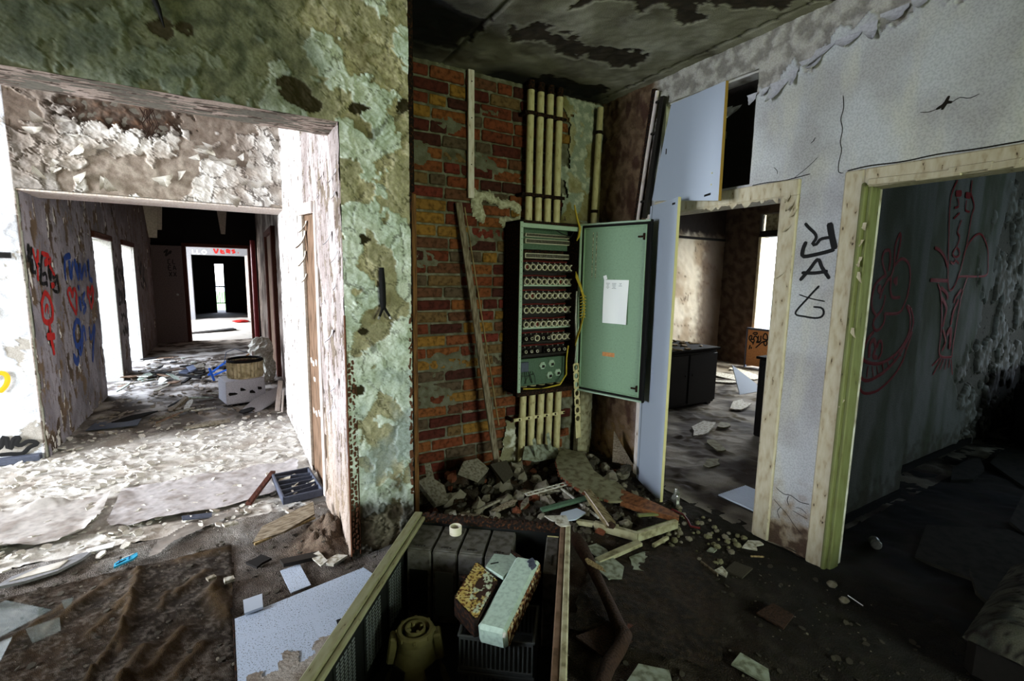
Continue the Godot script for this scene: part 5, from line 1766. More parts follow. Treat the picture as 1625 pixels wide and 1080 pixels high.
func build_corridor():
	var left := func(u: float, v: float) -> Color:
		var z := -5.05 - u
		if v < 1.90 and (z < -7.28 and z > -8.24 or z < -9.05 and z > -9.98):
			return Color(0, 0, 0, -9)
		var n := soft(z * 1.6, v * 1.2 + 80.0)
		var g := soft(z * 18.0, v * 4.0)
		var c := lin("9a949a").lerp(lin("7a747a"), clampf(0.4 + n * 1.6, 0, 1))
		var h := corridor_height(z, v)
		var chip := noise_cell.get_noise_2d(z * 14.0, v * 6.0) * 0.5 + 1.2 * soft(z * 3.2 + 12.0, v * 1.6)
		if chip > 0.36 or g > 0.40:
			c = lin("4e4034").lerp(lin("75624e"), clampf(0.5 + n, 0, 1))
			h -= 0.008
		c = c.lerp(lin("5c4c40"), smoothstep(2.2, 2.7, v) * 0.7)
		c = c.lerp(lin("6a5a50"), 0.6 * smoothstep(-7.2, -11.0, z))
		c.a = h
		return c
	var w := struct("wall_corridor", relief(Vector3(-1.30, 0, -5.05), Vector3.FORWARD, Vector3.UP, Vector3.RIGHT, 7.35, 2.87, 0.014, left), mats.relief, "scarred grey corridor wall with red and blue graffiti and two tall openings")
	var st := begin()
	span(st, Vector3(-1.31, 0, -5.06), Vector3(-1.5, 2.9, -7.28))
	span(st, Vector3(-1.31, 1.90, -7.28), Vector3(-1.5, 2.9, -9.98))
	span(st, Vector3(-1.31, 0, -8.24), Vector3(-1.5, 2.9, -9.05))
	span(st, Vector3(-1.31, 0, -9.98), Vector3(-1.5, 2.9, -12.4))
	obj("masonry", done(st), mats.white_paint, w)
	for z in [-7.28, -9.05]:
		obj("head_casing", span_mesh(Vector3(-1.32, 1.88, z + 0.03), Vector3(-1.275, 1.95, z - 0.99), 0.005), mats.red_wood, w)
		obj("jamb_casing", span_mesh(Vector3(-1.5, 0, z - 0.935), Vector3(-1.285, 1.9, z - 0.97), 0.005), mats.white_paint, w)
	var right := func(u: float, v: float) -> Color:
		var z := -5.5 - u
		var n := soft(z * 1.6, v * 1.6)
		var c := lin("9a8c80").lerp(lin("5a4a42"), clampf(0.5 + n * 1.8, 0, 1))
		c.a = corridor_height(z, v)
		return c
	var r := struct("wall_corridor", relief(Vector3(0.62, 0, -5.5), Vector3.FORWARD, Vector3.UP, Vector3.LEFT, 6.9, 2.87, 0.03, right), mats.relief, "dirty right wall of the corridor with brown door casings")
	obj("masonry", span_mesh(Vector3(0.632, 0, -5.5), Vector3(0.8, 2.9, -12.4)), mats.dark_masonry, r)
	for z in [-7.6, -8.9]:
		obj("door_casing", span_mesh(Vector3(0.56, 0, z), Vector3(0.64, 2.15, z - 0.12), 0.008), mats.red_wood, r)
	obj("door_casing", span_mesh(Vector3(0.56, 2.08, -7.6), Vector3(0.64, 2.16, -9.0), 0.008), mats.red_wood, r)
	obj("door_panel", span_mesh(Vector3(0.60, 0, -7.72), Vector3(0.63, 2.08, -8.9), 0.004), mats.casing_brown, r)
	single("red_pipe", tube_mesh([Vector3(0.53, 0.0, -12.05), Vector3(0.53, 2.2, -12.05)], 0.05, 12), mats.red_steel, "dark red upright pipe beside the far doorway of the corridor", "pipe")
	# far wall with its doorway and the door leaf on the left
	var f := begin()
	span(f, Vector3(-1.5, 0, -12.35), Vector3(-0.725, 2.9, -12.55))
	span(f, Vector3(0.445, 0, -12.35), Vector3(0.8, 2.9, -12.55))
	span(f, Vector3(-0.725, 2.05, -12.35), Vector3(0.445, 2.9, -12.55))
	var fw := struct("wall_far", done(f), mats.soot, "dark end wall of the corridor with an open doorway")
	st = begin()
	span(st, Vector3(-0.78, 0, -12.32), Vector3(-0.715, 2.06, -12.56), 0.006)
	span(st, Vector3(0.435, 0, -12.32), Vector3(0.50, 2.06, -12.56), 0.006)
	span(st, Vector3(-0.78, 2.03, -12.32), Vector3(0.50, 2.10, -12.56), 0.006)
	obj("door_casing", done(st), mats.red_wood, fw)
	var door := thing("corridor_door", "dull purple brown door leaf standing left of the corridor's far doorway", "door leaf", Vector3(-0.80, 0.0, -12.28), Vector3(0, 0, 0))
	obj("leaf", box_mesh(Vector3(0.52, 2.02, 0.04), 0.006), mats.door_purple, door).position = Vector3(-0.24, 1.02, 0.03)
	obj("knob", lathe_mesh([[0.0, 0.03], [0.02, 0.028], [0.022, 0.01], [0.012, 0.0]], 12), mats.bare_metal, door).transform = xf(Vector3(-0.10, 1.02, 0.05), Vector3(90, 0, 0))
	var marks := begin()
	for l in [[[0.05, 0.09], [0.01, 0.08], [0.01, 0.0], [0.05, 0.0]], [[0.09, 0.09], [0.09, 0.0], [0.13, 0.0]], [[0.06, -0.04], [0.01, -0.04], [0.01, -0.13], [0.06, -0.13]], [[0.01, -0.085], [0.05, -0.085]], [[0.085, -0.13], [0.11, -0.04], [0.135, -0.13]], [[0.092, -0.10], [0.128, -0.10]], [[0.01, -0.17], [0.06, -0.26]], [[0.06, -0.17], [0.01, -0.26]], [[0.085, -0.17], [0.135, -0.26]], [[0.135, -0.17], [0.085, -0.26]]]:
		marks.append_from(stroke_mesh(l, 0.016, Vector3(-0.23, 1.66, 0.05), Vector3.RIGHT, Vector3.BACK, func(_a, _b): return 0.0), 0, Transform3D.IDENTITY)
	marks.append_from(stroke_mesh([[0.0, 0.28], [0.06, 0.34], [0.03, 0.22], [0.12, 0.32], [0.10, 0.26]], 0.03, Vector3(-0.28, 1.60, 0.05), Vector3.RIGHT, Vector3.BACK, func(_a, _b): return 0.0), 0, Transform3D.IDENTITY)
	obj("sprayed_letters", marks.commit(), mats.marker_dark, door)
	# hall beyond: lit floor, a second opening with a grey lintel, then a dark room with a balcony window
	st = begin()
	span(st, Vector3(-3.7, 0, -18.0), Vector3(-0.91, 2.9, -18.3))
	span(st, Vector3(0.61, 0, -18.0), Vector3(2.6, 2.9, -18.3))
	span(st, Vector3(-0.91, 2.03, -18.0), Vector3(0.61, 2.9, -18.3))
	var hw := struct("wall_far", done(st), mats.grey_plaster, "grey wall with a second opening beyond the far doorway")
	obj("jamb_casing", span_mesh(Vector3(0.55, 0, -17.98), Vector3(0.64, 2.05, -18.3), 0.006), mats.casing_white, hw)
	st = begin()
	span(st, Vector3(-3.9, 0, -12.5), Vector3(-3.7, 0.4, -18.2))
	span(st, Vector3(-3.9, 2.5, -12.5), Vector3(-3.7, 2.9, -18.2))
	span(st, Vector3(-3.9, 0.4, -12.5), Vector3(-3.7, 2.5, -13.5))
	span(st, Vector3(-3.9, 0.4, -16.9), Vector3(-3.7, 2.5, -18.2))
	struct("wall_left", done(st), mats.plaster_white, "window wall of the hall beyond the corridor")
	st = begin()
	span(st, Vector3(2.4, 0, -12.5), Vector3(2.6, 2.9, -22.4))
	span(st, Vector3(0.8, 0, -12.36), Vector3(2.6, 2.9, -12.54))
	span(st, Vector3(-3.9, 0, -12.36), Vector3(-1.5, 2.9, -12.54))
	struct("wall_right", done(st), mats.soot, "dark side walls of the hall beyond the corridor")
	st = begin()
	span(st, Vector3(-2.6, 0, -18.3), Vector3(-2.4, 2.9, -22.4))
	span(st, Vector3(-2.6, 0, -21.0), Vector3(-0.36, 2.9, -21.2))
	span(st, Vector3(-0.09, 0, -21.0), Vector3(2.6, 2.9, -21.2))
	span(st, Vector3(-0.36, 1.80, -21.0), Vector3(-0.09, 2.9, -21.2))
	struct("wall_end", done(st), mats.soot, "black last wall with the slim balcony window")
	var rail := thing("balcony_railing", "small green-lit balcony railing behind the last window", "railing", Vector3(-0.22, -0.2, -21.9))
	obj("handrail", box_mesh(Vector3(0.9, 0.05, 0.05), 0.006), mats.dark_metal, rail).position = Vector3(0, 1.15, 0)
	obj("bottom_rail", box_mesh(Vector3(0.9, 0.04, 0.04), 0.006), mats.dark_metal, rail).position = Vector3(0, 0.5, 0)
	for i in 12:
		obj("baluster", box_mesh(Vector3(0.022, 0.62, 0.022), 0.004), mats.dark_metal, rail).position = Vector3(-0.42 + i * 0.076, 0.82, 0)
	obj("post", box_mesh(Vector3(0.05, 1.2, 0.05), 0.006), mats.dark_metal, rail).position = Vector3(0.45, 0.6, 0)
	obj("post", box_mesh(Vector3(0.05, 1.2, 0.05), 0.006), mats.dark_metal, rail).position = Vector3(-0.45, 0.6, 0)
	struct("ground", span_mesh(Vector3(-12, -0.27, -23), Vector3(12, -0.24, -50), 0.01), mats.ground_green, "green lawn seen through the last window", "ground")
	single("red_rag", lump_mesh(Vector3(0.5, 0.08, 0.3), 4.0), mats.spray_bright_red, "small bright red rag on the lit far floor", "rag", xf(Vector3(0.30, 0.04, -16.6)))
	single("floor_board", slab_mesh([[-0.6, -0.1], [0.6, -0.2], [0.55, 0.15], [-0.5, 0.2]], 0.03), mats.dark_metal, "dark board lying on the lit floor beyond the far doorway", "board", xf(Vector3(-0.42, 0.0, -14.2), Vector3(0, 20, 2)))
	# ceiling boards hanging loose
	var hang := [[-0.68, -6.9, 0.125, 0.038, 0.98, 0, 3.0, "widest of the three pale ceiling boards hanging in the corridor"], [-0.53, -7.0, 0.10, 0.03, 0.88, 0, 19.0, "slanting middle one of the hanging corridor ceiling boards"], [0.006, -6.9, 0.115, 0.022, 0.90, 0, 2.0, "single pale ceiling board hanging at the corridor's right"]]
	for b in hang:
		var m := slab_mesh([[-b[2], 0.0], [b[2], 0.0], [b[3], b[4]], [-b[3], b[4]]], 0.015)
		single("ceiling_board", m, mats.ceiling_board, b[7], "board", xf(Vector3(b[0] - 0.18 * sin(deg_to_rad(b[6])) * 2.0, 2.86, b[1]), Vector3(90, 0, b[6])))
	var sw := begin()
	for i in 30:
		box(sw, xf(Vector3(rng.randf_range(-1.2, 0.5), 2.85, rng.randf_range(-12.0, -7.5)), Vector3(rng.randf_range(-30, 30), rng.randf() * 360, rng.randf_range(-30, 30))), Vector3(rng.randf_range(0.05, 0.25), 0.012, rng.randf_range(0.04, 0.15)), 0.003)
	tag(single("peeling_ceiling_scraps", done(sw), mats.ceiling_board, "scraps of paint hanging from the corridor's dark ceiling", "scraps"), "", "", "", "stuff")
	corridor_things()


func corridor_things():
	# fluted drum on a box
	var box_at := Vector3(0.085, 0.0, -6.28)
	var bx := thing("cardboard_box", "battered pale box with torn lower edge under the fluted drum", "box", box_at, Vector3(0, 12, 0))
	obj("body", box_mesh(Vector3(0.40, 0.27, 0.38), 0.008, 0.004), mats.paint_lavender, bx).position = Vector3(0, 0.165, 0)
	for i in 4:
		obj("torn_patch", slab_mesh(outline(0.05, 0.02, 8, 0.4), 0.003), mats.soot, bx).transform = xf(Vector3(-0.13 + i * 0.085, 0.15 + 0.035 * (i % 2), 0.193), Vector3(90, 0, 20.0 * i))
	obj("foot", box_mesh(Vector3(0.34, 0.04, 0.32), 0.006), mats.soot, bx).position = Vector3(0, 0.02, 0)
	var dr := thing("fluted_drum", "cream fluted drum standing on the box in the corridor", "drum", box_at + Vector3(0.045, 0.30, -0.02))
	obj("shell", lathe_mesh([[0.185, 0.0], [0.188, 0.03], [0.190, 0.185], [0.176, 0.185], [0.170, 0.03]], 112, 0.075, 28), mats.cream_plastic, dr)
	obj("base", lathe_mesh([[0.0, 0.0], [0.183, 0.0], [0.183, 0.012], [0.0, 0.012]], 32), mats.cream_plastic, dr)
	obj("dark_rim", lathe_mesh([[0.165, 0.18], [0.194, 0.182], [0.192, 0.20], [0.18, 0.214], [0.165, 0.2]], 32, 0.03, 9), mats.soot, dr)
	obj("fill", lathe_mesh([[0.0, 0.165], [0.168, 0.172], [0.168, 0.15]], 24), mats.red_wood, dr)
	# leaf-shaped board and white sticks by the bright jamb
	single("fallen_board", slab_mesh([[-0.26, 0.14], [-0.10, 0.20], [0.12, 0.14], [0.28, -0.02], [0.34, -0.16], [0.22, -0.13], [0.02, -0.10], [-0.16, 0.0]], 0.016), mats.paint_lavender, "grey rounded board slumped against the corridor's right side", "board", xf(Vector3(0.23, 0.05, -5.95), Vector3(8, 24, 14)))
	var sticks := [[Vector3(0.40, 0.0, -5.68), Vector3(0.46, 0.30, -5.85), 0.05, "broad white splintered stick leaning on the bright jamb"], [Vector3(0.44, 0.0, -5.60), Vector3(0.475, 0.22, -5.72), 0.02, "thin white stick leaning low on the bright jamb"]]
	for s in sticks:
		single("white_stick", bar_mesh(s[0], s[1], s[2], 0.02), mats.casing_white, s[3], "stick")
	var bag := thing("white_bag", "crumpled white plastic bag heaped beyond the fluted drum", "bag", Vector3(0.36, 0.0, -7.35))
	obj("bundle", lump_mesh(Vector3(0.30, 0.30, 0.26), 3.0, 0.5, 14, 9), mats.paint_shard_white, bag).position = Vector3(0, 0.47, 0)
	obj("hanging_film", lump_mesh(Vector3(0.16, 0.50, 0.16), 8.0, 0.6, 12, 9), mats.paint_shard_white, bag).position = Vector3(0.08, 0.22, 0.04)
	for i in 3:
		obj("strip", bar_mesh(Vector3(-0.05 + 0.04 * i, 0.38, 0.12), Vector3(0.02 + 0.05 * i, 0.12, 0.16), 0.016, 0.004), mats.paint_shard_white, bag)
	var post := single("short_post", bar_mesh(Vector3(0.25, 0.0, -7.2), Vector3(0.25, 0.46, -7.2), 0.035, 0.02), mats.casing_white, "short white upright post under the plastic bag", "post")
	obj("slot", bar_mesh(Vector3(0.25, 0.05, -7.188), Vector3(0.25, 0.40, -7.188), 0.012, 0.002), mats.soot, post)
	var bl := [[Vector3(-0.30, 0.05, -7.9), Vector3(-0.02, 0.25, -8.0), "blue strap lying slantwise over the dark scrap pile"], [Vector3(-0.22, 0.02, -7.6), Vector3(-0.27, 0.20, -7.62), "short upright blue strap in the scrap pile"], [Vector3(-0.22, 0.10, -7.6), Vector3(0.0, 0.17, -7.7), "level blue strap in front of the scrap pile"]]
	for s in bl:
		single("blue_strap", bar_mesh(s[0], s[1], 0.03, 0.008), mats.blue_plastic, s[2], "strap")
	single("wire_loop", tube_mesh([Vector3(-0.10, 0.22, -7.8), Vector3(-0.06, 0.38, -7.8), Vector3(0.05, 0.42, -7.8), Vector3(0.18, 0.36, -7.8)], 0.006, 6), mats.slate_plastic, "thin grey wire looping above the scrap pile", "wire")
	single("copper_stick", bar_mesh(Vector3(-0.04, 0.18, -7.75), Vector3(0.24, 0.36, -7.7), 0.018, 0.012), mats.copper, "short copper coloured stick reaching over the scrap pile", "stick")
	for i in 12:
		var at := Vector3(rng.randf_range(-0.55, 0.05), 0.05 + 0.012 * i, rng.randf_range(-8.3, -7.6))
		single("scrap_piece", box_mesh(Vector3(rng.randf_range(0.12, 0.34), 0.03, rng.randf_range(0.05, 0.12)), 0.004, 0.006), [mats.soot, mats.dark_metal, mats.plaster_chunk, mats.slate_plastic][i % 4], "piece of scrap in the dark pile beyond the fluted drum", "scrap", xf(at, Vector3(rng.randf_range(-18, 18), rng.randf() * 360, rng.randf_range(-10, 10))), "scrap pile in the corridor")
	for i in 52:
		var at := Vector3(rng.randf_range(-1.22, -0.35), 0.03 + rng.randf_range(0.0, 0.03), rng.randf_range(-9.9, -7.3))
		if i > 40:
			at = Vector3(rng.randf_range(-0.9, 0.3), 0.03, rng.randf_range(-6.9, -5.7))
		var look: String = ["grey", "black", "white", "brown", "pale green"][i % 5]
		single("floor_scrap", slab_mesh(outline(rng.randf_range(0.05, 0.22), rng.randf_range(0.02, 0.06), 7, 0.3), 0.012), [mats.plaster_chunk, mats.soot, mats.paint_shard_white, mats.casing_brown, mats.paint_shard][i % 5], "flat %s scrap lying on the corridor floor %s" % [look, "just behind the bright threshold" if i > 40 else "by the second tall opening" if at.z < -8.5 else "by the first tall opening"], "scrap", xf(at, Vector3(rng.randf_range(-8, 8), rng.randf() * 360, rng.randf_range(-8, 8))), "scraps on the corridor floor")
	single("paper_sheet", slab_mesh([[-0.2, -0.12], [0.18, -0.14], [0.24, 0.1], [-0.16, 0.13]], 0.006), mats.slate_plastic, "grey sheet lying at the foot of the graffiti wall in the corridor", "sheet", xf(Vector3(-1.02, 0.02, -5.80), Vector3(0, -14, 2)))
	single("small_batten", box_mesh(Vector3(0.05, 0.04, 0.36), 0.005), mats.grey_wood, "short loose batten standing out in mid corridor floor", "batten", xf(Vector3(-0.53, 0.03, -6.35), Vector3(8, -18, 0)))
	single("plaster_ridge", lump_mesh(Vector3(0.38, 0.05, 0.12), 5.0, 0.5, 12, 6), mats.plaster_chunk, "low pale ridge of crumbled plaster on the corridor threshold", "plaster", xf(Vector3(-0.24, 0.02, -5.40), Vector3(0, 8, 0)))


# ------------------------------------------------------------------ things on the floor of the portal and hall
func ground_at(x: float, z: float) -> float:
	return floor_height(x, z)


func build_floor_things():
	# wrinkled brown rug
	var ridges := [
		[[-0.46, -2.87], [-0.45, -2.63], 0.022, 0.030], [[-0.45, -2.63], [-0.45, -2.40], 0.020, 0.034], [[-0.45, -2.40], [-0.51, -2.17], 0.016, 0.034], [[-0.51, -2.17], [-0.56, -1.9], 0.016, 0.03], [[-0.45, -2.42], [-0.44, -2.26], 0.020, 0.025],
		[[-0.36, -2.21], [-0.40, -2.04], 0.034, 0.052], [[-0.40, -2.04], [-0.44, -1.85], 0.03, 0.05], [[-0.24, -2.26], [-0.34, -2.03], 0.030, 0.040], [[-0.06, -2.5], [-0.01, -2.3], 0.016, 0.030], [[-0.01, -2.3], [-0.02, -2.17], 0.016, 0.030],
		[[-0.12, -2.57], [-0.13, -2.47], 0.022, 0.030], [[-0.13, -2.47], [-0.07, -2.25], 0.045, 0.035], [[-0.32, -2.57], [-0.33, -2.46], 0.018, 0.016], [[-0.48, -2.61], [-0.56, -2.43], 0.022, 0.018], [[-0.17, -2.68], [-0.28, -2.55], 0.022, 0.016],
		[[-0.17, -2.13], [-0.24, -2.0], 0.024, 0.030], [[-0.62, -2.75], [-0.72, -2.55], 0.03, 0.016], [[-0.70, -2.70], [-0.85, -2.50], 0.03, 0.018], [[-0.56, -2.85], [-0.66, -2.66], 0.025, 0.014], [[-0.28, -2.88], [-0.08, -2.86], 0.03, 0.014]]
	var rug := func(u: float, v: float) -> Color:
		var x := -1.15 + u
		var z := -1.35 - v
		var n := soft(x * 2.0, z * 2.0)
		var n2 := soft(x * 11.0, z * 11.0)
		var h := ground_at(x, z) + 0.010 + 0.008 * n + 0.002 * n2
		var top := 0.0
		for r in ridges:
			var d := capsule(Vector2(x + 0.008 * n2, z), Vector2(r[0][0], r[0][1]), Vector2(r[1][0], r[1][1]))
			if d < r[2] * 2.6:
				var k: float = exp(-pow(d / r[2], 2.0))
				h += r[3] * k * 0.62
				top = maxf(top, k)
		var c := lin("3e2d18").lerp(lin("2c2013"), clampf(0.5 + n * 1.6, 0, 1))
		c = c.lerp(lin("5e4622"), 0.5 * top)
		# grit lies in the hollows
		c = c.lerp(lin("776c60"), clampf(0.8 * n2 + 1.2 * soft(x * 38.0, z * 38.0) - 0.05 + 0.5 * smoothstep(-2.35, -2.0, z) * smoothstep(-0.75, -0.3, x), 0, 0.8) * (1.0 - top))
		var edge := minf(minf(u - 0.001, 1.10 + 0.006 * sin(z * 9.0) - u), 1.575 + 0.006 * sin(x * 8.0) - v)
		if edge < 0.0:
			return Color(0, 0, 0, -9)
		h -= 0.008 * smoothstep(0.02, 0.0, edge)
		c.a = h
		return c
	single("rug", relief(Vector3(-1.15, 0, -1.35), Vector3.RIGHT, Vector3.FORWARD, Vector3.UP, 1.13, 1.60, 0.009, rug), mats.rug, "wrinkled brown rug covered in grit in front of the portal", "rug")
	# lifted sheets of old flooring
	lino("lino_sheet", "pale dusty floor covering sheet with a curled front edge, at the left", [[-1.7, -3.30], [-1.107, -3.375], [-0.90, -3.37], [-0.760, -3.375], [-0.735, -3.58], [-0.73, -3.95], [-1.7, -3.95]], "bcb6b2", 0.035)
	lino("lino_sheet", "long pale sheet of floor covering with a raised edge reaching the pier", [[-0.69, -3.50], [-0.672, -3.43], [-0.56, -3.37], [-0.435, -3.376], [-0.20, -3.383], [0.028, -3.392], [0.176, -3.43], [0.36, -3.60], [0.42, -4.0], [-0.69, -4.0]], "c4bfc0", 0.020)
	lino("lino_scrap", "smooth grey offcut of floor covering beside the rug's far edge", [[-0.44, -2.95], [-0.41, -3.127], [-0.30, -3.22], [-0.009, -3.334], [0.006, -3.252], [-0.12, -3.20], [-0.321, -3.06], [-0.38, -2.95]], "8a837c", 0.006)
	var sl := single("plaster_slab", slab_mesh([[-0.17, 0.05], [-0.12, -0.02], [-0.03, -0.06], [0.06, -0.05], [0.10, -0.09], [0.17, -0.10], [0.13, -0.03], [0.05, 0.04], [-0.06, 0.06]], 0.014), mats.grey_plaster, "long pale slab of plaster with pointed end left of the blue packet", "plaster", xf(Vector3(-0.85, 0.012, -3.05), Vector3(0, 4, 0)))
	obj("chipped_face", slab_mesh([[-0.12, 0.03], [-0.03, -0.04], [0.08, -0.05], [0.05, 0.02]], 0.006), mats.plaster_white, sl).position = Vector3(0, 0.012, 0)
	var pk := single("blue_wrapper", slab_mesh([[-0.042, 0.040], [-0.044, 0.008], [-0.018, -0.018], [0.012, -0.032], [0.044, -0.044], [0.047, -0.018], [0.032, 0.006], [0.0, 0.018]], 0.010), mats.blue_packet, "crumpled bright blue wrapper with dark creases at the rug's far edge", "wrapper", xf(Vector3(-0.525, 0.018, -2.965), Vector3(5, 0, 2)))
	obj("dark_crease", bar_mesh(Vector3(-0.036, 0.0105, 0.022), Vector3(0.002, 0.0105, -0.004), 0.006, 0.003, Vector3.UP, 0.001), mats.spray_black, pk)
	obj("dark_bar", bar_mesh(Vector3(0.014, 0.0105, -0.022), Vector3(0.014, 0.0105, 0.006), 0.005, 0.003, Vector3.UP, 0.001), mats.spray_blue, pk)
	obj("dark_bar", bar_mesh(Vector3(-0.024, 0.0105, -0.008), Vector3(-0.024, 0.0105, 0.006), 0.004, 0.003, Vector3.UP, 0.001), mats.spray_blue, pk)
	obj("white_fold", bar_mesh(Vector3(-0.016, 0.011, -0.017), Vector3(0.030, 0.011, -0.037), 0.007, 0.004, Vector3.UP, 0.001), mats.paper, pk)
	# glass panes at the lower left
	var panes := [
		[[[-0.03, -0.13], [0.13, 0.04], [-0.05, 0.16], [-0.20, 0.10], [-0.16, -0.06]], Vector3(-0.865, 0.045, -2.66), 3.0, "largest broken glass pane, lying at the lower left on the rug"],
		[[[-0.05, -0.04], [0.05, -0.06], [0.06, 0.03], [-0.02, 0.06]], Vector3(-0.73, 0.032, -2.50), 6.0, "small glass splinter below the largest pane on the rug"],
		[[[-0.09, -0.06], [0.03, -0.08], [0.02, 0.08], [-0.08, 0.10]], Vector3(-0.84, 0.030, -2.44), -4.0, "dark glass pane half under the largest one at the lower left"],
		[[[-0.02, -0.03], [0.02, -0.035], [0.015, 0.01], [-0.005, 0.04]], Vector3(-0.685, 0.036, -2.66), 2.0, "pointed glass sliver right of the largest pane on the rug"]]
	for p in panes:
		single("glass_pane", slab_mesh(p[0], 0.004), mats.glass, p[3], "glass", xf(p[1], Vector3(p[2], 8, -p[2])))
	# boards and the grille by the foot of the pier
	var b1 := single("split_board", plate_mesh([Vector3(0.045, 0.045, -2.78), Vector3(0.10, 0.065, -2.90), Vector3(0.385, 0.10, -2.985), Vector3(0.372, 0.085, -2.85), Vector3(0.20, 0.066, -2.78)], Vector3(-0.15, 1, 0.15), 0.012), mats.flat_wood, "grey weathered split board propped at the foot of the pier", "board")
	obj("front_edge", bar_mesh(Vector3(0.05, 0.048, -2.768), Vector3(0.37, 0.085, -2.842), 0.014, 0.016, Vector3.UP, 0.003), mats.old_wood, b1)
	single("wood_lath", bar_mesh(Vector3(0.042, 0.045, -3.306), Vector3(0.215, 0.07, -3.72), 0.035, 0.02, Vector3.RIGHT, 0.003), mats.red_wood, "reddish brown lath lying slantwise on the bright hall floor", "lath")
	var tr := thing("plastic_tray", "dark slate plastic tray with ribs lying upside down by the slot door", "tray", Vector3(0.345, 0.036, -3.43), Vector3(0, 4, 0))
	var st := begin()
	span(st, Vector3(-0.13, 0, -0.22), Vector3(-0.115, 0.05, 0.22), 0.004)
	span(st, Vector3(0.105, 0, -0.20), Vector3(0.12, 0.05, 0.20), 0.004)
	span(st, Vector3(-0.13, 0, -0.22), Vector3(0.12, 0.05, -0.205), 0.004)
	span(st, Vector3(-0.13, 0, 0.205), Vector3(0.12, 0.05, 0.22), 0.004)
	obj("rim", done(st), mats.slate_plastic, tr)
	obj("floor_plate", box_mesh(Vector3(0.24, 0.008, 0.42), 0.002), mats.slate_plastic, tr).position = Vector3(0, 0.012, 0)
	for i in 5:
		obj("rib", box_mesh(Vector3(0.24, 0.03, 0.008), 0.002), mats.slate_plastic, tr).transform = xf(Vector3(0, 0.03, -0.14 + i * 0.07), Vector3(0, 6.0 * (i - 2), 0))
	st = begin()
	for i in 14:
		box(st, xf(Vector3(rng.randf_range(-0.09, 0.09), 0.03, rng.randf_range(-0.18, 0.18)), Vector3(rng.randf_range(-20, 20), rng.randf() * 360, rng.randf_range(-20, 20))), Vector3(rng.randf_range(0.02, 0.09), 0.006, rng.randf_range(0.01, 0.03)), 0.002)
	tag(obj("litter", done(st), mats.paint_shard_white, tr), "", "", "", "stuff")
	# speckled white panel beside the metal case
	var pn := single("speckled_panel", slab_mesh([[-0.05, -2.17], [0.02, -2.18], [0.51, -2.27], [0.60, -2.02], [0.22, -1.52], [-0.04, -1.50]], 0.016), mats.laminate_speck, "pale blue speckled panel lying flat beside the dark metal case", "panel", Transform3D(Basis.IDENTITY, Vector3(0, 0.035, 0)))
	obj("black_clip", box_mesh(Vector3(0.022, 0.006, 0.035), 0.002), mats.black_paint, pn).position = Vector3(0.33, 0.019, -1.93)
	obj("rusty_edge", bar_mesh(Vector3(-0.052, 0.008, -2.17), Vector3(-0.044, 0.008, -1.50), 0.008, 0.018, Vector3.RIGHT, 0.002), mats.dark_rust, pn)
	var dust := func(u: float, v: float) -> Color:
		var n := soft(u * 5.0 + 3.0, v * 5.0)
		var d := v - 0.26 - 0.42 * u + 0.14 * n
		if d > 0.0 or u > 0.29 + 0.776 * v or u < 0.01:
			return Color(0, 0, 0, -9)
		var c := lin("8f8274").lerp(lin("b0a69a"), clampf(0.5 + n * 1.8, 0, 1))
		c.a = 0.0025 + 0.002 * soft(u * 60.0, v * 60.0)
		return c
	var df := obj("dust_film", relief(Vector3(-0.03, 0.018, -1.53), Vector3.RIGHT, Vector3.FORWARD, Vector3.UP, 0.55, 0.58, 0.0045, dust), mats.relief_dull, pn)
	tag(df, "", "", "", "stuff")
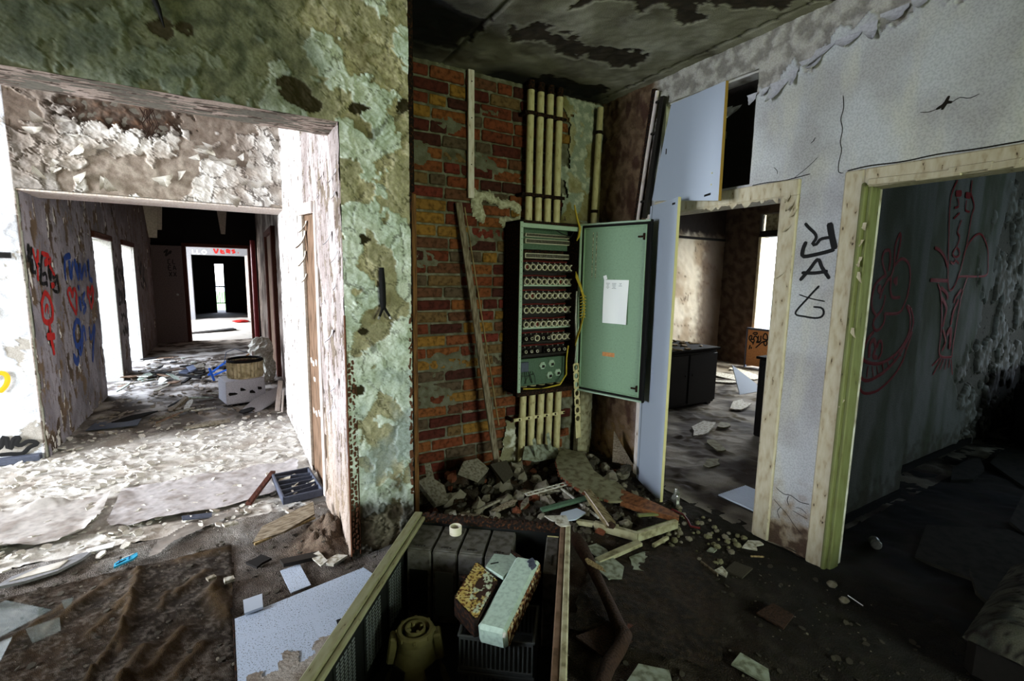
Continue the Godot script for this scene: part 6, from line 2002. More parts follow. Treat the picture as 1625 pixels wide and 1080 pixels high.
	var bits := [
		["grey_card", [[-0.05, -0.10], [0.04, -0.12], [0.07, 0.08], [-0.02, 0.10]], Vector3(0.20, 0.02, -2.38), mats.laminate_speck, "narrow grey card standing proud beside the speckled panel's far edge", 0.004],
		["dark_strip", [[-0.10, -0.03], [0.08, -0.05], [0.10, 0.0], [-0.08, 0.02]], Vector3(0.25, 0.03, -2.50), mats.dark_metal, "short black strip between the pier's foot and the speckled panel", 0.02],
		["white_chip", [[-0.06, -0.02], [0.03, -0.05], [0.07, 0.0], [-0.02, 0.04]], Vector3(0.40, 0.03, -2.42), mats.paint_shard_white, "bright white chip close to the pier's foot and the speckled panel", 0.012],
		["white_chip", [[-0.03, -0.05], [0.02, -0.06], [0.03, 0.05], [-0.01, 0.07]], Vector3(0.33, 0.04, -2.47), mats.paint_shard_white, "upright white chip beside the short black strip", 0.006],
		["broken_tile", [[-0.035, -0.05], [0.04, -0.06], [0.05, 0.05], [-0.02, 0.06]], Vector3(0.015, 0.055, -2.22), mats.laminate, "rounded pale tile lying on the speckled panel's far left corner", 0.01],
		["foil_scrap", [[-0.06, -0.02], [0.06, -0.04], [0.05, 0.03], [-0.05, 0.03]], Vector3(-0.66, 0.02, -3.18), mats.paper, "white paper triangle on the hall floor below the left flooring sheet", 0.003],
		["bone_chip", [[-0.04, -0.012], [0.03, -0.02], [0.04, 0.015], [-0.03, 0.018]], Vector3(-0.06, 0.03, -3.10), mats.paint_shard_white, "small bone white chip beside the grey flooring offcut", 0.012],
		["slate_chip", [[-0.08, -0.015], [0.08, -0.03], [0.09, 0.02], [-0.06, 0.03]], Vector3(-0.24, 0.018, -3.33), mats.slate_plastic, "flat slate grey chip along the long flooring sheet's edge", 0.008],
		["white_pebble", [[-0.02, -0.015], [0.02, -0.02], [0.025, 0.01], [-0.015, 0.02]], Vector3(-0.07, 0.045, -2.48), mats.paint_shard_white, "bright white pebble on the rug's right edge", 0.014],
		["white_pebble", [[-0.02, -0.012], [0.015, -0.015], [0.02, 0.012], [-0.015, 0.015]], Vector3(-0.14, 0.05, -2.53), mats.plaster_chunk, "dull grey pebble on the rug left of the white pebble", 0.012],
		["dark_scrap", [[-0.05, -0.03], [0.0, -0.035], [0.03, -0.05], [0.06, 0.02], [0.01, 0.03], [-0.02, 0.05]], Vector3(0.06, 0.02, -2.62), mats.soot, "ragged black scrap under the split board's front end", 0.012]]
	for b in bits:
		single(b[0], slab_mesh(b[1], b[5]), b[3], b[4], "fragment", xf(b[2], Vector3(rng.randf_range(-4, 4), rng.randf_range(-15, 15), rng.randf_range(-4, 4))))
	scatter("plaster_crumbs", "fine pale crumbs of plaster scattered over the dirt and the rug", mats.plaster_chunk, 620, Rect2(-1.1, -3.3, 3.6, 3.0), 0.002, 0.008, true)
	scatter("dirt_crumbs", "fine brown grit and crumbs scattered over the main room's floor", mats.plaster_chunk_dark, 2600, Rect2(-1.1, -3.05, 3.6, 2.9), 0.003, 0.016, true)
	scatter("paint_flakes", "curled white paint flakes scattered over the bright hall floor", mats.plaster_white, 1100, Rect2(-1.5, -5.6, 1.95, 2.5), 0.004, 0.034, false)
	scatter("paint_flakes", "grey flakes and dust scattered along the corridor floor", mats.ceiling_board, 700, Rect2(-1.2, -9.8, 1.7, 4.3), 0.01, 0.04, false)


func lino(called: String, label: String, outline_pts: Array, col: String, curl: float):
	var poly := PackedVector2Array()
	var lo := Vector2(9, 9)
	var hi := Vector2(-9, -9)
	for p in outline_pts:
		var q := Vector2(p[0], p[1])
		poly.append(q)
		lo = Vector2(minf(lo.x, q.x), minf(lo.y, q.y))
		hi = Vector2(maxf(hi.x, q.x), maxf(hi.y, q.y))
	var base := lin(col)
	var f := func(u: float, v: float) -> Color:
		var p := Vector2(lo.x + u, hi.y - v)
		if not Geometry2D.is_point_in_polygon(p, poly):
			return Color(0, 0, 0, -9)
		var d := 9.0
		for i in poly.size():
			d = minf(d, p.distance_to(Geometry2D.get_closest_point_to_segment(p, poly[i], poly[(i + 1) % poly.size()])))
		var n := soft(p.x * 3.0, p.y * 3.0)
		var n2 := soft(p.x * 10.0, p.y * 10.0)
		var c := base.lerp(lin("8c8078"), clampf(n * 1.4 + n2 * 0.8, 0, 1) * 0.7)
		c.a = 0.022 + 0.006 * n + curl * pow(clampf(1.0 - d / 0.10, 0, 1), 2.0) * clampf(0.6 + 1.5 * soft(p.x * 2.5 + 7.0, p.y * 2.5), 0.1, 1.3)
		return c
	single(called, relief(Vector3(lo.x, 0, hi.y), Vector3.RIGHT, Vector3.FORWARD, Vector3.UP, hi.x - lo.x, hi.y - lo.y, 0.011, f), mats.sheet, label, "floor covering")


func scatter(called: String, label: String, m: Material, n: int, area: Rect2, smin: float, smax: float, on_dirt: bool):
	var mm := MultiMesh.new()
	mm.transform_format = MultiMesh.TRANSFORM_3D
	mm.mesh = slab_mesh([[-0.9, -0.3], [-0.2, -0.8], [0.7, -0.5], [1.0, 0.3], [0.2, 0.9], [-0.7, 0.6]], 0.28)
	mm.instance_count = n
	for i in n:
		var x := 0.0
		var z := 0.0
		for tries in 8:
			x = area.position.x + rng.randf() * area.size.x
			z = area.position.y + rng.randf() * area.size.y
			if not (on_dirt and x > 0.47 and x < 0.84 and z < -2.42):
				break
		var s := smin + (smax - smin) * pow(rng.randf(), 3.0)
		var y := 0.012
		if on_dirt:
			y = ground_at(x, z) + 0.001
			if x < -0.05 and z < -1.35 and z > -2.92:
				y += 0.014
		mm.set_instance_transform(i, xf(Vector3(x, y, z), Vector3(rng.randf_range(-25, 25), rng.randf() * 360, rng.randf_range(-25, 25)), Vector3.ONE * s))
	var o := MultiMeshInstance3D.new()
	o.name = numbered(self, called)
	o.multimesh = mm
	o.material_override = m
	add_child(o)
	tag(o, label, "debris", "", "stuff")


# ------------------------------------------------------------------ rubble under the brick wall
func build_rubble():
	var shapes := []
	for i in 10:
		shapes.append(lump_mesh(Vector3(1.0, 0.55 + 0.04 * i, 0.75), i * 3.7, 0.75, 7, 5))
	var taken := []
	for i in 150:
		var s := rng.randf_range(0.03, 0.105) if i % 4 else rng.randf_range(0.08, 0.15)
		if i > 105:
			s *= 0.6
		var x := 0.0
		var z := 0.0
		var free := false
		for tries in 30:
			x = rng.randf_range(0.90, 2.45)
			z = rng.randf_range(-3.0, -2.42)
			if i > 105:
				x = rng.randf_range(1.35, 2.35)
				z = rng.randf_range(-2.5, -1.95)
			if x > 2.2 and z < -2.9:
				z += 0.2
			if x < 1.0 and z > -2.5:
				x += 0.2
			free = Vector2(x - 1.6, z + 2.88).length() > 0.04 + 0.5 * s
			for q in taken:
				if Vector2(x - q[0], z - q[1]).length() < 0.42 * (s + q[2]):
					free = false
					break
			if free:
				break
		if not free:
			continue
		taken.append([x, z, s])
		var kind := i % 6
		var m: Material = mats.brick_chunk if kind == 5 else mats.plaster_chunk_dark if kind in [1, 3] else mats.plaster_chunk
		var what: String = ["lump of grey plaster", "lump of dirt-caked brown rubble", "red chunk of broken brick"][2 if kind == 5 else 1 if kind in [1, 3] else 0]
		var size: String = "large" if s > 0.09 else "fist-sized" if s > 0.05 else "small"
		var place: String = "among the loose debris below the broken board" if z > -2.42 else "in the rubble next to the pier" if x < 1.25 else "in the rubble before the leaning plank" if x < 1.7 else "in the rubble before the five pipes" if x < 2.15 else "in the rubble near the alcove's right corner"
		var grp: String = ["grey plaster rubble", "brown rubble", "broken brick chunks"][2 if kind == 5 else 1 if kind in [1, 3] else 0]
		single("rubble_chunk", shapes[i % 10], m, "%s %s %s" % [size, what, place], "rubble", xf(Vector3(x, ground_at(x, z) + s * 0.16, z), Vector3(rng.randf_range(-25, 25), rng.randf() * 360, rng.randf_range(-25, 25)), Vector3.ONE * s), grp)
	var fine := MultiMesh.new()
	fine.transform_format = MultiMesh.TRANSFORM_3D
	fine.mesh = shapes[3]
	fine.instance_count = 900
	for i in 900:
		var x := rng.randf_range(0.88, 2.5)
		var z := rng.randf_range(-3.04, -1.95)
		var s := 0.010 + 0.035 * pow(rng.randf(), 2.0)
		fine.set_instance_transform(i, xf(Vector3(x, ground_at(x, z) + s * 0.25, z), Vector3(rng.randf_range(-30, 30), rng.randf() * 360, rng.randf_range(-30, 30)), Vector3.ONE * s))
	var fo := MultiMeshInstance3D.new()
	fo.name = numbered(self, "fine_rubble")
	fo.multimesh = fine
	fo.material_override = mats.plaster_chunk_dark
	add_child(fo)
	tag(fo, "fine rubble and grit between the larger chunks below the brick wall", "rubble", "", "stuff")
	var marks := [
		["brick_shard", mats.brick_chunk, Vector3(0.99, 0.22, -2.98), Vector3(70, 20, 30), [[-0.03, -0.07], [0.02, -0.06], [0.03, 0.05], [0.0, 0.08]], 0.015, "pointed orange brick shard leaning in the alcove's left corner"],
		["plaster_shard", mats.plaster_chunk, Vector3(1.10, 0.17, -2.90), Vector3(50, -20, 10), [[-0.03, -0.08], [0.01, -0.08], [0.04, 0.06], [-0.01, 0.08]], 0.015, "pale tapered plaster shard standing in the rubble near the left corner"],
		["plaster_slab", mats.plaster_chunk, Vector3(1.05, 0.13, -2.72), Vector3(35, 10, -8), [[-0.08, -0.09], [0.02, -0.11], [0.09, -0.02], [0.06, 0.09], [-0.04, 0.10]], 0.03, "broad grey plaster slab tilted in the rubble by the pier"],
		["plaster_slab", mats.plaster_chunk, Vector3(1.36, 0.18, -2.78), Vector3(25, 30, 5), [[-0.10, -0.05], [0.0, -0.09], [0.11, -0.05], [0.10, 0.06], [-0.04, 0.08]], 0.035, "largest grey plaster slab in the middle of the rubble heap"],
		["plaster_slab", mats.plaster_chunk_dark, Vector3(1.55, 0.16, -2.72), Vector3(40, -15, 0), [[-0.07, -0.06], [0.05, -0.08], [0.08, 0.03], [0.0, 0.08]], 0.03, "flat brownish slab at the right of the rubble heap, before the plank"],
		["white_tile", mats.paint_shard_white, Vector3(1.06, 0.07, -2.47), Vector3(40, 0, 0), [[-0.05, -0.03], [0.05, -0.04], [0.04, 0.04], [-0.04, 0.04]], 0.012, "white broken tile low in front of the rubble by the case"],
		["paint_sheet", mats.paint_shard, Vector3(1.98, 0.17, -2.90), Vector3(35, -8, -6), [[-0.16, 0.05], [-0.10, -0.06], [0.08, -0.07], [0.18, -0.02], [0.14, 0.06], [-0.05, 0.08]], 0.008, "pale green sheet of paint leaning at the foot of the five pipes"],
		["paint_spike", mats.paint_shard, Vector3(1.93, 0.22, -2.87), Vector3(70, 0, 25), [[-0.012, -0.07], [0.012, -0.08], [0.02, 0.06], [-0.01, 0.06]], 0.006, "left one of two pale spikes before the five pipes"],
		["paint_spike", mats.paint_shard, Vector3(2.06, 0.24, -2.88), Vector3(72, 0, 20), [[-0.012, -0.07], [0.014, -0.08], [0.02, 0.06], [-0.01, 0.06]], 0.006, "right one of two pale spikes before the five pipes"]]
	for m in marks:
		single(m[0], slab_mesh(m[4], m[5]), m[1], m[6], "fragment", xf(m[2], m[3]))
	for i in 8:
		var x := 0.98 + i * 0.12
		single("flat_chip", slab_mesh(outline(0.09, 0.022, 7, 0.25), 0.014), mats.plaster_chunk if i % 2 else mats.grey_wood, "narrow flat chip lying on the rubble behind the metal case", "chip", xf(Vector3(x, ground_at(x, -2.55) + 0.04, -2.55 + 0.05 * (i % 3)), Vector3(rng.randf_range(-15, 15), rng.randf_range(-40, 60), rng.randf_range(-15, 15))), "narrow chips on the rubble")


# ------------------------------------------------------------------ the metal case lying open in the foreground
func build_case():
	var t := Transform3D(Basis(Vector3(0.785, 0, 0.6195), Vector3.UP, Vector3(-0.6195, 0, 0.785)), Vector3(0.705, 0.0, -2.04))
	var c := thing("metal_case", "large dark metal case lying open on its back in the foreground", "case")
	c.transform = t
	var st := begin()
	span(st, Vector3(0.006, 0.012, 0.006), Vector3(0.018, 0.385, 1.70))
	span(st, Vector3(0.702, 0.012, 0.006), Vector3(0.714, 0.385, 1.70))
	span(st, Vector3(0.006, 0.012, 0.006), Vector3(0.714, 0.385, 0.018))
	span(st, Vector3(0.006, 0.012, 1.688), Vector3(0.714, 0.385, 1.70))
	span(st, Vector3(0.006, 0.012, 0.006), Vector3(0.714, 0.024, 1.70))
	obj("shell", done(st), mats.shell_dark, c)
	st = begin()
	span(st, Vector3(-0.006, 0.352, -0.004), Vector3(0.034, 0.402, 1.71), 0.005)
	obj("left_rim", done(st), mats.case_rim, c)
	st = begin()
	span(st, Vector3(0.034, 0.375, 0.02), Vector3(0.052, 0.394, 1.70), 0.004)
	obj("rim_bead", done(st), mats.case_rim, c)
	st = begin()
	span(st, Vector3(0.700, 0.352, -0.004), Vector3(0.722, 0.402, 1.71), 0.005)
	obj("right_rim", done(st), mats.window_cream, c)
	st = begin()
	span(st, Vector3(0.676, 0.368, 0.01), Vector3(0.699, 0.396, 1.70), 0.004)
	obj("rim_bead", done(st), mats.casing_brown, c)
	obj("corner_plate", slab_mesh([[0.60, -0.05], [0.70, -0.07], [0.722, 0.02], [0.68, 0.03]], 0.006), mats.paint_shard_white, c).position = Vector3(0, 0.400, 0)
	st = begin()
	span(st, Vector3(0.03, 0.36, -0.008), Vector3(0.70, 0.398, 0.022), 0.006)
	for i in 22:
		box(st, xf(Vector3(0.06 + i * 0.029, 0.398, 0.004), Vector3(rng.randf_range(-20, 20), rng.randf() * 90, 0)), Vector3(rng.randf_range(0.012, 0.04), 0.01, rng.randf_range(0.01, 0.025)), 0.003, 0.002)
	obj("rusty_rim", done(st), mats.dark_rust, c)
	# vent plates on the left inner wall
	for k in 3:
		var plate := obj("vent_plate", span_mesh(Vector3(0.019, 0.10, 0.26 + k * 0.21), Vector3(0.024, 0.33, 0.40 + k * 0.21), 0.002), mats.shell_dark, c)
		var sl := begin()
		for i in 16:
			for j in 5:
				span(sl, Vector3(0.0235, 0.112 + i * 0.0132, 0.268 + k * 0.21 + j * 0.026), Vector3(0.0265, 0.119 + i * 0.0132, 0.286 + k * 0.21 + j * 0.026), 0.0008)
		obj("perforation", done(sl), mats.vent_grey, plate)
	# grey cassettes at the head end
	for i in 4:
		var q := thing("metal_cassette", ["leftmost grey metal cassette at the head of the open case", "second grey metal cassette from the left, bearing the white ring", "third grey metal cassette from the left in the case's head", "rightmost of the four joined grey cassettes in the case"][i], "cassette", t * Vector3(0.090 + i * 0.112, 0.028, 0.128))
		q.transform.basis = t.basis
		obj("body", box_mesh(Vector3(0.106, 0.322, 0.21), 0.006), mats.cassette_grey, q).position = Vector3(0, 0.163, 0)
		obj("top_plate", box_mesh(Vector3(0.100, 0.006, 0.194), 0.002), mats.cassette_grey, q).position = Vector3(0, 0.327, 0)
		for k in 4:
			obj("screw_head", lathe_mesh([[0.0, 0.004], [0.004, 0.003], [0.005, 0.0]], 8), mats.bakelite, q).position = Vector3(-0.018 + 0.012 * k, 0.330, 0.075)
		obj("louvre_panel", box_mesh(Vector3(0.08, 0.20, 0.004), 0.002), mats.vent_grey if i == 1 else mats.shell_dark, q).position = Vector3(0, 0.14, 0.106)
	var sc := thing("metal_cassette", "single narrow cassette with a slot at the case's right wall", "cassette", t * Vector3(0.646, 0.028, 0.165))
	sc.transform.basis = t.basis
	obj("body", box_mesh(Vector3(0.056, 0.324, 0.27), 0.005), mats.cassette_grey, sc).position = Vector3(0, 0.164, 0)
	obj("slot", box_mesh(Vector3(0.008, 0.003, 0.07), 0.001), mats.bakelite, sc).position = Vector3(0.004, 0.327, 0.05)
	obj("pale_lip", box_mesh(Vector3(0.050, 0.003, 0.008), 0.001), mats.edge_band, sc).position = Vector3(0, 0.328, -0.128)
	# white ring
	single("plastic_ring", lathe_mesh([[0.021, 0.0], [0.027, 0.0], [0.027, 0.008], [0.0255, 0.010], [0.0275, 0.014], [0.0275, 0.034], [0.025, 0.036], [0.021, 0.034], [0.021, 0.0]], 28), mats.porcelain, "small off-white plastic ring standing on a grey cassette in the case", "ring", Transform3D(t.basis, t * Vector3(0.213, 0.3585, 0.085)))
	# conical plastic housing
	var fx := thing("plastic_housing", "olive conical plastic housing with a notched ring on top in the case", "housing", t * Vector3(0.185, 0.028, 0.55))
	fx.transform.basis = t.basis.rotated(Vector3.UP, 0.3)
	obj("skirt", lathe_mesh([[0.0, 0.0], [0.118, 0.0], [0.122, 0.012], [0.108, 0.035], [0.088, 0.09], [0.066, 0.17], [0.060, 0.20], [0.0, 0.20]], 12), mats.olive_plastic, fx)
	for i in 4:
		obj("dark_window", box_mesh(Vector3(0.062, 0.085, 0.006), 0.003), mats.bakelite, fx).transform = Transform3D(Basis.from_euler(Vector3(-0.38, TAU * (i + 0.5) / 4.0, 0)), Vector3(sin(TAU * (i + 0.5) / 4.0) * 0.092, 0.088, cos(TAU * (i + 0.5) / 4.0) * 0.092))
	for s: float in [-1.0, 1.0]:
		obj("lug", box_mesh(Vector3(0.030, 0.10, 0.05), 0.006), mats.olive_plastic, fx).transform = xf(Vector3(0.080 * s, 0.165, 0), Vector3(0, 0, 8.0 * s))
	obj("collar", lathe_mesh([[0.046, 0.20], [0.066, 0.20], [0.066, 0.226], [0.060, 0.232], [0.050, 0.232], [0.046, 0.215]], 28), mats.olive_plastic, fx)
	obj("inner_ring", lathe_mesh([[0.026, 0.20], [0.036, 0.20], [0.036, 0.236], [0.029, 0.236], [0.026, 0.20]], 20), mats.olive_plastic, fx)
	obj("well", lathe_mesh([[0.0, 0.203], [0.047, 0.203], [0.047, 0.199]], 20), mats.bakelite, fx)
	for i in 8:
		var a := TAU * i / 8.0
		obj("notch", box_mesh(Vector3(0.012, 0.014, 0.008), 0.002), mats.olive_plastic, fx).transform = Transform3D(Basis.from_euler(Vector3(0, a, 0)), Vector3(sin(a) * 0.066, 0.222, cos(a) * 0.066))
	for i in 4:
		var a := TAU * i / 4.0 + 0.4
		obj("tooth", box_mesh(Vector3(0.010, 0.012, 0.014), 0.002), mats.olive_plastic, fx).transform = Transform3D(Basis.from_euler(Vector3(0, a, 0)), Vector3(sin(a) * 0.024, 0.230, cos(a) * 0.024))
	# two stacked slotted crates
	for k in 2:
		var cr := thing("slotted_crate", ["lower slotted grey plastic crate at the bottom of the case", "upper slotted grey plastic crate carrying the boxes in the case"][k], "crate", t * Vector3(0.482, 0.026 + 0.133 * k, 0.50))
		cr.transform.basis = t.basis
		var w := begin()
		for side: float in [-1.0, 1.0]:
			for y in [0.008, 0.122]:
				span(w, Vector3(-0.128, y - 0.008, side * 0.092 - 0.004), Vector3(0.128, y + 0.008, side * 0.092 + 0.004), 0.002)
				span(w, Vector3(side * 0.126 - 0.004, y - 0.008, -0.092), Vector3(side * 0.126 + 0.004, y + 0.008, 0.092), 0.002)
			for i in 17:
				span(w, Vector3(-0.124 + i * 0.0155 - 0.0032, 0.006, side * 0.092 - 0.003), Vector3(-0.124 + i * 0.0155 + 0.0032, 0.124, side * 0.092 + 0.003), 0.001)
			for i in 12:
				span(w, Vector3(side * 0.126 - 0.003, 0.006, -0.088 + i * 0.016 - 0.0032), Vector3(side * 0.126 + 0.003, 0.124, -0.088 + i * 0.016 + 0.0032), 0.001)
		obj("slotted_wall", done(w), mats.crate_plastic, cr)
		obj("crate_floor", box_mesh(Vector3(0.25, 0.006, 0.18), 0.002), mats.crate_plastic, cr).position = Vector3(0, 0.005, 0)
		obj("rim", box_mesh(Vector3(0.012, 0.012, 0.19), 0.003), mats.crate_plastic, cr).position = Vector3(0.128, 0.126, 0)
		obj("rim", box_mesh(Vector3(0.012, 0.012, 0.19), 0.003), mats.crate_plastic, cr).position = Vector3(-0.128, 0.126, 0)
	# boxes on the crate
	var wb := thing("enamel_box", "long mint white enamel box with a rusty side lying across the crate", "box", t * Vector3(0.520, 0.299, 0.445))
	wb.transform.basis = t.basis.rotated(Vector3.UP, -0.235) * Basis.from_euler(Vector3(0.10, 0, 0.06))
	obj("body", box_mesh(Vector3(0.104, 0.075, 0.375), 0.012), mats.white_enamel, wb).position = Vector3(0, 0.039, 0)
	obj("rusty_side", box_mesh(Vector3(0.006, 0.060, 0.345), 0.002, 0.0015), mats.rust_paint, wb).position = Vector3(0.0515, 0.036, 0)
	for i in 3:
		obj("chip", slab_mesh(outline(0.012, 0.018, 7, 0.3), 0.002), mats.slate_plastic, wb).position = Vector3(0.02 + 0.008 * i, 0.0768, -0.165 + 0.014 * i)
	obj("broken_corner", lump_mesh(Vector3(0.02, 0.02, 0.022), 2.0, 0.5), mats.paint_shard_white, wb).position = Vector3(0.044, 0.058, 0.180)
	var rb := thing("rusty_box", "blistered rusty cream box lying on the crate beside the enamel box", "box", t * Vector3(0.384, 0.2975, 0.452))
	rb.transform.basis = t.basis.rotated(Vector3.UP, -0.05)
	obj("body", slab_mesh([[-0.045, -0.155], [-0.032, -0.160], [0.066, -0.068], [0.070, -0.055], [0.046, 0.150], [0.034, 0.155], [-0.062, 0.068], [-0.066, 0.055]], 0.066), mats.dark_rust, rb)
	var lid := func(u: float, v: float) -> Color:
		var x := -0.07 + u
		var z := -0.165 + v
		var poly := PackedVector2Array([Vector2(-0.043, -0.150), Vector2(-0.032, -0.155), Vector2(0.063, -0.066), Vector2(0.067, -0.055), Vector2(0.044, 0.146), Vector2(0.034, 0.150), Vector2(-0.060, 0.066), Vector2(-0.063, 0.055)])
		if not Geometry2D.is_point_in_polygon(Vector2(x, z), poly):
			return Color(0, 0, 0, -9)
		var n := soft(x * 14.0 + 3.0, z * 14.0)
		var n2 := soft(x * 55.0, z * 55.0)
		var tone := lin("b49a52").lerp(lin("c8b878"), clampf(0.5 + n * 1.5, 0, 1))
		var h := 0.001
		if n2 > 0.12 - 0.3 * n:
			tone = lin("4a2a12").lerp(lin("7a4a1c"), clampf(n2, 0, 1))
			h = -0.0005
		if Vector2((x - 0.030) / 0.030, (z + 0.030) / 0.075).length() + 1.2 * n < 0.9:
			tone = lin("3a2216")
			h = -0.001
		if n > 0.14 and x > -0.01 and n2 < 0.25:
			tone = lin("b4bca0")
			h = 0.002
		tone.a = h
		return tone
	obj("blistered_lid", relief(Vector3(-0.07, 0.0672, -0.165), Vector3.RIGHT, Vector3.BACK, Vector3.UP, 0.14, 0.32, 0.0025, lid), mats.relief, rb)
	obj("spout", box_mesh(Vector3(0.035, 0.02, 0.02), 0.003), mats.dark_rust, rb).position = Vector3(-0.072, 0.04, -0.09)
	var cb := thing("cream_tray", "cream enamel tray with a dark slot behind the rusty box", "tray", t * Vector3(0.452, 0.322, 0.275))
	cb.transform.basis = t.basis * Basis.from_euler(Vector3(-0.10, 0, 0.0))
	obj("panel", slab_mesh([[-0.032, -0.128], [-0.020, -0.132], [0.066, -0.026], [0.062, -0.012], [0.022, 0.115], [-0.058, 0.048]], 0.012), mats.white_enamel, cb).position = Vector3(0, 0.03, 0)
	obj("rusty_side", bar_mesh(Vector3(-0.012, 0.02, -0.134), Vector3(0.088, 0.02, -0.03), 0.05, 0.018, Vector3.UP, 0.004), mats.dark_rust, cb)
	obj("slot", bar_mesh(Vector3(-0.042, 0.0425, 0.03), Vector3(-0.012, 0.0425, 0.012), 0.008, 0.002, Vector3.UP, 0.0008), mats.black_paint, cb)


# ------------------------------------------------------------------ broken boards, frames and shards right of the case
func build_debris():
	var b := single("broken_board", plate_mesh([Vector3(2.163, 0.175, -2.869), Vector3(2.0, 0.16, -2.705), Vector3(1.90, 0.14, -2.52), Vector3(1.888, 0.13, -2.38), Vector3(1.894, 0.12, -2.23), Vector3(1.98, 0.11, -2.105), Vector3(2.06, 0.11, -2.07), Vector3(2.07, 0.11, -2.13), Vector3(2.113, 0.115, -2.12), Vector3(2.174, 0.12, -2.16), Vector3(2.198, 0.13, -2.262), Vector3(2.152, 0.135, -2.342), Vector3(2.16, 0.14, -2.464), Vector3(2.275, 0.17, -2.714)], Vector3(0, 1, 0.08), 0.014), mats.board_grey, "large grey-green broken board with a chipped edge below the cabinet", "board")
	var st := begin()
	var rim := [Vector3(2.0, 0.165, -2.705), Vector3(1.90, 0.148, -2.52), Vector3(1.888, 0.138, -2.38), Vector3(1.894, 0.128, -2.23), Vector3(1.98, 0.118, -2.105)]
	for i in 4:
		for k in 6:
			var p: Vector3 = rim[i].lerp(rim[i + 1], (k + rng.randf()) / 6.0)
			box(st, xf(p, Vector3(rng.randf_range(-30, 30), rng.randf() * 360, 0)), Vector3(rng.randf_range(0.01, 0.03), 0.014, rng.randf_range(0.008, 0.016)), 0.002, 0.002)
	obj("chipped_edge", done(st), mats.brick_chunk, b)
	single("veneer_board", plate_mesh([Vector3(2.152, 0.10, -2.184), Vector3(2.049, 0.085, -2.079), Vector3(2.10, 0.08, -1.98), Vector3(2.236, 0.07, -1.782), Vector3(2.262, 0.075, -1.80), Vector3(2.258, 0.08, -1.86), Vector3(2.235, 0.09, -1.96), Vector3(2.20, 0.095, -2.06)], Vector3(0, 1, 0.06), 0.032), mats.brown_wood, "orange brown veneered board with rounded end beside the pale door leaf", "board")
	var f := thing("window_frame", "broken L-shaped piece of cream window frame on the debris", "frame piece")
	obj("long_arm", bar_mesh(Vector3(1.913, 0.055, -1.80), Vector3(2.225, 0.06, -1.785), 0.05, 0.028, Vector3.UP), mats.window_cream, f)
	obj("short_arm", bar_mesh(Vector3(1.920, 0.055, -1.80), Vector3(1.79, 0.055, -2.02), 0.05, 0.03, Vector3.UP), mats.window_cream, f)
	obj("rebate", bar_mesh(Vector3(1.93, 0.074, -1.815), Vector3(2.215, 0.078, -1.80), 0.012, 0.012, Vector3.UP, 0.002), mats.casing_green, f)
	var bars := [
		[Vector3(1.937, 0.125, -2.27), Vector3(1.785, 0.125, -1.875), 0.035, 0.055, mats.weathered_bar, "thick weathered wooden bar lying across the cream frame piece"],
		[Vector3(1.595, 0.075, -2.29), Vector3(1.93, 0.11, -2.225), 0.018, 0.04, mats.cabinet_inside, "greenish metal rail lying level on the debris"],
		[Vector3(1.86, 0.10, -2.50), Vector3(1.862, 0.06, -2.06), 0.012, 0.016, mats.paint_shard_white, "thin white rod lying towards the viewer on the debris"],
		[Vector3(1.72, 0.055, -2.10), Vector3(1.90, 0.05, -1.93), 0.03, 0.03, mats.window_cream, "short cream frame bar parallel to the window frame's short arm"],
		[Vector3(1.593, 0.025, -1.765), Vector3(1.893, 0.05, -1.755), 0.022, 0.045, mats.window_cream, "flat cream bar below the window frame, over the pale shards"],
		[Vector3(1.96, 0.03, -1.72), Vector3(2.10, 0.03, -1.74), 0.02, 0.02, mats.window_cream, "short cream stub below the window frame's long arm"],
		[Vector3(2.05, 0.09, -1.93), Vector3(2.20, 0.085, -1.88), 0.014, 0.025, mats.casing_green, "small olive rail inside the corner of the window frame"],
		[Vector3(2.36, 0.02, -1.40), Vector3(2.42, 0.02, -1.36), 0.01, 0.008, mats.old_wood, "tiny pale splinter near the pier between the doorways"],
		[Vector3(2.08, 0.02, -1.50), Vector3(2.06, 0.02, -1.38), 0.018, 0.008, mats.grey_wood, "slim weathered splinter on the dirt below the gravel"],
		[Vector3(2.47, 0.018, -0.975), Vector3(2.45, 0.018, -0.90), 0.005, 0.005, mats.paper, "thin white straw lying on the dark floor before the far doorway"]]
	for r in bars:
		var o := single("frame_bar", bar_mesh(r[0], r[1], r[2], r[3], Vector3.UP), r[4], r[5], "bar")
		if r[4] == mats.weathered_bar and r[2] > 0.03:
			obj("white_edge", bar_mesh(r[0] + Vector3(-0.03, 0.012, 0.012), r[1] + Vector3(-0.03, 0.012, 0.012), 0.012, 0.006, Vector3.UP, 0.002), mats.casing_white, o)
			obj("split_end", lump_mesh(Vector3(0.05, 0.035, 0.06), 6.0, 0.4), mats.bark, o).position = r[1]
	# perforated white strip
	var a := Vector3(1.60, 0.10, -2.47)
	var far_end := Vector3(2.03, 0.135, -2.42)
	var along := (far_end - a).normalized()
	var side := Vector3.UP.cross(along).normalized()
	st = begin()
	for k: float in [-1.0, 1.0]:
		bar(st, a + side * 0.018 * k, far_end + side * 0.018 * k, 0.008, 0.006, Vector3.UP, 0.002)
	for i in 10:
		var p := a.lerp(far_end, i / 9.0)
		bar(st, p - side * 0.018, p + side * 0.018, 0.006, 0.016, Vector3.UP, 0.002)
	single("perforated_strip", done(st), mats.paint_shard_white, "white perforated strip lying on the debris behind the green rail", "strip")
	single("corner_shard", plate_mesh([Vector3(2.48, 0.10, -2.62), Vector3(2.58, 0.10, -2.50), Vector3(2.52, 0.33, -2.66)], Vector3(-0.8, 0.25, 0.6), 0.012), mats.flat_wood, "dark triangular board standing in the corner under the green door", "board")
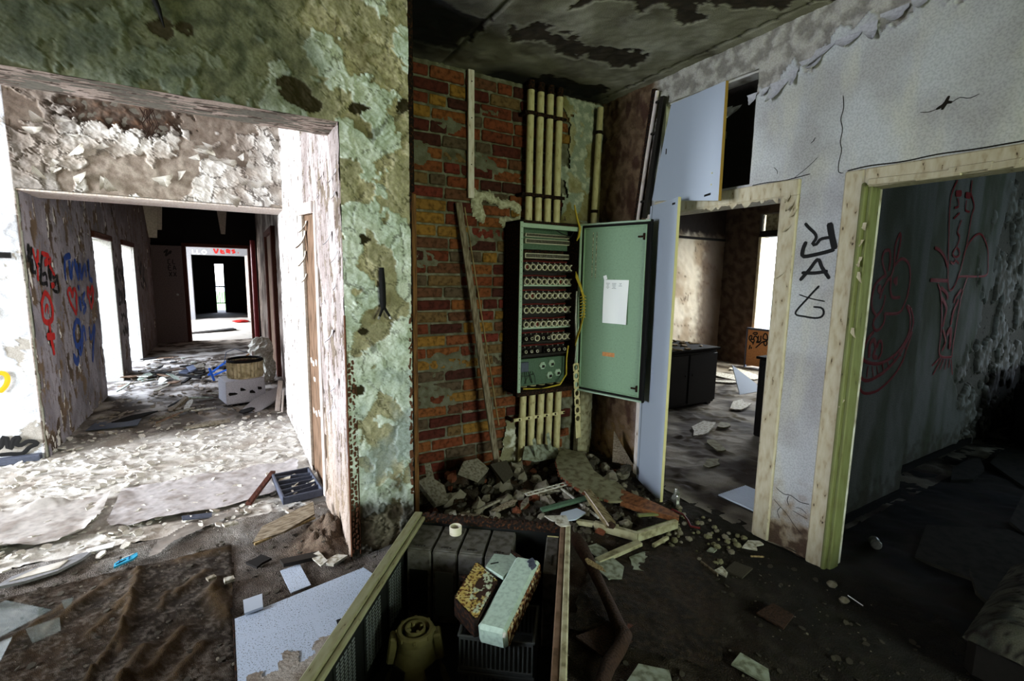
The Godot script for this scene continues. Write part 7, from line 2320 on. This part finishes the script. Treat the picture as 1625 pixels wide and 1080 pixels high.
	single("bent_scrap", lump_mesh(Vector3(0.16, 0.05, 0.07), 21.0, 0.7, 12, 7), mats.plaster_chunk_dark, "bent dark scrap lying against the pale leaf's hinge end", "scrap", xf(Vector3(2.44, 0.12, -2.44), Vector3(10, 30, 0)))
	# flat shards
	var shards := [
		[[[-0.05, -0.06], [0.03, -0.07], [0.05, 0.0], [0.03, 0.06], [-0.04, 0.07]], Vector3(1.665, 0.02, -1.83), mats.paint_shard, "pale green shard tucked behind the flat cream bar"],
		[[[-0.07, -0.07], [0.06, -0.09], [0.07, 0.02], [0.0, 0.09], [-0.06, 0.06]], Vector3(1.615, 0.02, -1.685), mats.paint_shard, "mottled pale green shard beside the charred pipe's upper half"],
		[[[-0.10, 0.03], [-0.05, -0.02], [-0.03, -0.05], [0.07, -0.04], [0.10, -0.02], [0.04, 0.03], [-0.06, 0.07]], Vector3(1.815, 0.018, -1.675), mats.paint_shard, "curved pale green shard lying alone below the flat cream bar"],
		[[[-0.07, -0.02], [0.02, -0.04], [0.07, 0.0], [0.06, 0.03], [0.01, 0.015], [-0.02, 0.04]], Vector3(2.49, 0.02, -1.47), mats.paint_shard_white, "jagged white shard at the foot of the near doorway's right casing"],
		[[[-0.03, -0.02], [0.03, -0.03], [0.02, 0.02], [-0.01, 0.04]], Vector3(2.11, 0.018, -1.395), mats.paint_shard_white, "heart-shaped pale shard halfway to the pier"],
		[[[-0.03, -0.012], [0.02, -0.02], [0.03, 0.012], [-0.02, 0.02]], Vector3(2.24, 0.018, -1.55), mats.paint_shard, "narrow pale shard below the gravel patch"],
		[[[-0.10, -0.03], [0.02, -0.08], [0.10, 0.0], [0.04, 0.08], [-0.08, 0.05]], Vector3(1.28, 0.02, -1.10), mats.paint_shard, "big pale jagged shard at the bottom edge beside the charred pipe"],
		[[[-0.05, -0.06], [0.03, -0.08], [0.06, 0.02], [0.0, 0.07]], Vector3(1.655, 0.02, -0.93), mats.paint_shard, "pale torn shard near the bottom edge, right of the dirt slab"],
		[[[-0.02, -0.02], [0.025, -0.015], [0.02, 0.02], [-0.015, 0.02]], Vector3(2.00, 0.016, -1.45), mats.paint_shard_white, "tiny bright white shard in the middle of the dirt"],
		[[[-0.10, 0.02], [-0.02, -0.06], [0.09, -0.05], [0.10, 0.03], [0.0, 0.06]], Vector3(1.70, 0.055, -2.14), mats.laminate, "pale bluish fragment beside the case's rusty far corner"],
		[[[-0.10, -0.08], [0.08, -0.10], [0.12, 0.06], [-0.06, 0.10]], Vector3(1.40, 0.02, -1.42), mats.red_wood, "reddish brown slab under the charred pipe's bend"],
		[[[-0.10, -0.05], [0.08, -0.08], [0.12, 0.04], [-0.04, 0.09]], Vector3(1.25, 0.03, -1.33), mats.bark, "dark brown bark slab between the case and the charred pipe"],
		[[[-0.06, -0.05], [0.06, -0.06], [0.08, 0.03], [-0.03, 0.06]], Vector3(2.02, 0.025, -1.06), mats.bark, "rust brown clod by the dirt slab's right end"],
		[[[-0.06, -0.04], [0.05, -0.06], [0.07, 0.03], [-0.04, 0.05]], Vector3(2.20, 0.02, -1.36), mats.plaster_chunk_dark, "dull brown flat stone below the heart-shaped shard"]]
	for s in shards:
		var y := ground_at(s[1].x, s[1].z)
		single("flat_shard", slab_mesh(s[0], 0.008), s[2], s[3], "shard", xf(Vector3(s[1].x, y + maxf(s[1].y - 0.012, 0.004), s[1].z), Vector3(rng.randf_range(-4, 4), rng.randf_range(-10, 10), rng.randf_range(-4, 4))))
	var stones := [[2.505, -1.06, 0.055, "pale round stone before the far doorway"], [2.43, -0.97, 0.05, "second round stone, further out before the far doorway"], [1.70, -1.28, 0.03, "small grey stone in the middle of the reddish dirt"]]
	for s in stones:
		single("round_stone", lump_mesh(Vector3(s[2], s[2] * 0.5, s[2] * 0.8), s[0], 0.2, 10, 7), mats.plaster_chunk, s[3], "stone", xf(Vector3(s[0], ground_at(s[0], s[1]) + s[2] * 0.18, s[1])))
	# gravel by the near doorway
	var peb := lump_mesh(Vector3(1, 0.6, 0.8), 1.0, 0.3, 8, 6)
	for i in 64:
		var x := rng.randf_range(2.05, 2.55)
		var z := rng.randf_range(-1.95, -1.48) - (x - 2.3) * 0.25
		var s := rng.randf_range(0.014, 0.05)
		single("pebble", peb, mats.board_grey if i % 3 else mats.plaster_chunk, "%s %s pebble in the gravel patch at the near doorway, %s" % ["large" if s > 0.036 else "small", "yellowish" if i % 3 else "grey", "towards the debris" if x < 2.3 else "towards the pier"], "pebble", xf(Vector3(x, ground_at(x, z) + s * 0.2, z), Vector3(rng.randf_range(-15, 15), rng.randf() * 360, rng.randf_range(-15, 15)), Vector3.ONE * s), "gravel patch pebbles")
	# charred bent pipe
	var p := single("charred_pipe", tube_mesh([Vector3(1.555, 0.10, -1.90), Vector3(1.53, 0.095, -1.82), Vector3(1.487, 0.08, -1.69), Vector3(1.433, 0.065, -1.548), Vector3(1.385, 0.055, -1.43), Vector3(1.342, 0.05, -1.335), Vector3(1.325, 0.048, -1.285), Vector3(1.27, 0.045, -1.25), Vector3(1.17, 0.04, -1.21), Vector3(1.08, 0.04, -1.15)], [0.032, 0.036, 0.028, 0.024, 0.026, 0.028, 0.033, 0.028, 0.03, 0.026], 12), mats.bark, "charred brown bent pipe lying along the case's right side", "pipe")
	obj("bare_patch", slab_mesh(outline(0.018, 0.06, 9, 0.3), 0.004), mats.old_wood, p).transform = xf(Vector3(1.478, 0.104, -1.655), Vector3(8, 22, 0))
	single("red_cable", tube_mesh([Vector3(2.375, 0.04, -1.95), Vector3(2.40, 0.03, -1.88), Vector3(2.37, 0.025, -1.82), Vector3(2.335, 0.02, -1.77), Vector3(2.37, 0.02, -1.73)], 0.007, 7), mats.red_plastic, "dark red cable lying by the foot of the pale door leaf", "cable")
	single("silver_film", lump_mesh(Vector3(0.14, 0.10, 0.05), 12.0, 0.8, 12, 8), mats.bare_metal, "crumpled silvery film at the foot of the pale door leaf", "film", xf(Vector3(2.50, 0.05, -2.02), Vector3(0, 40, 0)))
	var dirt := func(u: float, v: float) -> Color:
		var n := soft(u * 5.0, v * 5.0 + 2.0)
		var n2 := soft(u * 22.0, v * 22.0)
		var e := minf(minf(u, 0.86 - u), minf(v, 0.62 - v)) + 0.03 * n
		if e < 0.0:
			return Color(0, 0, 0, -9)
		var c := lin("382a1e").lerp(lin("261c14"), clampf(0.5 + n * 1.6, 0, 1)).lerp(lin("5a4836"), clampf(n2 * 1.8 - 0.1, 0, 1) * 0.6)
		c.a = 0.012 + 0.006 * n + 0.003 * n2
		return c
	var crust := single("dirt_crust", relief(Vector3(1.54, 0.004, -0.98), Vector3(0.80, 0, -0.60), Vector3(-0.6, 0, -0.8), Vector3.UP, 0.86, 0.62, 0.010, dirt), mats.floor_dirt, "slab of reddish caked dirt lifting from the floor right of the case", "dirt")
	tag(crust, "", "", "", "stuff")


# ------------------------------------------------------------------ painted lines on the walls
func paint(wall: Node, called: String, label: String, strokes: Array, along: Vector3, origin: Vector3, n: Vector3, lift: Callable):
	for m in [["k", "spray_black"], ["r", "spray_red"], ["e", "spray_bright_red"], ["b", "spray_blue"], ["y", "spray_yellow"], ["d", "marker_dark"], ["c", "crack_dark"]]:
		var st := SurfaceTool.new()
		st.begin(Mesh.PRIMITIVE_TRIANGLES)
		var any := false
		for s in strokes:
			if s[0] == m[0]:
				st.append_from(stroke_mesh(s[2], s[1], origin, along, n, lift), 0, Transform3D.IDENTITY)
				any = true
		if any:
			var o := obj(called, st.commit(), mats[m[1]], wall)
			o.set_meta("label", label)


func build_graffiti():
	paint(get_node("wall_right"), "wall_crack", "thin dark cracks and a star-shaped hole in the white wall", [
		["c", 0.004, [[-1.300, 2.40], [-1.292, 2.34], [-1.300, 2.29], [-1.287, 2.24], [-1.291, 2.18], [-1.281, 2.14], [-1.288, 2.08], [-1.284, 2.037], [-1.262, 2.030]]],
		["c", 0.006, [[-1.245, 2.036], [-1.15, 2.043], [-1.02, 2.038], [-0.9, 2.044], [-0.75, 2.040], [-0.5, 2.045]]],
		["c", 0.005, [[-1.74, 2.041], [-1.66, 2.044], [-1.56, 2.040], [-1.48, 2.046], [-1.42, 2.052]]], ["c", 0.003, [[-1.50, 2.046], [-1.44, 2.085], [-1.39, 2.13]]],
		["c", 0.012, [[-0.925, 2.232], [-0.900, 2.246], [-0.886, 2.275]]], ["c", 0.014, [[-0.905, 2.225], [-0.893, 2.25], [-0.874, 2.246]]], ["c", 0.003, [[-0.98, 2.235], [-0.95, 2.228], [-0.925, 2.232]]], ["c", 0.003, [[-0.874, 2.246], [-0.85, 2.258], [-0.82, 2.246], [-0.79, 2.254]]],
		["c", 0.005, [[-1.432, 2.205], [-1.420, 2.213], [-1.412, 2.230]]], ["c", 0.003, [[-1.62, 2.12], [-1.60, 2.10], [-1.598, 2.08]]],
		["c", 0.004, [[-1.445, 0.335], [-1.40, 0.315], [-1.36, 0.322], [-1.31, 0.305], [-1.262, 0.312]]], ["c", 0.004, [[-1.372, 0.315], [-1.378, 0.285], [-1.365, 0.262]]], ["c", 0.003, [[-1.452, 0.262], [-1.41, 0.232], [-1.37, 0.205], [-1.33, 0.165], [-1.285, 0.13]]],
		["c", 0.003, [[-1.41, 0.232], [-1.425, 0.20], [-1.41, 0.165]]], ["c", 0.003, [[-1.33, 0.265], [-1.30, 0.27], [-1.27, 0.255]]], ["c", 0.003, [[-1.345, 0.24], [-1.31, 0.235], [-1.262, 0.228]]], ["c", 0.006, [[-1.235, 2.00], [-1.246, 1.955], [-1.249, 1.90]]]
	], Vector3.BACK, Vector3(2.63, 0, 0), Vector3.LEFT, func(z, y): return right_height(z, y) - 0.0012)
	paint(get_node("wall_right"), "graffiti", "black sprayed letters in a column on the white pier", [
		["k",0.016,[[-1.422,1.803],[-1.402,1.780],[-1.367,1.745],[-1.360,1.721],[-1.376,1.691],[-1.356,1.691],[-1.336,1.716],[-1.287,1.723],[-1.287,1.728]]],
		["k",0.03,[[-1.302,1.795],[-1.292,1.751],[-1.280,1.710],[-1.265,1.661]]],
		["k",0.02,[[-1.265,1.661],[-1.324,1.645],[-1.403,1.630],[-1.421,1.639],[-1.419,1.676],[-1.407,1.708]]],
		["k",0.018,[[-1.421,1.504],[-1.379,1.560],[-1.342,1.613],[-1.317,1.571],[-1.275,1.515]]],
		["k",0.018,[[-1.416,1.545],[-1.348,1.544],[-1.287,1.554]]],
		["k",0.01,[[-1.322,1.479],[-1.371,1.414],[-1.427,1.330],[-1.373,1.315],[-1.320,1.312],[-1.293,1.324],[-1.287,1.346],[-1.300,1.366],[-1.340,1.369]]],
		["k",0.006,[[-1.417,1.430],[-1.353,1.411],[-1.286,1.400]]]
	], Vector3.BACK, Vector3(2.63, 0, 0), Vector3.LEFT, func(z, y): return right_height(z, y))
	paint(get_node("wall_room"), "graffiti", "dark red line drawing of a grinning big-eyed creature", [
		["r",0.02,[[3.350,1.300],[3.288,1.346],[3.267,1.413],[3.293,1.490],[3.366,1.529],[3.416,1.540]]],
		["r",0.02,[[3.350,1.300],[3.405,1.333],[3.433,1.392],[3.430,1.427]]],
		["r",0.03,[[3.336,1.442],[3.342,1.476],[3.360,1.469],[3.353,1.432]]],
		["r",0.02,[[3.416,1.540],[3.357,1.606],[3.337,1.644],[3.358,1.683],[3.420,1.690],[3.444,1.638],[3.441,1.569]]],
		["r",0.02,[[3.467,1.511],[3.502,1.600],[3.488,1.717],[3.532,1.797],[3.549,1.759],[3.539,1.690],[3.531,1.640]]],
		["r",0.02,[[3.367,1.403],[3.402,1.471],[3.472,1.531],[3.493,1.451],[3.537,1.411],[3.639,1.410]]],
		["r",0.02,[[3.502,1.600],[3.596,1.647],[3.695,1.625],[3.743,1.555],[3.747,1.441],[3.710,1.363],[3.642,1.312],[3.453,1.312]]],
		["r",0.045,[[3.530,1.496],[3.545,1.524],[3.566,1.512],[3.546,1.487]]],
		["r",0.02,[[3.453,1.312],[3.464,1.272],[3.422,1.223],[3.361,1.213],[3.322,1.247],[3.333,1.286],[3.350,1.300]]],
		["r",0.022,[[3.342,1.206],[3.271,1.160],[3.239,1.084],[3.260,1.038],[3.369,1.009],[3.499,1.004],[3.669,1.044],[3.790,1.122],[3.839,1.206],[3.814,1.292],[3.747,1.357]]],
		["r",0.022,[[3.747,1.357],[3.829,1.324],[3.879,1.236],[3.833,1.141],[3.720,1.029],[3.578,0.955],[3.434,0.916],[3.321,0.907],[3.243,0.934],[3.209,0.997],[3.225,1.055],[3.244,1.063]]],
		["r",0.018,[[3.246,1.053],[3.235,0.925],[3.262,0.852],[3.351,0.824],[3.499,0.831],[3.663,0.894],[3.781,0.981],[3.836,1.086],[3.883,1.182]]],
		["r",0.012,[[3.320,0.998],[3.316,0.927]]],
		["r",0.012,[[3.373,0.993],[3.400,0.924]]],
		["r",0.012,[[3.434,0.988],[3.462,0.934]]],
		["r",0.012,[[3.500,0.998],[3.537,0.943]]],
		["r",0.012,[[3.563,1.014],[3.603,0.964]]],
		["r",0.012,[[3.637,1.035],[3.679,0.989]]],
		["r",0.012,[[3.697,1.068],[3.756,1.027]]],
		["r",0.012,[[3.758,1.107],[3.816,1.071]]],
		["r",0.03,[[3.318,1.048],[3.309,1.129],[3.354,1.156],[3.388,1.104],[3.369,1.055],[3.425,1.040]]],
		["r",0.02,[[3.410,1.102],[3.421,1.142],[3.463,1.130],[3.472,1.068],[3.439,1.029]]]
	], Vector3.RIGHT, Vector3(0, 0, -1.345), Vector3.BACK, func(x, y): return 0.002 * soft(x * 8.0, y * 8.0))
	paint(get_node("wall_room"), "graffiti", "dark red line drawing of a long-faced figure in a cloak", [
		["r",0.018,[[4.875,2.290],[4.804,2.194],[4.795,2.075],[4.847,1.869],[4.913,1.642],[4.971,1.486],[5.033,1.446],[5.116,1.503],[5.190,1.649],[5.241,1.859],[5.255,2.051],[5.286,2.117],[5.237,2.175],[5.173,2.231],[5.163,2.322]]],
		["r",0.05,[[4.872,2.189],[4.988,2.201]]],
		["r",0.05,[[5.071,2.198],[5.176,2.201]]],
		["r",0.018,[[4.922,2.161],[4.962,2.104],[4.890,2.083]]],
		["r",0.018,[[5.105,2.163],[5.113,2.087],[5.201,2.078]]],
		["r",0.018,[[4.899,2.001],[5.000,2.054]]],
		["r",0.018,[[5.059,2.005],[5.012,1.909],[5.069,1.866],[5.028,1.786]]],
		["r",0.018,[[5.028,1.786],[4.972,1.737],[5.042,1.711],[5.116,1.734],[5.082,1.772],[5.028,1.786]]],
		["r",0.02,[[4.946,1.674],[5.019,1.660],[5.051,1.685],[5.121,1.663]]],
		["r",0.025,[[4.616,1.768],[4.715,1.750],[4.826,1.701],[4.910,1.626]]],
		["r",0.03,[[4.613,1.525],[4.946,1.523]]],
		["r",0.018,[[5.203,1.729],[5.274,1.829],[5.421,1.909],[5.560,1.909],[5.717,1.816],[5.781,1.698],[5.798,1.586],[5.556,1.565],[5.201,1.560],[5.146,1.535]]],
		["r",0.02,[[4.759,1.500],[4.842,1.423],[4.914,1.264],[4.954,1.086],[4.989,0.920],[5.249,0.884]]],
		["r",0.02,[[5.352,1.562],[5.279,1.405],[5.259,1.222],[5.244,1.021],[5.249,0.884]]],
		["r",0.03,[[4.826,1.470],[4.960,1.422],[4.997,1.374]]],
		["r",0.03,[[5.261,1.454],[5.157,1.389],[5.132,1.340]]],
		["r",0.035,[[4.872,1.391],[4.990,1.310],[4.985,1.230],[4.964,1.150]]],
		["r",0.035,[[5.226,1.372],[5.155,1.274],[5.132,1.160]]],
		["r",0.05,[[5.077,1.079],[5.144,1.126],[5.182,0.957]]],
		["r",0.03,[[4.978,1.133],[5.073,1.030],[5.019,0.951]]],
		["r",0.018,[[4.997,0.894],[4.857,0.840]]],
		["r",0.018,[[5.038,0.891],[4.901,0.762]]],
		["r",0.018,[[5.083,0.880],[5.031,0.792]]],
		["r",0.018,[[5.147,0.875],[5.136,0.783]]],
		["r",0.018,[[5.212,0.870],[5.217,0.793]]],
		["r",0.018,[[5.242,0.868],[5.319,0.724]]]
	], Vector3.RIGHT, Vector3(0, 0, -1.53), Vector3.BACK, func(x, y): return 0.004)
	paint(get_node("wall_corridor"), "graffiti", "red, blue and black sprayed words and hearts", [
		["k",0.031,[[-5.053,1.548],[-5.125,1.692]]],
		["k",0.025,[[-5.125,1.692],[-5.124,1.559],[-5.178,1.674]]],
		["k",0.031,[[-5.162,1.581],[-5.145,1.487],[-5.219,1.477]]],
		["k",0.031,[[-5.242,1.546],[-5.350,1.531]]],
		["k",0.031,[[-5.414,1.619],[-5.321,1.401],[-5.453,1.388],[-5.426,1.360]]],
		["k",0.031,[[-5.357,1.455],[-5.463,1.466],[-5.461,1.410]]],
		["k",0.031,[[-5.564,1.601],[-5.568,1.408],[-5.603,1.557]]],
		["k",0.031,[[-5.632,1.431],[-5.769,1.435],[-5.615,1.332],[-5.763,1.310],[-5.767,1.429]]],
		["e",0.043,[[-5.190,1.664],[-5.269,1.530]]],
		["e",0.043,[[-5.313,1.659],[-5.242,1.408]]],
		["e",0.043,[[-5.401,1.630],[-5.568,1.613],[-5.456,1.543],[-5.630,1.580]]],
		["e",0.043,[[-5.638,1.603],[-5.576,1.534],[-5.697,1.453]]],
		["e",0.050,[[-5.552,1.363],[-5.665,1.366]]],
		["e",0.050,[[-5.356,1.307],[-5.262,1.230],[-5.257,1.121],[-5.339,1.065],[-5.487,1.080],[-5.533,1.157],[-5.480,1.263],[-5.389,1.306],[-5.356,1.307]]],
		["e",0.031,[[-5.317,1.149],[-5.370,1.201],[-5.421,1.198],[-5.398,1.132]]],
		["e",0.050,[[-5.378,1.078],[-5.404,0.951],[-5.441,0.779]]],
		["e",0.062,[[-5.299,0.952],[-5.508,0.933]]],
		["b",0.062,[[-6.048,1.626],[-6.007,1.402]]],
		["b",0.062,[[-6.065,1.614],[-6.256,1.639]]],
		["b",0.062,[[-6.191,1.592],[-6.197,1.425],[-6.329,1.582]]],
		["b",0.062,[[-6.389,1.610],[-6.462,1.409],[-6.474,1.571]]],
		["b",0.062,[[-6.579,1.573],[-6.572,1.422],[-6.789,1.548],[-6.794,1.420]]],
		["b",0.062,[[-6.966,1.623],[-6.941,1.418],[-7.052,1.387]]],
		["e",0.043,[[-6.246,1.056],[-6.104,1.183],[-6.030,1.289],[-6.132,1.317],[-6.175,1.244],[-6.249,1.314],[-6.328,1.265],[-6.246,1.056]]],
		["e",0.056,[[-6.892,1.081],[-6.781,1.247],[-6.805,1.304],[-6.899,1.243],[-7.021,1.313],[-7.008,1.209],[-6.892,1.081]]],
		["b",0.056,[[-6.444,1.233],[-6.436,1.083]]],
		["b",0.056,[[-6.674,1.266],[-6.532,1.187],[-6.645,1.125],[-6.506,1.057]]],
		["b",0.062,[[-6.453,1.348],[-6.442,1.294]]],
		["b",0.062,[[-6.202,1.007],[-6.088,0.899],[-6.155,0.760],[-6.355,0.815],[-6.338,0.968],[-6.202,1.007]]],
		["b",0.062,[[-6.197,0.741],[-6.273,0.676],[-6.475,0.913],[-6.526,0.767]]],
		["b",0.062,[[-6.698,0.906],[-6.732,0.771],[-6.934,0.883],[-6.684,0.513]]],
		["b",0.081,[[-5.984,0.692],[-6.095,0.609],[-6.162,0.652]]]
	], Vector3.BACK, Vector3(-1.30, 0, 0), Vector3.RIGHT, func(z, y): return corridor_height(z, y) + 0.001)
	paint(get_node("wall_hall"), "graffiti", "yellow ring and black letters on the bright wall", [
		["y",0.034,[[-1.561,0.660],[-1.540,0.707],[-1.510,0.716],[-1.486,0.698],[-1.481,0.660],[-1.497,0.613],[-1.535,0.568]]],
		["k",0.032,[[-1.586,0.126],[-1.561,0.147],[-1.544,0.211],[-1.527,0.208],[-1.525,0.132],[-1.511,0.121],[-1.487,0.194],[-1.457,0.197],[-1.479,0.150],[-1.451,0.136],[-1.413,0.160],[-1.371,0.149],[-1.361,0.130],[-1.405,0.111],[-1.451,0.068],[-1.521,0.076],[-1.579,0.078]]]
	], Vector3.RIGHT, Vector3(0, 0, -5.05), Vector3.BACK, func(x, y): return 0.012)
	# words on the piers between the corridor's openings and on the far walls
	paint(get_node("wall_corridor"), "graffiti", "black marker words between the two tall openings", [
		["d", 0.05, [[-8.40, 1.55], [-8.40, 1.35]]], ["d", 0.05, [[-8.55, 1.55], [-8.42, 1.45], [-8.55, 1.35]]], ["d", 0.05, [[-8.62, 1.45], [-8.68, 1.52], [-8.74, 1.45], [-8.68, 1.37], [-8.62, 1.45]]], ["d", 0.05, [[-8.80, 1.53], [-8.84, 1.36], [-8.88, 1.48], [-8.92, 1.36], [-8.96, 1.53]]],
		["d", 0.05, [[-8.45, 1.18], [-8.52, 1.24], [-8.58, 1.18], [-8.45, 1.05], [-8.60, 1.05]]], ["d", 0.05, [[-8.68, 1.22], [-8.64, 1.12], [-8.70, 1.05], [-8.76, 1.14], [-8.68, 1.22]]], ["d", 0.05, [[-8.82, 1.18], [-8.88, 1.24], [-8.94, 1.18], [-8.82, 1.05], [-8.96, 1.05]]],
		["d", 0.05, [[-8.50, 0.90], [-8.62, 0.86], [-8.52, 0.80], [-8.70, 0.88], [-8.82, 0.82], [-8.92, 0.90]]], ["d", 0.06, [[-8.55, 0.68], [-8.66, 0.60], [-8.75, 0.70], [-8.85, 0.60], [-8.92, 0.68]]],
		["d", 0.07, [[-10.5, 1.75], [-10.6, 1.45], [-10.8, 1.65], [-10.9, 1.35], [-11.1, 1.6]]], ["d", 0.06, [[-10.6, 1.30], [-10.8, 1.20], [-11.0, 1.35], [-11.3, 1.15]]]
	], Vector3.BACK, Vector3(-1.30, 0, 0), Vector3.RIGHT, func(z, y): return corridor_height(z, y) + 0.001)
	paint(get_node("wall_far_001"), "graffiti", "red and white letters on the grey lintel", [
		["e", 0.05, [[-0.30, 2.24], [-0.24, 2.10], [-0.18, 2.24]]], ["e", 0.05, [[-0.10, 2.22], [-0.10, 2.11], [0.0, 2.11]]], ["e", 0.05, [[-0.10, 2.16], [-0.02, 2.17]]], ["e", 0.05, [[0.06, 2.11], [0.06, 2.22], [0.14, 2.18], [0.06, 2.16], [0.15, 2.11]]], ["e", 0.05, [[0.28, 2.22], [0.20, 2.19], [0.28, 2.15], [0.20, 2.11]]], ["e", 0.05, [[0.36, 2.13], [0.38, 2.13]]]
	], Vector3.RIGHT, Vector3(0, 0, -18.0), Vector3.BACK, func(_x, _y): return 0.0)
	var st := SurfaceTool.new()
	st.begin(Mesh.PRIMITIVE_TRIANGLES)
	for l in [[[-0.86, 2.18], [-0.86, 2.07], [-0.78, 2.07]], [[-0.74, 2.18], [-0.74, 2.07], [-0.67, 2.07]], [[-0.56, 2.18], [-0.62, 2.12], [-0.56, 2.06], [-0.50, 2.12], [-0.56, 2.18]]]:
		st.append_from(stroke_mesh(l, 0.035, Vector3(0, 0, -18.0), Vector3.RIGHT, Vector3.BACK, func(_x, _y): return 0.0), 0, Transform3D.IDENTITY)
	obj("graffiti", st.commit(), mats.spray_white, get_node("wall_far_001"))
